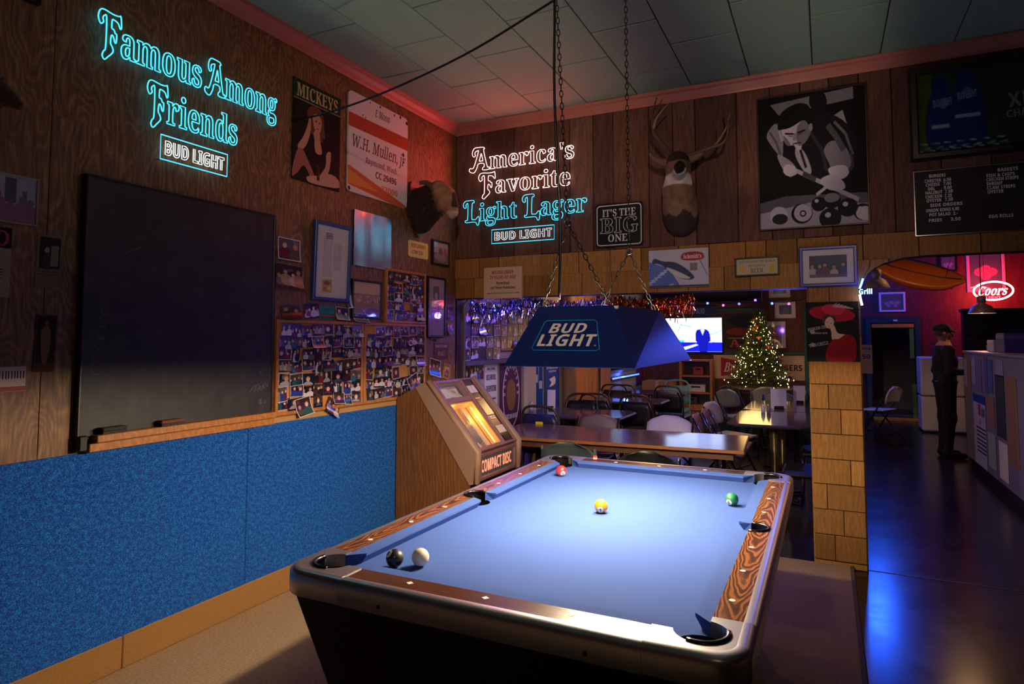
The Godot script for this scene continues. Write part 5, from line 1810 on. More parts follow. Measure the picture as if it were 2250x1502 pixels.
	# blue framed photo
	simple_tex("party_print", 96, 64, c8(34, 26, 44), func(im):
		poly(im, [[0, 0], [1, 0], [1, 0.35], [0.5, 0.5], [0, 0.3]], c8(30, 40, 84))
		for q in [[0.08, 0.55, 0], [0.28, 0.55, 1], [0.42, 0.5, 2], [0.66, 0.6, 0], [0.9, 0.5, 1]]:
			ell(im, q[0], q[1] - 0.05, 0.05, 0.08, c8(196, 150, 140))
			blob(im, [[q[0] - 0.1, 0.9], [q[0] - 0.08, q[1] + 0.06], [q[0] + 0.08, q[1] + 0.06], [q[0] + 0.1, 0.9]], [c8(190, 180, 196), c8(40, 60, 130), c8(120, 30, 60)][q[2]])
		rect(im, 0, 0.86, 1, 1, c8(120, 90, 96)))
	framed("picture_frame", "bright blue frame with a white mount above the pillar", on_back(0.024, 1.988, 0.0145), 0.352, 0.272, mat("royal_frame", c8(14, 40, 150), 0.35), 0.022, 0.02, mats.party_print, 0.040, mat("mount_white", c8(226, 218, 226), 0.7))
	make_player_poster()
	# lit-up champions sign, only its left part in the picture
	simple_tex("champions_print", 256, 192, c8(30, 58, 24), func(im):
		poly(im, [[0.36, 0], [1, 0], [1, 0.95], [0.52, 0.95], [0.36, 0.45]], c8(50, 40, 40))
		poly(im, [[0, 0], [0.1, 0], [0.1, 1], [0, 1]], c8(60, 78, 20))
		for q in [[0.15, 0.10, 0.92], [0.30, 0.0, 0.90]]:
			blob(im, [[q[0] - 0.05, q[1]], [q[0] + 0.05, q[1]], [q[0] + 0.06, q[1] + 0.16], [q[0] + 0.11, q[1] + 0.32], [q[0] + 0.12, q[2]], [q[0] - 0.08, q[2]], [q[0] - 0.08, q[1] + 0.30], [q[0] - 0.05, q[1] + 0.16]], c8(12, 36, 96))
			ell(im, q[0] + 0.02, q[1] + 0.30, 0.03, 0.07, c8(60, 96, 160))
			rect(im, q[0] - 0.06, q[1] + 0.56, q[0] + 0.10, q[1] + 0.61, c8(140, 150, 170))
		for i in 70:
			ell(im, fposmod(i * 0.618, 1.0) * 0.55, 0.93 + 0.05 * sin(i * 2.1), 0.012, 0.012, c8(60, 90, 110).lerp(c8(150, 170, 190), fposmod(i * 0.37, 1.0)))
		ell(im, 0.75, 0.13, 0.06, 0.085, c8(130, 126, 150), 0.4)
		poly(im, [[0.70, 0.2], [0.78, 0.2], [0.80, 0.42], [0.69, 0.42]], c8(110, 106, 130)), 0.03, 0.3)
	t = thing("champions_sign", "dark framed sign with two blue bottles at the upper right", "sign", on_back(0.99, 2.94, 0.008))
	part(t, "frame", frame_mesh(0.93, 0.60, 0.045, 0.05), mats.black_frame)
	part(t, "print", sheet(0.85, 0.52, 0.02), mats.champions_print)
	for w in [["BUD LIGHT", 0.10, 0.05, -0.285, 0.06, 0.45], ["BUD LIGHT", 0.10, 0.05, -0.155, 0.09, 0.45], ["XLVIII", 0.30, 0.09, 0.20, 0.03, 0.0], ["CHAMPIONS", 0.32, 0.045, 0.20, -0.055, 0.0]]:
		part(t, "lettering", words(w[0], w[1], w[2], "sans_bold", 0.001, 0.0), mat("sign_grey", c8(120, 116, 134), 0.5), Transform3D(Basis(Vector3(0, 0, 1), 0.08), Vector3(w[3], w[4], 0.02)))
	# menu board
	t = thing("menu_board", "dark letter board menu with white prices at the right", "menu", on_back(1.14, 2.363, 0.008))
	part(t, "frame", frame_mesh(1.22, 0.42, 0.008, 0.022), mats.chrome)
	part(t, "letter_panel", sheet(1.208, 0.408, 0.012), mat("menu_black", c8(26, 16, 16), 0.7))
	var L := mat("menu_letters", c8(236, 232, 238), 0.6)
	var rows := [["BURGERS", -0.512, 0.172, 0.088], ["CHESTER  6.50", -0.537, 0.142, 0.141], ["CHEESE   7.00", -0.532, 0.117, 0.136], ["DBL        9.00", -0.520, 0.091, 0.126], ["HALIBUT  7.50", -0.535, 0.066, 0.146], ["CHICKEN  7.25", -0.535, 0.040, 0.140], ["OYSTER   7.50", -0.530, 0.015, 0.140], ["SIDE ORDERS", -0.512, -0.016, 0.170], ["ONION RINGS 5.00", -0.535, -0.048, 0.175], ["POT SALAD  2.-", -0.518, -0.076, 0.150], ["FRIES      3.50", -0.522, -0.112, 0.168], ["BASKETS", -0.155, 0.172, 0.10], ["FISH & CHIPS", -0.212, 0.142, 0.14], ["CHICKEN STRIPS", -0.214, 0.117, 0.16], ["SHRIMP", -0.214, 0.091, 0.08], ["CLAM STRIPS", -0.212, 0.066, 0.14], ["OYSTER", -0.210, 0.040, 0.08], ["EGG ROLLS", -0.208, -0.112, 0.12]]
	for w in rows:
		part(t, "menu_line", words(w[0], w[3], 0.0205, "sans_bold", 0.003), L, Transform3D(Basis(), Vector3(w[1] + w[3] / 2 - 0.01, w[2], 0.012)))
	# tin sign of a woman in a red hat, on the pillar
	simple_tex("hat_print", 160, 200, c8(24, 22, 26), func(im):
		var red := c8(176, 26, 44)
		ell(im, 0.5, 0.20, 0.44, 0.13, red, 0.1)
		ell(im, 0.52, 0.13, 0.22, 0.09, c8(206, 50, 64), 0.1)
		for i in 6:
			stroke(im, [[0.52, 0.08], [0.6 + i * 0.06, 0.02 + i * 0.02]], 0.02, c8(190, 150, 140))
		blob(im, [[0.32, 0.30], [0.36, 0.22], [0.54, 0.24], [0.58, 0.34], [0.50, 0.42], [0.36, 0.40]], c8(84, 48, 34))
		ell(im, 0.45, 0.35, 0.085, 0.10, c8(226, 186, 156), 0.3)
		blob(im, [[0.46, 0.42], [0.54, 0.40], [0.60, 0.52], [0.76, 0.56], [0.66, 0.66], [0.50, 0.64], [0.48, 0.52]], c8(226, 186, 156))
		blob(im, [[0.40, 1.0], [0.38, 0.80], [0.50, 0.64], [0.62, 0.62], [0.78, 0.54], [0.92, 0.62], [0.94, 0.84], [0.86, 1.0]], c8(150, 20, 36))
		ell(im, 0.41, 0.345, 0.012, 0.007, c8(40, 30, 30))
		ell(im, 0.48, 0.36, 0.012, 0.007, c8(40, 30, 30))
		ell(im, 0.435, 0.41, 0.018, 0.008, c8(180, 40, 50))
		ell(im, 0.12, 0.50, 0.05, 0.035, c8(160, 150, 140))
		ell(im, 0.12, 0.72, 0.05, 0.035, c8(160, 150, 140)), 0.04, 0.3)
	t = thing("hat_lady_tin_sign", "tin sign of a woman in a red hat on the pillar", "sign", on_back(0.039, 1.549, 0.0085))
	part(t, "print", sheet(0.318, 0.40, 0.004), mats.hat_print)
	for w in [["PEERLESS CHIPS", 0.13, 0.020, -0.085, 0.025, 0.2], ["CHEWING GUM", 0.10, 0.011, -0.08, -0.01, 0.0], ["TOLU-CHICLE", 0.12, 0.022, -0.085, -0.085, 0.2]]:
		part(t, "lettering", words(w[0], w[1], w[2], "serif_bold", 0.0008), mat("sign_pale", c8(190, 186, 184), 0.5), Transform3D(Basis(Vector3(0, 0, 1), w[5]), Vector3(w[3], w[4], 0.004)))

func make_player_poster() -> void:
	var k := c8(10, 9, 12)
	var w := c8(196, 188, 204)
	simple_tex("player_print", 320, 432, k, func(im):
		poly(im, [[0.12, 0.05], [0.9, 0.0], [0.9, 0.09], [0.2, 0.14]], c8(120, 114, 128))
		poly(im, [[0.66, 0.22], [0.80, 0.16], [0.86, 0.34]], c8(150, 144, 156))
		blob(im, [[0.52, 0.0], [0.62, 0.0], [0.66, 0.10], [0.58, 0.16], [0.50, 0.09]], c8(20, 18, 22))
		# table surface
		poly(im, [[0, 0.80], [0.25, 0.76], [1, 0.78], [1, 1], [0, 1]], c8(96, 92, 106))
		poly(im, [[0, 0.88], [0.5, 0.82], [1, 0.86], [1, 1], [0, 1]], c8(170, 164, 182))
		# jacket and sleeves
		blob(im, [[0.10, 0.30], [0.22, 0.22], [0.40, 0.14], [0.62, 0.16], [0.80, 0.24], [0.92, 0.40], [0.90, 0.62], [0.70, 0.70], [0.40, 0.62], [0.26, 0.46], [0.12, 0.40]], c8(22, 20, 26))
		blob(im, [[0.08, 0.28], [0.16, 0.20], [0.24, 0.24], [0.24, 0.36], [0.22, 0.46], [0.12, 0.36]], c8(136, 130, 146))
		blob(im, [[0.62, 0.44], [0.70, 0.38], [0.82, 0.44], [0.86, 0.58], [0.72, 0.64], [0.66, 0.54]], c8(130, 124, 140))
		blob(im, [[0.18, 0.44], [0.28, 0.48], [0.36, 0.56], [0.30, 0.62], [0.22, 0.54]], c8(150, 144, 160))
		blob(im, [[0.36, 0.40], [0.44, 0.44], [0.50, 0.58], [0.46, 0.62], [0.36, 0.48]], c8(176, 170, 184))
		stroke(im, [[0.50, 0.30], [0.60, 0.44], [0.64, 0.60]], 0.03, c8(52, 48, 58))
		stroke(im, [[0.66, 0.26], [0.74, 0.36], [0.80, 0.46]], 0.05, c8(84, 80, 92))
		stroke(im, [[0.72, 0.24], [0.82, 0.34], [0.88, 0.50]], 0.025, c8(110, 104, 118))
		stroke(im, [[0.86, 0.46], [0.88, 0.58], [0.80, 0.66]], 0.02, c8(70, 66, 78))
		stroke(im, [[0.11, 0.26], [0.17, 0.34], [0.21, 0.44]], 0.02, c8(92, 86, 100))
		stroke(im, [[0.20, 0.25], [0.23, 0.34]], 0.02, c8(176, 170, 184))
		poly(im, [[0.34, 0.38], [0.42, 0.38], [0.40, 0.46]], c8(206, 200, 214))
		stroke(im, [[0.40, 0.42], [0.45, 0.56]], 0.022, c8(40, 36, 44))
		# face and hair
		blob(im, [[0.22, 0.24], [0.26, 0.14], [0.38, 0.10], [0.48, 0.14], [0.50, 0.26], [0.44, 0.36], [0.32, 0.38], [0.26, 0.36]], w)
		blob(im, [[0.38, 0.24], [0.50, 0.18], [0.51, 0.28], [0.45, 0.37], [0.38, 0.38]], c8(120, 114, 128))
		blob(im, [[0.19, 0.24], [0.22, 0.13], [0.36, 0.07], [0.48, 0.09], [0.53, 0.20], [0.49, 0.24], [0.44, 0.20], [0.32, 0.24], [0.24, 0.25]], c8(14, 13, 16))
		stroke(im, [[0.26, 0.285], [0.34, 0.295]], 0.012, k)
		stroke(im, [[0.38, 0.29], [0.45, 0.275]], 0.012, k)
		poly(im, [[0.34, 0.29], [0.37, 0.29], [0.37, 0.345], [0.33, 0.345]], c8(150, 144, 158))
		stroke(im, [[0.33, 0.37], [0.41, 0.365]], 0.008, c8(40, 36, 40))
		blob(im, [[0.24, 0.30], [0.28, 0.33], [0.31, 0.38], [0.27, 0.37]], c8(120, 114, 128))
		ell(im, 0.505, 0.26, 0.018, 0.03, c8(150, 144, 158))
		stroke(im, [[0.29, 0.305], [0.33, 0.31]], 0.006, c8(70, 64, 72))
		stroke(im, [[0.38, 0.305], [0.43, 0.295]], 0.006, c8(60, 54, 62))
		# cuffs, hands, cue
		blob(im, [[0.66, 0.58], [0.80, 0.57], [0.84, 0.63], [0.78, 0.67], [0.68, 0.64]], c8(206, 200, 214))
		stroke(im, [[0.28, 0.54], [0.92, 0.83]], 0.034, c8(176, 170, 184))
		stroke(im, [[0.42, 0.60], [0.54, 0.655]], 0.036, c8(70, 66, 76))
		blob(im, [[0.26, 0.52], [0.34, 0.54], [0.36, 0.60], [0.28, 0.61], [0.23, 0.57]], w)
		blob(im, [[0.58, 0.66], [0.68, 0.63], [0.78, 0.68], [0.80, 0.74], [0.70, 0.75], [0.62, 0.72]], w)
		stroke(im, [[0.63, 0.72], [0.54, 0.77]], 0.026, w)
		# balls
		ell(im, 0.18, 0.90, 0.085, 0.066, c8(200, 194, 206))
		ell(im, 0.19, 0.93, 0.075, 0.04, c8(40, 36, 42))
		ell(im, 0.40, 0.90, 0.10, 0.075, c8(24, 22, 26))
		ell(im, 0.41, 0.895, 0.085, 0.066, w)
		ell(im, 0.41, 0.90, 0.03, 0.024, k)
		ell(im, 0.41, 0.90, 0.02, 0.015, w)
		for q in [[0.56, 0.84, 0.07], [0.68, 0.82, 0.08], [0.66, 0.95, 0.10], [0.82, 0.88, 0.09], [0.95, 0.92, 0.08]]:
			ell(im, q[0], q[1], q[2], q[2] * 0.75, c8(30, 27, 34))
			ell(im, q[0] - 0.02, q[1] - 0.025, q[2] * 0.28, q[2] * 0.2, c8(200, 194, 206))
		ell(im, 0.68, 0.80, 0.07, 0.035, c8(140, 134, 146))
		ell(im, 0.97, 0.93, 0.08, 0.05, c8(206, 200, 206)), 0.05, 0.35)
	var t := thing("player_poster", "large black and white poster of a man aiming a cue", "poster", on_back(-0.06, 2.73, 0.008))
	part(t, "frame", frame_mesh(0.685, 0.945, 0.010, 0.02), mats.black_frame)
	part(t, "print", sheet(0.667, 0.927, 0.012), mats.player_print)
# ---------------------------------------------------------------- jukebox
func make_jukebox() -> void:
	var z0 := -3.97
	var z1 := -4.68
	var t := thing("jukebox", "tan and woodgrain compact disc jukebox against the left wall", "jukebox", at(0, 0.022, 0))
	var side := PackedVector2Array([Vector2(-2.872, 0), Vector2(-2.255, 0), Vector2(-2.255, 0.475), Vector2(-2.70, 1.125), Vector2(-2.872, 1.045)])
	for z in [z0, z1 + 0.02]:
		var s := st0()
		prism(s, side, z - 0.02, z)
		part(t, "side_panel", s, mats.jukebox_veneer)
	var s2 := slab(-2.865, -2.30, 0.02, 0.46, z1 + 0.022, z0 - 0.022)
	part(t, "base", s2, mat("jukebox_base", c8(30, 26, 24), 0.5))
	part(t, "back", slab(-2.872, -2.80, 0.02, 1.04, z1 + 0.022, z0 - 0.022), mats.jukebox_base)
	var tan := mat("jukebox_tan", c8(150, 118, 98), 0.5)
	var mauve := mat("jukebox_mauve", c8(126, 84, 76), 0.45)
	var cheek := PackedVector2Array([Vector2(-2.705, 1.125), Vector2(-2.66, 1.155), Vector2(-2.615, 1.163), Vector2(-2.203, 0.683), Vector2(-2.216, 0.475), Vector2(-2.25, 0.465)])
	for z in [z0 + 0.006, z1 + 0.054]:
		var s := st0()
		prism(s, cheek, z - 0.06, z)
		var c := part(t, "cheek", s, tan)
		part(c, "rolled_rim", pipe([Vector3(-2.615, 1.163, z - 0.03), Vector3(-2.203, 0.683, z - 0.03), Vector3(-2.216, 0.475, z - 0.03)], 0.031, 10), tan)
	# sloping face: local x to the right, y up the slope
	var up := Vector3(-2.615 + 2.203, 1.163 - 0.683, 0).normalized()
	var slope := Transform3D(Basis(Vector3(0, 0, -1), up, Vector3(0, 0, -1).cross(up)), Vector3(-2.409, 0.923, (z0 + z1) / 2))
	var H := 0.316
	var bars := [[-0.297, -0.265, -H, H], [0.075, 0.115, -H, H], [0.27, 0.297, -H, H], [-0.265, 0.075, H - 0.03, H], [-0.265, 0.075, 0.105, 0.15], [-0.265, 0.075, -H, -H + 0.03], [0.115, 0.27, H - 0.02, H], [0.115, 0.27, -H, -H + 0.02]]
	for b in bars:
		var s := st0()
		cbox(s, slope * Vector3((b[0] + b[1]) / 2, (b[2] + b[3]) / 2, -0.012), Vector3(b[1] - b[0], b[3] - b[2], 0.05), 0.005, slope.basis)
		part(t, "face_bar", s, mauve)
	# upper window: pale title cards in shade
	part(t, "upper_window_back", bm(0.345, 0.14, 0.005, 0.001), mat("window_back", c8(196, 160, 120), 0.6), slope * Transform3D(Basis(), Vector3(-0.095, 0.218, -0.055)))
	var s := st0(true)
	for j in 6:
		for i in 8:
			var q := []
			for k in [[0, 0], [1, 0], [1, 1], [0, 1]]:
				var u: float = (i + k[0]) / 8.0
				var v: float = (j + k[1]) / 6.0
				q.append(slope * Vector3(-0.18 + u * 0.24, 0.155 + v * 0.11, -0.045 + 0.012 * sin(u * 7.0 + v * 3.0) * sin(v * 5.0 + u)))
			face(s, q, slope.basis.z)
	part(t, "crumpled_paper", s, mats.paper)
	part(t, "window_glass", bm(0.345, 0.14, 0.003, 0.0005), mats.pane, slope * Transform3D(Basis(), Vector3(-0.095, 0.218, 0.0)))
	# lower window: lit player well
	var well := mat("player_well", c8(240, 190, 90), 0.6)
	for b in [[-0.262, -0.252, -0.286, 0.105, -0.07, 0.0], [0.062, 0.075, -0.286, 0.105, -0.07, 0.0], [-0.262, 0.075, 0.095, 0.105, -0.07, 0.0], [-0.262, 0.075, -0.29, -0.282, -0.07, 0.0], [-0.262, 0.075, -0.29, 0.105, -0.09, -0.08]]:
		var q := st0()
		cbox(q, slope * Vector3((b[0] + b[1]) / 2, (b[2] + b[3]) / 2, (b[4] + b[5]) / 2), Vector3(b[1] - b[0], b[3] - b[2], b[5] - b[4]), 0.001, slope.basis)
		part(t, "well_wall", q, well)
	var strip := glow("jukebox_lamp", c8(255, 206, 90), 2.2)
	part(t, "lamp_tube", pipe([slope * Vector3(0.045, -0.26, -0.03), slope * Vector3(0.045, 0.07, -0.03)], 0.006, 8), strip)
	omni("jukebox_light", slope * Vector3(0.02, -0.02, -0.02) + Vector3(0, 0.022, 0), c8(255, 200, 90), 0.012, 0.02)
	omni("jukebox_light", slope * Vector3(-0.22, 0.07, -0.02) + Vector3(0, 0.022, 0), c8(255, 200, 90), 0.008, 0.02)
	var beige := mat("player_beige", c8(220, 204, 170), 0.5)
	for b in [["player_box", 0.12, 0.17, 0.03, -0.13, -0.14, -0.062, mats.black_plastic], ["player_plate", 0.10, 0.10, 0.02, -0.20, 0.03, -0.066, beige], ["magazine", 0.05, 0.33, 0.02, -0.035, -0.09, -0.064, beige], ["title_card", 0.08, 0.05, 0.012, -0.185, -0.245, -0.05, mats.paper]]:
		part(t, b[0], bm(b[1], b[2], b[3], 0.003), b[7], slope * Transform3D(Basis(), Vector3(b[4], b[5], b[6])))
	for x in [-0.085, -0.070]:
		part(t, "guide_rod", pipe([slope * Vector3(x, -0.28, -0.05), slope * Vector3(x, 0.08, -0.05)], 0.0045, 8), mats.chrome)
	part(t, "window_glass", bm(0.345, 0.39, 0.003, 0.0005), mats.pane, slope * Transform3D(Basis(), Vector3(-0.095, -0.09, 0.0)))
	# control strip
	part(t, "control_panel", bm(0.157, 0.60, 0.02, 0.002), mat("control_dark", c8(44, 18, 28), 0.3), slope * Transform3D(Basis(), Vector3(0.192, 0, -0.008)))
	for b in [["instruction_card", 0.05, 0.07, 0.162, 0.205, mats.paper], ["instruction_card", 0.045, 0.07, 0.222, 0.205, mats.paper], ["keypad", 0.11, 0.07, 0.195, -0.185, mat("keypad_yellow", c8(236, 206, 96), 0.5)], ["coin_slot", 0.10, 0.045, 0.195, -0.26, mats.black_plastic], ["display", 0.12, 0.16, 0.19, 0.03, mats.black_plastic]]:
		part(t, b[0], bm(b[1], b[2], 0.006, 0.001), b[5], slope * Transform3D(Basis(), Vector3(b[3], b[4], 0.004)))
	for k in 4:
		part(t, "key_row", bm(0.10, 0.010, 0.004, 0.001), mats.white_paint, slope * Transform3D(Basis(), Vector3(0.195, -0.162 - k * 0.015, 0.008)))
	part(t, "display_glow", words("SELECT", 0.07, 0.009, "sans_bold", 0.001), glow("red_led", c8(255, 90, 30), 1.0), slope * Transform3D(Basis(), Vector3(0.17, 0.115, 0.007)))
	part(t, "display_glow", words("CREDITS 0", 0.075, 0.008, "sans_bold", 0.001), mats.red_led, slope * Transform3D(Basis(), Vector3(0.19, -0.085, 0.007)))
	part(t, "display_glow", ball(0.004, 8, 6), glow("blue_led", c8(40, 140, 255), 3.0), slope * Transform3D(Basis(), Vector3(0.165, -0.07, 0.006)))
	# lower front panel with lit name
	var front := Transform3D(Basis(Vector3(0, 0, -1), Vector3(0, 1, 0), Vector3(1, 0, 0)), Vector3(-2.222, 0.575, (z0 + z1) / 2))
	var fr := part(t, "name_panel", frame_mesh(0.59, 0.19, 0.03, 0.022), mauve, front)
	part(fr, "name_backing", sheet(0.535, 0.135, 0.006), mat("name_black", c8(20, 8, 6), 0.2))
	part(fr, "name_lettering", words("COMPACT DISC", 0.48, 0.085, "sans_bold", 0.002), glow("name_glow", c8(255, 120, 16), 1.1), Transform3D(Basis(), Vector3(-0.01, 0, 0.006)))
	part(fr, "name_glass", sheet(0.535, 0.135, 0.002), mats.pane, Transform3D(Basis(), Vector3(0, 0, 0.012)))
	for z in [-0.26, 0.24]:
		part(t, "leg_trim", bm(0.015, 0.30, 0.03, 0.003), mats.chrome, Transform3D(Basis(), Vector3(-2.262, 0.30, (z0 + z1) / 2 + z)))

# ---------------------------------------------------------------- dining room
func on_dl(z: float, y: float, lift := 0.0, tilt := 0.0) -> Transform3D:
	return Transform3D(WALL_LEFT * Basis(Vector3(0, 0, 1), tilt), Vector3(-2.947 + lift, y, z))

func on_db(x: float, y: float, lift := 0.0) -> Transform3D:
	return Transform3D(Basis(), Vector3(x, y, -11.497 + lift))

func curved_panel(half: Array, h: float, bend: float, th: float) -> ArrayMesh:
	var s := st0(true)
	var n := half.size() - 1
	var row := func(i: int, side: float):
		var out := []
		for k in 9:
			var u := k / 4.0 - 1.0
			out.append(Vector3(u * half[i], h * i / n, bend * u * u + side * th * 0.5))
		return out
	for i in n:
		var a: Array = row.call(i, 1.0)
		var b: Array = row.call(i + 1, 1.0)
		var c: Array = row.call(i, -1.0)
		var d: Array = row.call(i + 1, -1.0)
		for k in 8:
			face(s, [a[k], a[k + 1], b[k + 1], b[k]], Vector3.BACK)
			face(s, [c[k], c[k + 1], d[k + 1], d[k]], Vector3.FORWARD)
		face(s, [a[0], b[0], d[0], c[0]], Vector3.LEFT)
		face(s, [a[8], b[8], d[8], c[8]], Vector3.RIGHT)
		if i == 0:
			for k in 8:
				face(s, [a[k], a[k + 1], c[k + 1], c[k]], Vector3.DOWN)
		if i == n - 1:
			for k in 8:
				face(s, [b[k], b[k + 1], d[k + 1], d[k]], Vector3.UP)
	return done(s)

# chairs look towards +z, back at -z
func banquet_chair(label: String, xf: Transform3D, metal: Material, pad: Material) -> Node3D:
	var t := thing("banquet_chair", label, "chair", xf, "stacking chairs with hooped backs")
	part(t, "seat", bm(0.40, 0.055, 0.40, 0.02), pad, Transform3D(Basis(), Vector3(0, 0.45, 0.02)))
	var hoop := [Vector3(-0.19, 0.44, -0.18), Vector3(-0.195, 0.62, -0.205), Vector3(-0.18, 0.78, -0.235), Vector3(-0.13, 0.86, -0.25), Vector3(0, 0.875, -0.255), Vector3(0.13, 0.86, -0.25), Vector3(0.18, 0.78, -0.235), Vector3(0.195, 0.62, -0.205), Vector3(0.19, 0.44, -0.18)]
	part(t, "back_hoop", pipe(smooth_path(hoop, 4), 0.0125, 7), metal)
	part(t, "backrest", curved_panel([0.17, 0.18, 0.178, 0.17, 0.145], 0.27, 0.01, 0.03), pad, Transform3D(Basis(Vector3.RIGHT, -0.12), Vector3(0, 0.53, -0.205)))
	for sx in [-1, 1]:
		part(t, "leg", pipe([Vector3(sx * 0.19, 0.44, -0.18), Vector3(sx * 0.205, 0.0, -0.235)], 0.0125, 7), metal)
		part(t, "leg", pipe([Vector3(sx * 0.18, 0.43, 0.19), Vector3(sx * 0.205, 0.0, 0.215)], 0.0125, 7), metal)
	return t

func folding_chair(called: String, label: String, xf: Transform3D, shell: Material, metal: Material, plastic: bool, group: String) -> Node3D:
	var t := thing(called, label, "chair", xf, group)
	var w := 0.225 if plastic else 0.205
	var half := [w * 0.86, w * 0.98, w, w, w * 0.98, w * 0.92, w * 0.74, w * 0.35]
	part(t, "backrest", curved_panel(half, 0.25 if plastic else 0.19, -0.035, 0.022 if plastic else 0.006), shell, Transform3D(Basis(Vector3.RIGHT, -0.25), Vector3(0, 0.56 if plastic else 0.61, -0.15)))
	part(t, "seat", bm(0.40, 0.022, 0.38, 0.010), shell, Transform3D(Basis(Vector3.RIGHT, 0.05), Vector3(0, 0.445, 0.04)))
	for sx in [-1, 1]:
		var x: float = sx * (w - 0.012)
		part(t, "front_leg", pipe([Vector3(x, 0.76, -0.215), Vector3(x, 0.45, -0.05), Vector3(x * 1.02, 0.0, 0.21)], 0.0115, 7), metal)
		part(t, "rear_leg", pipe([Vector3(x * 0.9, 0.43, 0.12), Vector3(x * 0.95, 0.0, -0.24)], 0.011, 7), metal)
	for b in [[0.12, 0.14], [0.10, -0.16]]:
		part(t, "cross_bar", pipe([Vector3(-w * 0.9, b[0], b[1]), Vector3(w * 0.9, b[0], b[1])], 0.008, 6), metal)
	return t

func cafe_table(label: String, x0: float, x1: float, z0: float, z1: float, top: Material, h := 0.745) -> Node3D:
	var t := thing("cafe_table", label, "table", at((x0 + x1) / 2, 0, (z0 + z1) / 2), "dining tables")
	var w := absf(x1 - x0)
	var d := absf(z1 - z0)
	var c := 0.10
	var p := PackedVector2Array([Vector2(-w / 2 + c, -d / 2), Vector2(w / 2 - c, -d / 2), Vector2(w / 2, -d / 2 + c), Vector2(w / 2, d / 2 - c), Vector2(w / 2 - c, d / 2), Vector2(-w / 2 + c, d / 2), Vector2(-w / 2, d / 2 - c), Vector2(-w / 2, -d / 2 + c)])
	var flat := Transform3D(Basis(Vector3(1, 0, 0), Vector3(0, 0, 1), Vector3(0, 1, 0)), Vector3.ZERO)
	var s := st0()
	prism(s, p, h - 0.028, h, flat)
	part(t, "tabletop", s, top)
	s = st0()
	var edge := []
	for q in p:
		edge.append(Vector3(q.x * 1.003, h - 0.015, q.y * 1.003))
	tube(s, edge, 0.014, 4, true)
	part(t, "edge_band", s, mat("edge_band", c8(86, 78, 90), 0.3, 0.4))
	s = st0(true)
	lathe(s, [Vector2(0.04, h - 0.03), Vector2(0.038, 0.06), Vector2(0.05, 0.04)], 14)
	part(t, "column", s, mat("brassy_post", c8(120, 104, 70), 0.3, 0.7))
	for k in 4:
		var a := PI / 4 + k * PI / 2
		part(t, "foot", pipe([Vector3(0, 0.05, 0), Vector3(cos(a) * 0.3, 0.018, sin(a) * 0.3)], 0.022, 7, false, 0.015), mats.black_iron)
	return t

func bottle_thing(called: String, label: String, p: Vector3, col: Color, h: float, r: float) -> void:
	var t := thing(called, label, "condiment", at(p.x, p.y, p.z), "condiments on the tables")
	var s := st0(true)
	lathe(s, [Vector2(0.001, 0), Vector2(r, 0.002), Vector2(r, h * 0.6), Vector2(r * 0.5, h * 0.8), Vector2(r * 0.45, h * 0.9)], 12)
	part(t, "body", s, mat("condiment" + col.to_html(), col, 0.15))
	s = st0(true)
	lathe(s, [Vector2(r * 0.55, h * 0.88), Vector2(r * 0.55, h), Vector2(0.001, h)], 12)
	part(t, "cap", s, mats.chrome)

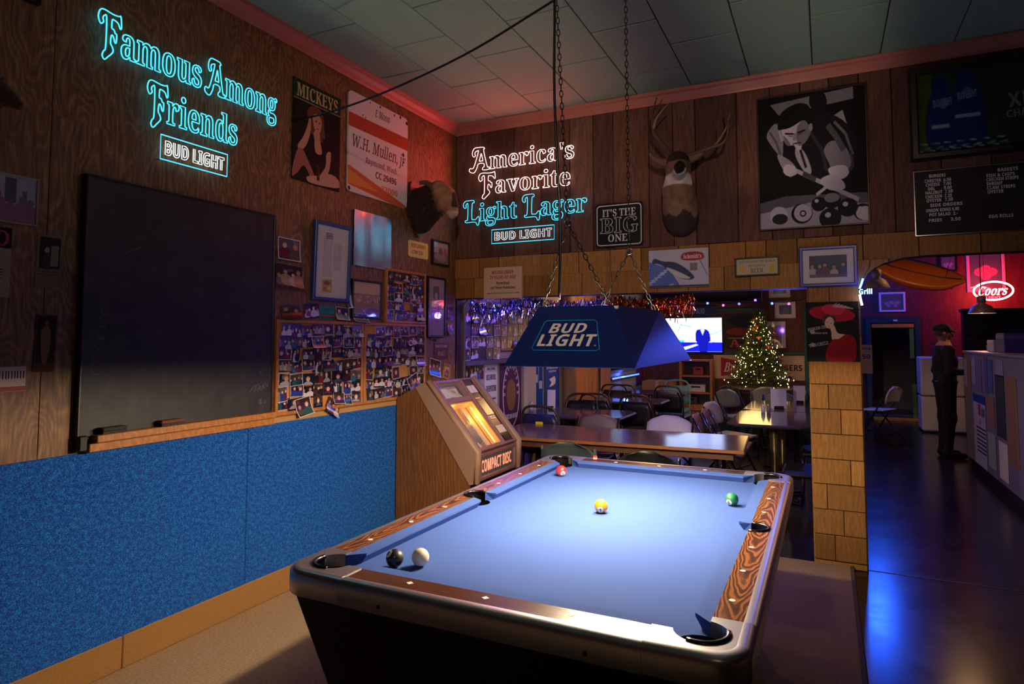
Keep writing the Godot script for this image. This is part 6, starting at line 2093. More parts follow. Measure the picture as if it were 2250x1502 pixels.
func make_dining_room() -> void:
	# long table in the opening
	var top := mat("bar_laminate", c8(120, 92, 78), 0.16)
	var dark_top := mat("table_laminate", c8(84, 72, 96), 0.1)
	var t := thing("folding_table", "long brown folding table standing in the opening behind the pool table", "table", at(-1.56, 0, -5.20, deg_to_rad(3.2)))
	part(t, "tabletop", bm(1.99, 0.022, 0.80, 0.004), top, Transform3D(Basis(), Vector3(0, 0.70, 0)))
	part(t, "edge_band", frame_flat(2.0, 0.81, 0.012, 0.024), mat("wood_edge", c8(150, 96, 46), 0.4), Transform3D(Basis(), Vector3(0, 0.688, 0)))
	part(t, "apron", frame_flat(1.85, 0.68, 0.02, 0.06), mat("apron_brown", c8(88, 50, 32), 0.5), Transform3D(Basis(), Vector3(0, 0.63, 0)))
	for x in [-0.80, 0.80]:
		for z in [-0.28, 0.28]:
			part(t, "leg", pipe([Vector3(x, 0.64, z), Vector3(x * 1.03, 0.0, z)], 0.016, 8), mats.black_iron)
		part(t, "leg_brace", pipe([Vector3(x, 0.25, -0.28), Vector3(x, 0.25, 0.28)], 0.010, 6), mats.black_iron)
		part(t, "folding_strut", pipe([Vector3(x * 0.98, 0.35, 0), Vector3(x * 0.55, 0.64, 0)], 0.008, 6), mats.black_iron)
	# chairs around the long table
	var gunmetal := mat("gunmetal", c8(58, 70, 76), 0.5, 0.1)
	var blackm := mat("black_enamel", c8(20, 20, 22), 0.45, 0.1)
	var plastic := mat("grey_plastic", c8(184, 178, 184), 0.5)
	var pad := mat("black_vinyl", c8(20, 20, 24), 0.4)
	var bronze := mat("bronze_tube", c8(76, 62, 56), 0.35, 0.6)
	folding_chair("steel_folding_chair", "grey-green steel folding chair between pool table and long table, left one", at(-1.615, 0, -4.42, PI), gunmetal, gunmetal, false, "steel folding chairs")
	folding_chair("steel_folding_chair", "black steel folding chair between pool table and long table, right one", at(-1.03, 0, -4.30, PI), blackm, mats.chrome, false, "steel folding chairs")
	folding_chair("steel_folding_chair", "brown steel folding chair on the far side of the long table", at(-1.95, 0, -5.69, 0.0), mat("brown_enamel", c8(110, 92, 80), 0.5), bronze, false, "steel folding chairs")
	folding_chair("plastic_folding_chair", "pale plastic folding chair on the far side of the long table", at(-1.31, 0, -5.79, 0.0), plastic, mats.black_iron, true, "plastic folding chairs")
	folding_chair("plastic_folding_chair", "pale plastic folding chair seen edge-on beyond the long table", at(-0.97, 0, -7.52, PI / 2 - 0.3), plastic, mats.black_iron, true, "plastic folding chairs")
	folding_chair("steel_folding_chair", "near tubular steel chair pulled up to the left side of the right table", at(-0.93, 0, -6.42, PI / 2), mat("tan_seat", c8(150, 110, 100), 0.5), mats.chrome, false, "steel folding chairs")
	folding_chair("steel_folding_chair", "far tubular steel chair pulled up to the left side of the right table", at(-0.93, 0, -6.92, PI / 2), mats.tan_seat, mats.chrome, false, "steel folding chairs")
	folding_chair("plastic_folding_chair", "grey plastic folding chair left of the Christmas tree lights", at(-1.10, 0, -9.35, 0.9), mat("dark_plastic", c8(110, 120, 118), 0.5), mats.black_iron, true, "plastic folding chairs")
	folding_chair("plastic_folding_chair", "plastic folding chair with a pinkish back below the Christmas tree", at(-0.76, 0, -9.95, 0.2), mats.dark_plastic, mats.black_iron, true, "plastic folding chairs")
	folding_chair("plastic_folding_chair", "plastic folding chair behind the white menu card", at(-0.58, 0, -9.0, -0.1), mats.dark_plastic, mats.black_iron, true, "plastic folding chairs")
	# three window tables with hooped chairs
	cafe_table("nearest of the three window tables, with a dark glossy top", -2.82, -1.80, -5.98, -6.74, dark_top)
	cafe_table("middle of the three window tables", -2.82, -1.79, -7.64, -8.30, dark_top)
	cafe_table("farthest of the three window tables", -2.82, -1.78, -9.0, -9.62, dark_top)
	cafe_table("near right dining table with glossy top beside the pillar", -0.83, -0.12, -6.15, -7.34, dark_top)
	cafe_table("second right dining table behind the near one", -0.83, -0.12, -7.38, -8.57, dark_top)
	var bc := banquet_chair("hooped chair with a yellow tag on its dark blue back", at(-2.42, 0, -5.82, PI), bronze, mat("navy_vinyl", c8(20, 28, 62), 0.4))
	part(bc, "yellow_tag", bm(0.075, 0.065, 0.002, 0.0005), mat("tag_yellow", c8(230, 210, 30), 0.6), Transform3D(Basis(Vector3.RIGHT, -0.12), Vector3(0.0, 0.70, -0.245)))
	for c in [["hooped chair at the far side of the nearest window table", -2.52, -6.79, 0.0], ["left hooped chair at the near side of the middle window table", -2.40, -7.36, PI], ["right hooped chair at the near side of the middle window table", -1.92, -7.38, PI - 0.05], ["hooped chair at the far side of the middle window table", -2.50, -8.36, 0.0], ["left hooped chair at the near side of the farthest window table", -2.64, -8.90, PI], ["right hooped chair at the near side of the farthest window table", -1.90, -8.92, PI - 0.05]]:
		banquet_chair(c[0], at(c[1], 0, c[2], c[3]), bronze, pad)
	banquet_chair("pale teal hooped chair beyond the farthest window table", at(-2.05, 0, -9.72, 0.0), mat("teal_tube", c8(120, 170, 170), 0.4), mat("teal_vinyl", c8(110, 170, 176), 0.5))
	banquet_chair("black chair with chrome legs behind the pillar", at(-0.12, 0, -5.72, -PI / 2), mats.chrome, pad)
	banquet_chair("lower black chair beside the near right table, by the pillar", at(-0.02, 0, -6.75, -PI / 2), mats.chrome, pad)
	# on the tables
	for b in [["menu_card", "upright white menu card on the near right table", Vector3(-0.48, 0.745, -7.62), 0.16, 0.21], ["menu_card", "far upright menu card near the pillar", Vector3(-0.30, 0.745, -8.4), 0.13, 0.20], ["menu_card", "pink menu card on the nearest window table", Vector3(-2.70, 0.745, -6.55), 0.09, 0.20]]:
		t = thing(b[0], b[1], "menu", at(b[2].x, b[2].y, b[2].z, 0.15), "menu cards on the tables")
		part(t, "card", bm(b[3], b[4], 0.004, 0.001), mat("card_white", c8(214, 208, 220), 0.6), Transform3D(Basis(Vector3.RIGHT, -0.08), Vector3(0, b[4] / 2 + 0.004, 0)))
		part(t, "holder", bm(b[3] * 0.6, 0.03, 0.05, 0.004), mats.black_plastic, Transform3D(Basis(), Vector3(0, 0.016, 0.01)))
	for b in [["salt shaker standing left on the near right table", Vector3(-0.60, 0.745, -7.15), c8(200, 204, 220), 0.09, 0.02], ["pepper shaker standing right on the near right table", Vector3(-0.545, 0.745, -7.12), c8(120, 110, 130), 0.09, 0.02], ["glass shaker on the nearest window table", Vector3(-2.78, 0.745, -6.2), c8(190, 190, 206), 0.10, 0.022], ["green bottle beside the pink menu card", Vector3(-2.76, 0.745, -6.62), c8(40, 90, 60), 0.14, 0.024], ["small jar on the middle window table", Vector3(-2.6, 0.745, -7.95), c8(170, 150, 160), 0.09, 0.025], ["green bottle beside the far menu card", Vector3(-0.22, 0.745, -8.35), c8(30, 70, 44), 0.15, 0.022]]:
		bottle_thing("condiment_bottle", b[0], b[1], b[2], b[3], b[4])
	dining_left_wall()
	dining_back_wall()
	christmas_tree()
	string_lights()
	dome_lamp("added unseen dome lamp over the window tables, lightening the curtains", Vector3(-1.9, 2.35, -7.6), 0.20, c8(120, 90, 70), 0.9)  # hidden above the opening, added to lighten the curtains and tables

func dome_lamp(label: String, p: Vector3, r: float, col: Color, energy: float) -> void:
	var t := thing("dome_lamp", label, "hanging lamp", at(p.x, p.y, p.z), "dome lamps")
	var s := st0(true)
	lathe(s, [Vector2(r, 0), Vector2(r * 0.96, 0.02), Vector2(r * 0.7, 0.09), Vector2(r * 0.25, 0.13), Vector2(0.05, 0.15), Vector2(0.05, 0.22), Vector2(0.01, 0.23)], 20)
	part(t, "shade", s, mat("dome" + col.to_html(), col, 0.5))
	part(t, "cable", pipe([Vector3(0, 0.22, 0), Vector3(0, 3.25 - p.y, 0)], 0.006, 5), mats.black_plastic)
	if energy > 0.0:
		part(t, "bulb", ball(0.03, 12, 8), mats.warm_bulb, at(0, 0.03, 0))
		omni("dome_light", p + Vector3(0, 0.03, 0), c8(255, 196, 130), energy, 0.03)

func frame_flat(w: float, d: float, b: float, h: float) -> ArrayMesh:
	var s := st0()
	cbox(s, Vector3(0, h / 2, d / 2 - b / 2), Vector3(w, h, b), 0.003)
	cbox(s, Vector3(0, h / 2, -d / 2 + b / 2), Vector3(w, h, b), 0.003)
	cbox(s, Vector3(w / 2 - b / 2, h / 2, 0), Vector3(b, h, d - 2 * b), 0.003)
	cbox(s, Vector3(-w / 2 + b / 2, h / 2, 0), Vector3(b, h, d - 2 * b), 0.003)
	return done(s)

func dining_left_wall() -> void:
	var t := thing("snapshot_display", "dark panel of snapshots just inside the opening", "photo board", on_dl(-5.41, 1.70))
	part(t, "panel", sheet(0.74, 0.80, 0.010), mat("panel_dark", c8(52, 40, 60), 0.6))
	t = thing("snapshot_display", "wooden panel of snapshots behind the hanging lamp", "photo board", on_dl(-6.33, 1.72))
	part(t, "panel", sheet(1.06, 0.66, 0.010), mats.cork)
	part(t, "frame", frame_mesh(1.08, 0.68, 0.02, 0.02), mats.honey_wood)
	for b in [[-5.41, 1.70, 0.74, 0.80, 5, 7, "the dark panel inside the opening", "snapshots on the dark panel"], [-6.33, 1.72, 1.04, 0.64, 8, 5, "the wooden panel behind the lamp", "snapshots on the wooden panel"]]:
		for j in b[5]:
			var count := 0
			for i in b[4]:
				if rng.randf() < 0.08:
					continue
				count += 1
				var w: float = b[2] / b[4]
				var h: float = b[3] / b[5]
				var z: float = b[0] + b[2] / 2 - w * (i + 0.5) + rng.randf_range(-0.01, 0.01)
				var y: float = b[1] - b[3] / 2 + h * (j + 0.5)
				snapshot(on_dl(z, y, 0.0105 + 0.003 * fposmod((i + j * 2) * 0.37, 1.0), rng.randf_range(-0.1, 0.1)), w * 0.92, h * 0.96, place_label(count, b[5] - 1 - j, b[5], b[6]), b[7], -1, 0.03 if rng.randf() < 0.2 else 0.0)
	solo("wall_ledge", "grey ledge under the snapshots inside the opening", "ledge", slab(-2.95, -2.87, 1.26, 1.30, -6.0, -5.0, 0.004), mat("ledge_grey", c8(96, 84, 96), 0.7))
	for k in 3:
		snapshot(on_dl(-5.13 - 0.13 * k, 1.19, 0.002, 0.03 * k), 0.12, 0.14, ["leftmost snapshot in the row under the grey ledge", "middle snapshot in the row under the grey ledge", "rightmost snapshot in the row under the grey ledge"][k], "snapshots under the grey ledge", 7 + k * 9)
	# gig bill
	t = thing("gig_poster", "cream printed gig poster beside the jukebox", "poster", on_dl(-5.61, 0.97))
	part(t, "sheet_of_paper", sheet(0.265, 0.60, 0.003), mats.paper)
	for w in [["ROCK AND ROLL", 0.20, 0.055, 0.16], ["THE REPUTATIONS", 0.21, 0.06, 0.05], ["LIVE MUSIC TONIGHT", 0.20, 0.02, -0.05], ["FRIDAY", 0.15, 0.03, -0.12], ["NO COVER", 0.16, 0.025, 0.24]]:
		part(t, "lettering", words(w[0], w[1], w[2]), mats.dark_print, Transform3D(Basis(), Vector3(0, w[3], 0.003)))
	# purple ale banner
	t = thing("ale_banner", "purple banner with a white oval and a brown lion face", "banner", on_dl(-6.03, 0.93, 0.01))
	part(t, "cloth", sheet(0.50, 0.75, 0.004), mat("banner_purple", c8(70, 24, 62), 0.7))
	var ov := []
	for i in 28:
		ov.append(Vector3(cos(TAU * i / 28) * 0.19, sin(TAU * i / 28) * 0.33, 0.005))
	part(t, "oval_line", pipe(ov, 0.005, 5, true), mat("banner_pale", c8(206, 190, 206), 0.6))
	var face_ := st0()
	prism(face_, PackedVector2Array(smooth_path([Vector2(0, 0.16), Vector2(0.09, 0.10), Vector2(0.10, -0.04), Vector2(0.05, -0.15), Vector2(-0.05, -0.15), Vector2(-0.10, -0.04), Vector2(-0.09, 0.10)], 4, true)), 0.004, 0.006)
	part(t, "lion_print", face_, mat("lion_brown", c8(140, 92, 60), 0.7))
	for i in 12:
		var a := PI - PI * i / 11.0
		part(t, "lettering", words("MAC & JACK'S"[i] if "MAC & JACK'S"[i] != " " else ".", 0.03, 0.045), mats.banner_pale, Transform3D(Basis(Vector3(0, 0, 1), a - PI / 2), Vector3(cos(a) * 0.16, sin(a) * 0.28 + 0.01, 0.004)))
	part(t, "lettering", words("AFRICAN AMBER", 0.30, 0.05), mats.banner_pale, Transform3D(Basis(), Vector3(0, -0.22, 0.006)))
	# posts, bottle banner, blue team banner
	solo("white_post", "white painted post between the purple and blue banners", "post", slab(-2.947, -2.90, 0.0, 1.36, -6.60, -6.36, 0.006), mat("post_white", c8(190, 178, 160), 0.7))
	simple_tex("bottle_banner", 64, 160, c8(150, 170, 210), func(im):
		for q in [[0.28, 0.2], [0.72, 0.3]]:
			blob(im, [[q[0] - 0.1, q[1] - 0.2], [q[0] + 0.1, q[1] - 0.2], [q[0] + 0.2, q[1] + 0.3], [q[0] + 0.18, 1.0], [q[0] - 0.22, 1.0], [q[0] - 0.2, q[1] + 0.3]], c8(20, 70, 150))
			rect(im, q[0] - 0.15, q[1] + 0.3, q[0] + 0.15, q[1] + 0.42, c8(190, 200, 220))
		rect(im, 0.0, 0.55, 0.2, 0.7, c8(200, 110, 60)))
	solo("bottle_banner", "narrow banner of blue bottles left of the team banner", "banner", sheet(0.28, 0.75, 0.003), mats.bottle_banner, on_dl(-6.75, 1.10, 0.006))
	t = thing("team_banner", "bright blue banner with white lettering and a round emblem", "banner", on_dl(-7.13, 1.06, 0.02))
	part(t, "cloth", sheet(0.44, 0.78, 0.003), mat("banner_blue", c8(14, 66, 160), 0.6))
	for w in [["WEEKEND OF", 0.28, 0.03, 0.20], ["#FORTHE12S", 0.34, 0.065, 0.12], ["SEATTLE", 0.22, 0.02, 0.06]]:
		part(t, "lettering", words(w[0], w[1], w[2], "sans_bold", 0.001, 0.2), mats.white_print, Transform3D(Basis(), Vector3(0, w[3], 0.003)))
	var bird := st0()
	prism(bird, PackedVector2Array([Vector2(-0.10, 0.03), Vector2(0.06, 0.06), Vector2(0.10, 0.02), Vector2(0.08, -0.03), Vector2(0.0, -0.05), Vector2(-0.10, -0.06), Vector2(-0.03, -0.01)]), 0.003, 0.004, Transform3D(Basis(), Vector3(0, -0.06, 0)))
	part(t, "emblem", bird, mats.white_print)
	solo("tan_post", "round tan post between the blue banner and the curtain", "post", pipe([Vector3(-2.86, 0, -7.52), Vector3(-2.86, 3.24, -7.52)], 0.08, 16), mat("post_tan", c8(150, 118, 84), 0.6))
	# curtains
	for c in [[-7.74, -8.68, c8(180, 124, 84), "wide tan curtain in hanging folds", 9.0], [-8.86, -9.36, c8(196, 130, 70), "plain orange-tan curtain right of the folded one", 2.0]]:
		var s := st0(true)
		var n := 40
		for i in n:
			var p := []
			for k in [[0, 0.55], [1, 0.55], [1, 2.3], [0, 2.3]]:
				var u: float = (i + k[0]) / float(n)
				var amp := 0.03 if c[4] > 3 else 0.008
				p.append(Vector3(-2.90 + amp * sin(u * TAU * c[4]) + amp * 0.5 * sin(u * TAU * c[4] * 0.37 + 1.0), k[1], lerpf(c[0], c[1], u)))
			face(s, p, Vector3.RIGHT)
		solo("curtain", c[3], "curtain", s, mat("curtain" + str(c[4]), c[2], 0.9), Transform3D(), "window curtains")
	t = thing("fluorescent_sign", "glowing blue light strip below the dark window", "light strip", on_dl(-10.15, 0.90, 0.0, 0.0))
	part(t, "housing", bm(1.55, 0.05, 0.05, 0.006), mats.black_iron, Transform3D(Basis(), Vector3(0, 0.0, 0.026)))
	part(t, "light_tube", pipe([Vector3(-0.74, 0.005, 0.065), Vector3(0.74, 0.005, 0.065)], 0.013, 8), glow("blue_tube", c8(60, 110, 255), 3.0))
	omni("strip_light", Vector3(-2.83, 0.95, -9.9), c8(60, 100, 255), 0.10, 0.03)
	t = thing("dark_window", "dark window pane with blinds above the light strip", "window", on_dl(-10.15, 1.45))
	part(t, "frame", frame_mesh(1.6, 0.95, 0.05, 0.04), mats.plain_wall)
	part(t, "night_glass", sheet(1.52, 0.87, 0.012), mat("night_glass", c8(20, 26, 50), 0.06))
	part(t, "glazing_bar", slab(-0.02, 0.02, -0.43, 0.43, 0.0, 0.03), mats.plain_wall)
	t = thing("ale_poster", "purple poster with a white figure beyond the light strip", "poster", on_dl(-11.2, 1.10))
	part(t, "sheet_of_paper", sheet(0.50, 0.8, 0.004), mat("poster_purple", c8(92, 40, 120), 0.5))
	var fig := st0()
	prism(fig, PackedVector2Array(smooth_path([Vector2(-0.12, 0.25), Vector2(0.05, 0.30), Vector2(0.14, 0.12), Vector2(0.08, -0.05), Vector2(-0.10, -0.02)], 4, true)), 0.004, 0.006)
	part(t, "figure_print", fig, mats.banner_pale)
	t = thing("cardboard_box", "yellow-brown cardboard box in the far left corner", "box", at(-2.55, 0.30, -11.0))
	part(t, "carton", bm(0.5, 0.5, 0.45, 0.006), mat("cardboard", c8(170, 116, 60), 0.85), Transform3D(Basis(), Vector3(0, 0.25, 0)))
	part(t, "tape", bm(0.06, 0.502, 0.452, 0.001), mat("tape", c8(196, 160, 110), 0.4), Transform3D(Basis(), Vector3(0, 0.25, 0)))

func dining_back_wall() -> void:
	# green rails
	struct("trim_6", slab(-2.95, -0.9, 1.97, 2.02, -11.5, -11.47, 0.004), mats.green_trim)
	struct("trim_7", slab(-2.95, -0.25, 1.24, 1.29, -11.5, -11.46, 0.004), mats.green_trim)
	struct("trim_8", slab(-0.32, -0.25, 0.3, 2.0, -11.5, -11.44, 0.004), mats.green_trim)
	# television
	simple_tex("tv_picture", 160, 96, c8(232, 246, 255), func(im):
		rect(im, 0, 0.72, 1, 1, c8(20, 30, 220))
		poly(im, [[0.0, 0.62], [0.35, 0.66], [0.35, 0.72], [0.0, 0.74]], c8(60, 200, 220))
		poly(im, [[0.28, 0.88], [0.56, 0.76], [0.60, 0.80], [0.34, 0.96]], c8(230, 236, 255))
		blob(im, [[0.56, 0.40], [0.62, 0.34], [0.72, 0.34], [0.78, 0.42], [0.80, 0.66], [0.76, 0.74], [0.74, 1.0], [0.62, 1.0], [0.60, 0.76], [0.55, 0.66]], c8(16, 20, 160))
		poly(im, [[0.63, 0.34], [0.71, 0.34], [0.67, 0.52]], c8(240, 246, 255))
		ell(im, 0.67, 0.26, 0.035, 0.08, c8(250, 236, 230))
		poly(im, [[0.80, 0.66], [1, 0.62], [1, 0.68], [0.8, 0.73]], c8(190, 206, 255))
		stroke(im, [[0.8, 0.5], [1.0, 0.36]], 0.03, c8(140, 220, 250))
		stroke(im, [[0.30, 0.2], [0.48, 0.26]], 0.03, c8(120, 200, 240)), 0.0, 0.3)
	var m: StandardMaterial3D = mats.tv_picture
	m.emission_enabled = true
	m.emission = Color.WHITE
	m.emission_operator = BaseMaterial3D.EMISSION_OP_MULTIPLY
	m.emission_texture = m.albedo_texture
	m.emission_energy_multiplier = 1.6
	var t := thing("television", "bright flat television on the far wall of the dining room", "television", on_db(-2.07, 1.57, 0.02))
	part(t, "case", frame_mesh(1.02, 0.63, 0.025, 0.06), mats.black_plastic)
	part(t, "screen", sheet(0.975, 0.585, 0.05), m)
	part(t, "bracket", bm(0.2, 0.2, 0.02, 0.002), mats.black_iron, Transform3D(Basis(), Vector3(0, 0, -0.01)))
	sign_light("tv_light", Vector3(-2.07, 1.57, -11.40), Basis(Vector3.UP, PI), 0.95, 0.57, c8(150, 180, 255), 0.35)
	t = thing("street_sign", "blue street sign with white lettering above the television", "sign", on_db(-2.02, 1.98, 0.03))
	part(t, "plate", sheet(0.72, 0.165, 0.008), mat("street_blue", c8(18, 40, 84), 0.4))
	part(t, "lettering", words("SEAHAWKS BLVD", 0.46, 0.09), mat("street_white", c8(150, 170, 206), 0.5), Transform3D(Basis(), Vector3(-0.08, 0, 0.008)))
	# bunting shapes and dark shelf above the screen
	t = thing("wall_shelf", "dark shelf with odds and ends above the street sign", "shelf", on_db(-1.9, 2.12))
	part(t, "board", bm(1.9, 0.03, 0.16, 0.003), mats.black_frame, Transform3D(Basis(), Vector3(0, 0, 0.08)))
	part(t, "back_board", bm(1.9, 0.5, 0.02, 0.003), mat("shelf_back", c8(40, 30, 36), 0.7), Transform3D(Basis(), Vector3(0, 0.26, 0.012)))
	# brewery banner behind the tree
	t = thing("brewery_banner", "cream banner with a red bow tie emblem behind the Christmas tree", "banner", on_db(-1.02, 1.03))
	part(t, "cloth", sheet(1.44, 0.40, 0.005), mat("banner_cream", c8(226, 190, 166), 0.7))
	var s := st0()
	prism(s, PackedVector2Array([Vector2(-0.6, 0.16), Vector2(-0.15, 0.07), Vector2(0.30, 0.16), Vector2(0.30, -0.16), Vector2(-0.15, -0.07), Vector2(-0.6, -0.16)]), 0.005, 0.007)
	var bow := part(t, "bow_tie", s, mat("bow_red", c8(170, 24, 36), 0.6))
	part(bow, "lettering", words("Budweiser", 0.78, 0.17, "serif_bold", 0.001, 0.25), mats.white_print, Transform3D(Basis(), Vector3(-0.15, 0, 0.007)))
	part(t, "lettering", words("DANCERS", 0.52, 0.10), mats.dark_print, Transform3D(Basis(), Vector3(0.40, 0.0, 0.0072)))
	# dark red poster with orange letters
	t = thing("dark_poster", "dark landscape poster with orange letters right of the television", "poster", on_db(-1.28, 1.63, 0.0))
	simple_tex("camp_print", 96, 96, c8(60, 56, 50), func(im):
		blob(im, [[0.1, 0.2], [0.4, 0.05], [0.8, 0.1], [0.9, 0.3], [0.5, 0.4]], c8(36, 44, 52))
		blob(im, [[0.05, 0.5], [0.4, 0.4], [0.9, 0.5], [0.7, 0.6], [0.2, 0.6]], c8(130, 60, 44))
		rect(im, 0.1, 0.68, 0.9, 0.72, c8(150, 130, 70)))
	part(t, "print", sheet(0.56, 0.60, 0.006), mats.camp_print)
	part(t, "lettering", words("A B", 0.40, 0.13, "serif_bold"), mat("poster_orange", c8(206, 74, 30), 0.6), Transform3D(Basis(), Vector3(0, -0.2, 0.006)))
	# framed pictures right of it
	var white_m := mat("mount_white", c8(226, 218, 226), 0.7)
	for f in [["dark picture in a pale mount at the lintel, left of the tree top", -1.09, 2.26, 0.30, 0.30, c8(30, 26, 30), c8(150, 120, 100)], ["pale blue picture close under the lintel", -0.67, 2.29, 0.33, 0.22, c8(80, 150, 200), c8(150, 190, 220)], ["white framed blue print right of the tree top", -0.59, 1.98, 0.32, 0.285, c8(50, 56, 110), c8(90, 96, 150)], ["white framed red and grey print behind the tree", -0.75, 1.57, 0.32, 0.44, c8(130, 110, 120), c8(170, 50, 80)]]:
		simple_tex("print" + str(f[1]), 48, 48, f[5], func(im):
			blob(im, [[0.2, 0.9], [0.3, 0.3], [0.6, 0.2], [0.8, 0.5], [0.7, 0.9]], f[6]))
		framed("picture_frame", f[0], on_db(f[1], f[2]), f[3], f[4], mat("thin_white", c8(200, 180, 170), 0.5), 0.012, 0.02, mats["print" + str(f[1])], 0.055, white_m)
	# bookcase on the stage
	t = thing("bookcase", "open wooden shelf unit with odds and ends below the television", "shelf", at(-1.98, 0.30, -11.25))
	var wood: Material = mats.honey_wood
	for x in [-0.25, 0.25]:
		part(t, "upright", bm(0.04, 0.86, 0.28, 0.004), wood, Transform3D(Basis(), Vector3(x, 0.43, 0)))
	for y in [0.06, 0.30, 0.58, 0.84]:
		part(t, "shelf_board", bm(0.46, 0.03 if y > 0.1 else 0.10, 0.28, 0.004), wood, Transform3D(Basis(), Vector3(0, y, 0)))
	part(t, "back_panel", bm(0.46, 0.80, 0.012, 0.001), mats.black_frame, Transform3D(Basis(), Vector3(0, 0.44, -0.132)))
	for b in [["stereo_receiver", "white stereo on the middle shelf of the bookcase", 0.30, 0.12, 0.20, 0.0, 0.318, c8(206, 196, 190)], ["red_box", "red box on the upper shelf of the bookcase", 0.16, 0.14, 0.18, 0.04, 0.597, c8(150, 34, 44)], ["dark_box", "dark box on the bottom shelf of the bookcase", 0.2, 0.12, 0.18, -0.08, 0.112, c8(60, 44, 50)]]:
		var q := thing(b[0], b[1], "box", at(-1.98 + b[5], 0.30 + b[6], -11.22), "things on the bookcase")
		part(q, "case", bm(b[2], b[3], b[4], 0.006), mat(b[0], b[7], 0.5), Transform3D(Basis(), Vector3(0, b[3] / 2, 0)))
		part(q, "front_strip", bm(b[2] * 0.5, b[3] * 0.2, 0.004, 0.001), mats.black_plastic, Transform3D(Basis(), Vector3(0, b[3] * 0.7, b[4] / 2 + 0.001)))

func christmas_tree() -> void:
	var t := thing("side_table", "low table with a green garland on the stage", "table", at(-0.96, 0.30, -10.93))
	part(t, "tabletop", bm(1.15, 0.03, 0.6, 0.005), mat("low_table", c8(120, 84, 70), 0.4), Transform3D(Basis(), Vector3(0, 0.425, 0)))
	for x in [-0.5, 0.5]:
		for z in [-0.24, 0.24]:
			part(t, "leg", bm(0.05, 0.41, 0.05, 0.004), mats.black_frame, Transform3D(Basis(), Vector3(x, 0.205, z)))
	t = thing("christmas_tree", "lit Christmas tree with white lights and coloured ornaments", "Christmas tree", at(-0.96, 0.74, -10.93))
	part(t, "trunk", pipe([Vector3(0, 0, 0), Vector3(0, 1.15, 0)], 0.025, 8, false, 0.008), mat("bark", c8(70, 48, 30), 0.9))
	part(t, "stand", bm(0.3, 0.03, 0.3, 0.006), mat("stand_green", c8(20, 60, 34), 0.6), Transform3D(Basis(), Vector3(0, 0.015, 0)))
	var r := RandomNumberGenerator.new()
	r.seed = 12
	var s := st0()
	var bulbs := st0(true)
	for i in 520:
		var h := pow(r.randf(), 0.75)
		var y := 0.10 + (1.0 - h) * 1.10
		var reach := 0.50 * (1.22 - y) / 1.12 * r.randf_range(0.75, 1.05) + 0.03
		var a := i * 2.39996
		var d := Vector3(cos(a), -0.18 + r.randf_range(-0.1, 0.15), sin(a)).normalized()
		var c := Vector3(0, y, 0)
		# one spray: spine with needles as narrow blades
		for k in 9:
			var f := 0.25 + 0.75 * k / 8.0
			var p := c + d * reach * f
			for q in 4:
				var n := (d + Vector3(r.randf_range(-1, 1), r.randf_range(-0.5, 1), r.randf_range(-1, 1)) * 0.8).normalized()
				var L := 0.055 * r.randf_range(0.6, 1.1)
				var u := n.cross(Vector3(r.randf(), r.randf(), 0.3)).normalized() * 0.007
				face(s, [p - u, p + u, p + n * L], u.cross(n))
		if i % 2 == 0:
			var b := c + d * reach * r.randf_range(0.8, 1.02)
			var oct := [Vector3.RIGHT, Vector3.UP, Vector3.BACK]
			for g in 8:
				var sg := Vector3(1 if g & 1 else -1, 1 if g & 2 else -1, 1 if g & 4 else -1)
				face(bulbs, [b + oct[0] * sg.x * 0.008, b + oct[1] * sg.y * 0.010, b + oct[2] * sg.z * 0.008], sg)
	var needles := part(t, "foliage", s, mat("needles", c8(62, 84, 22), 0.8))
	needles.set_meta("kind", "stuff")
	var li := part(t, "fairy_lights", bulbs, glow("fairy_bulb", c8(255, 214, 140), 9.0))
	li.set_meta("kind", "stuff")
	var cols := [c8(190, 40, 30), c8(30, 40, 130), c8(200, 110, 20), c8(90, 30, 110), c8(20, 90, 60), c8(200, 60, 40)]
	for i in 26:
		var y := 0.15 + 1.0 * fposmod(i * 0.618, 1.0)
		var a := i * 1.9
		var R := 0.50 * (1.22 - y) / 1.12 + 0.01
		part(t, "ornament", ball(0.026, 12, 8), mat("ornament%d" % (i % 6), cols[i % 6], 0.15, 0.4), Transform3D(Basis(), Vector3(cos(a) * R, y - 0.03, sin(a) * R)))
	omni("tree_light", Vector3(-0.96, 1.3, -10.30), c8(255, 200, 120), 0.22, 0.25)
	omni("tree_light", Vector3(-0.96, 1.7, -10.6), c8(255, 200, 120), 0.08, 0.15)
	# garland at the table edge
	s = st0()
	for i in 700:
		var u := r.randf()
		var p := Vector3(-0.57 + 1.14 * u, 0.42 + 0.03 * sin(u * 14.0), 0.31)
		var n := Vector3(r.randf_range(-1, 1), r.randf_range(-1, 1), r.randf_range(-0.2, 1)).normalized()
		var w := n.cross(Vector3.UP).normalized() * 0.006
		face(s, [p - w, p + w, p + n * 0.04], Vector3.BACK)
	var gl := solo("garland", "green garland along the edge of the low table", "garland", s, mat("garland_green", c8(30, 74, 36), 0.8), at(-0.96, 0.30, -10.93))
	gl.set_meta("kind", "stuff")

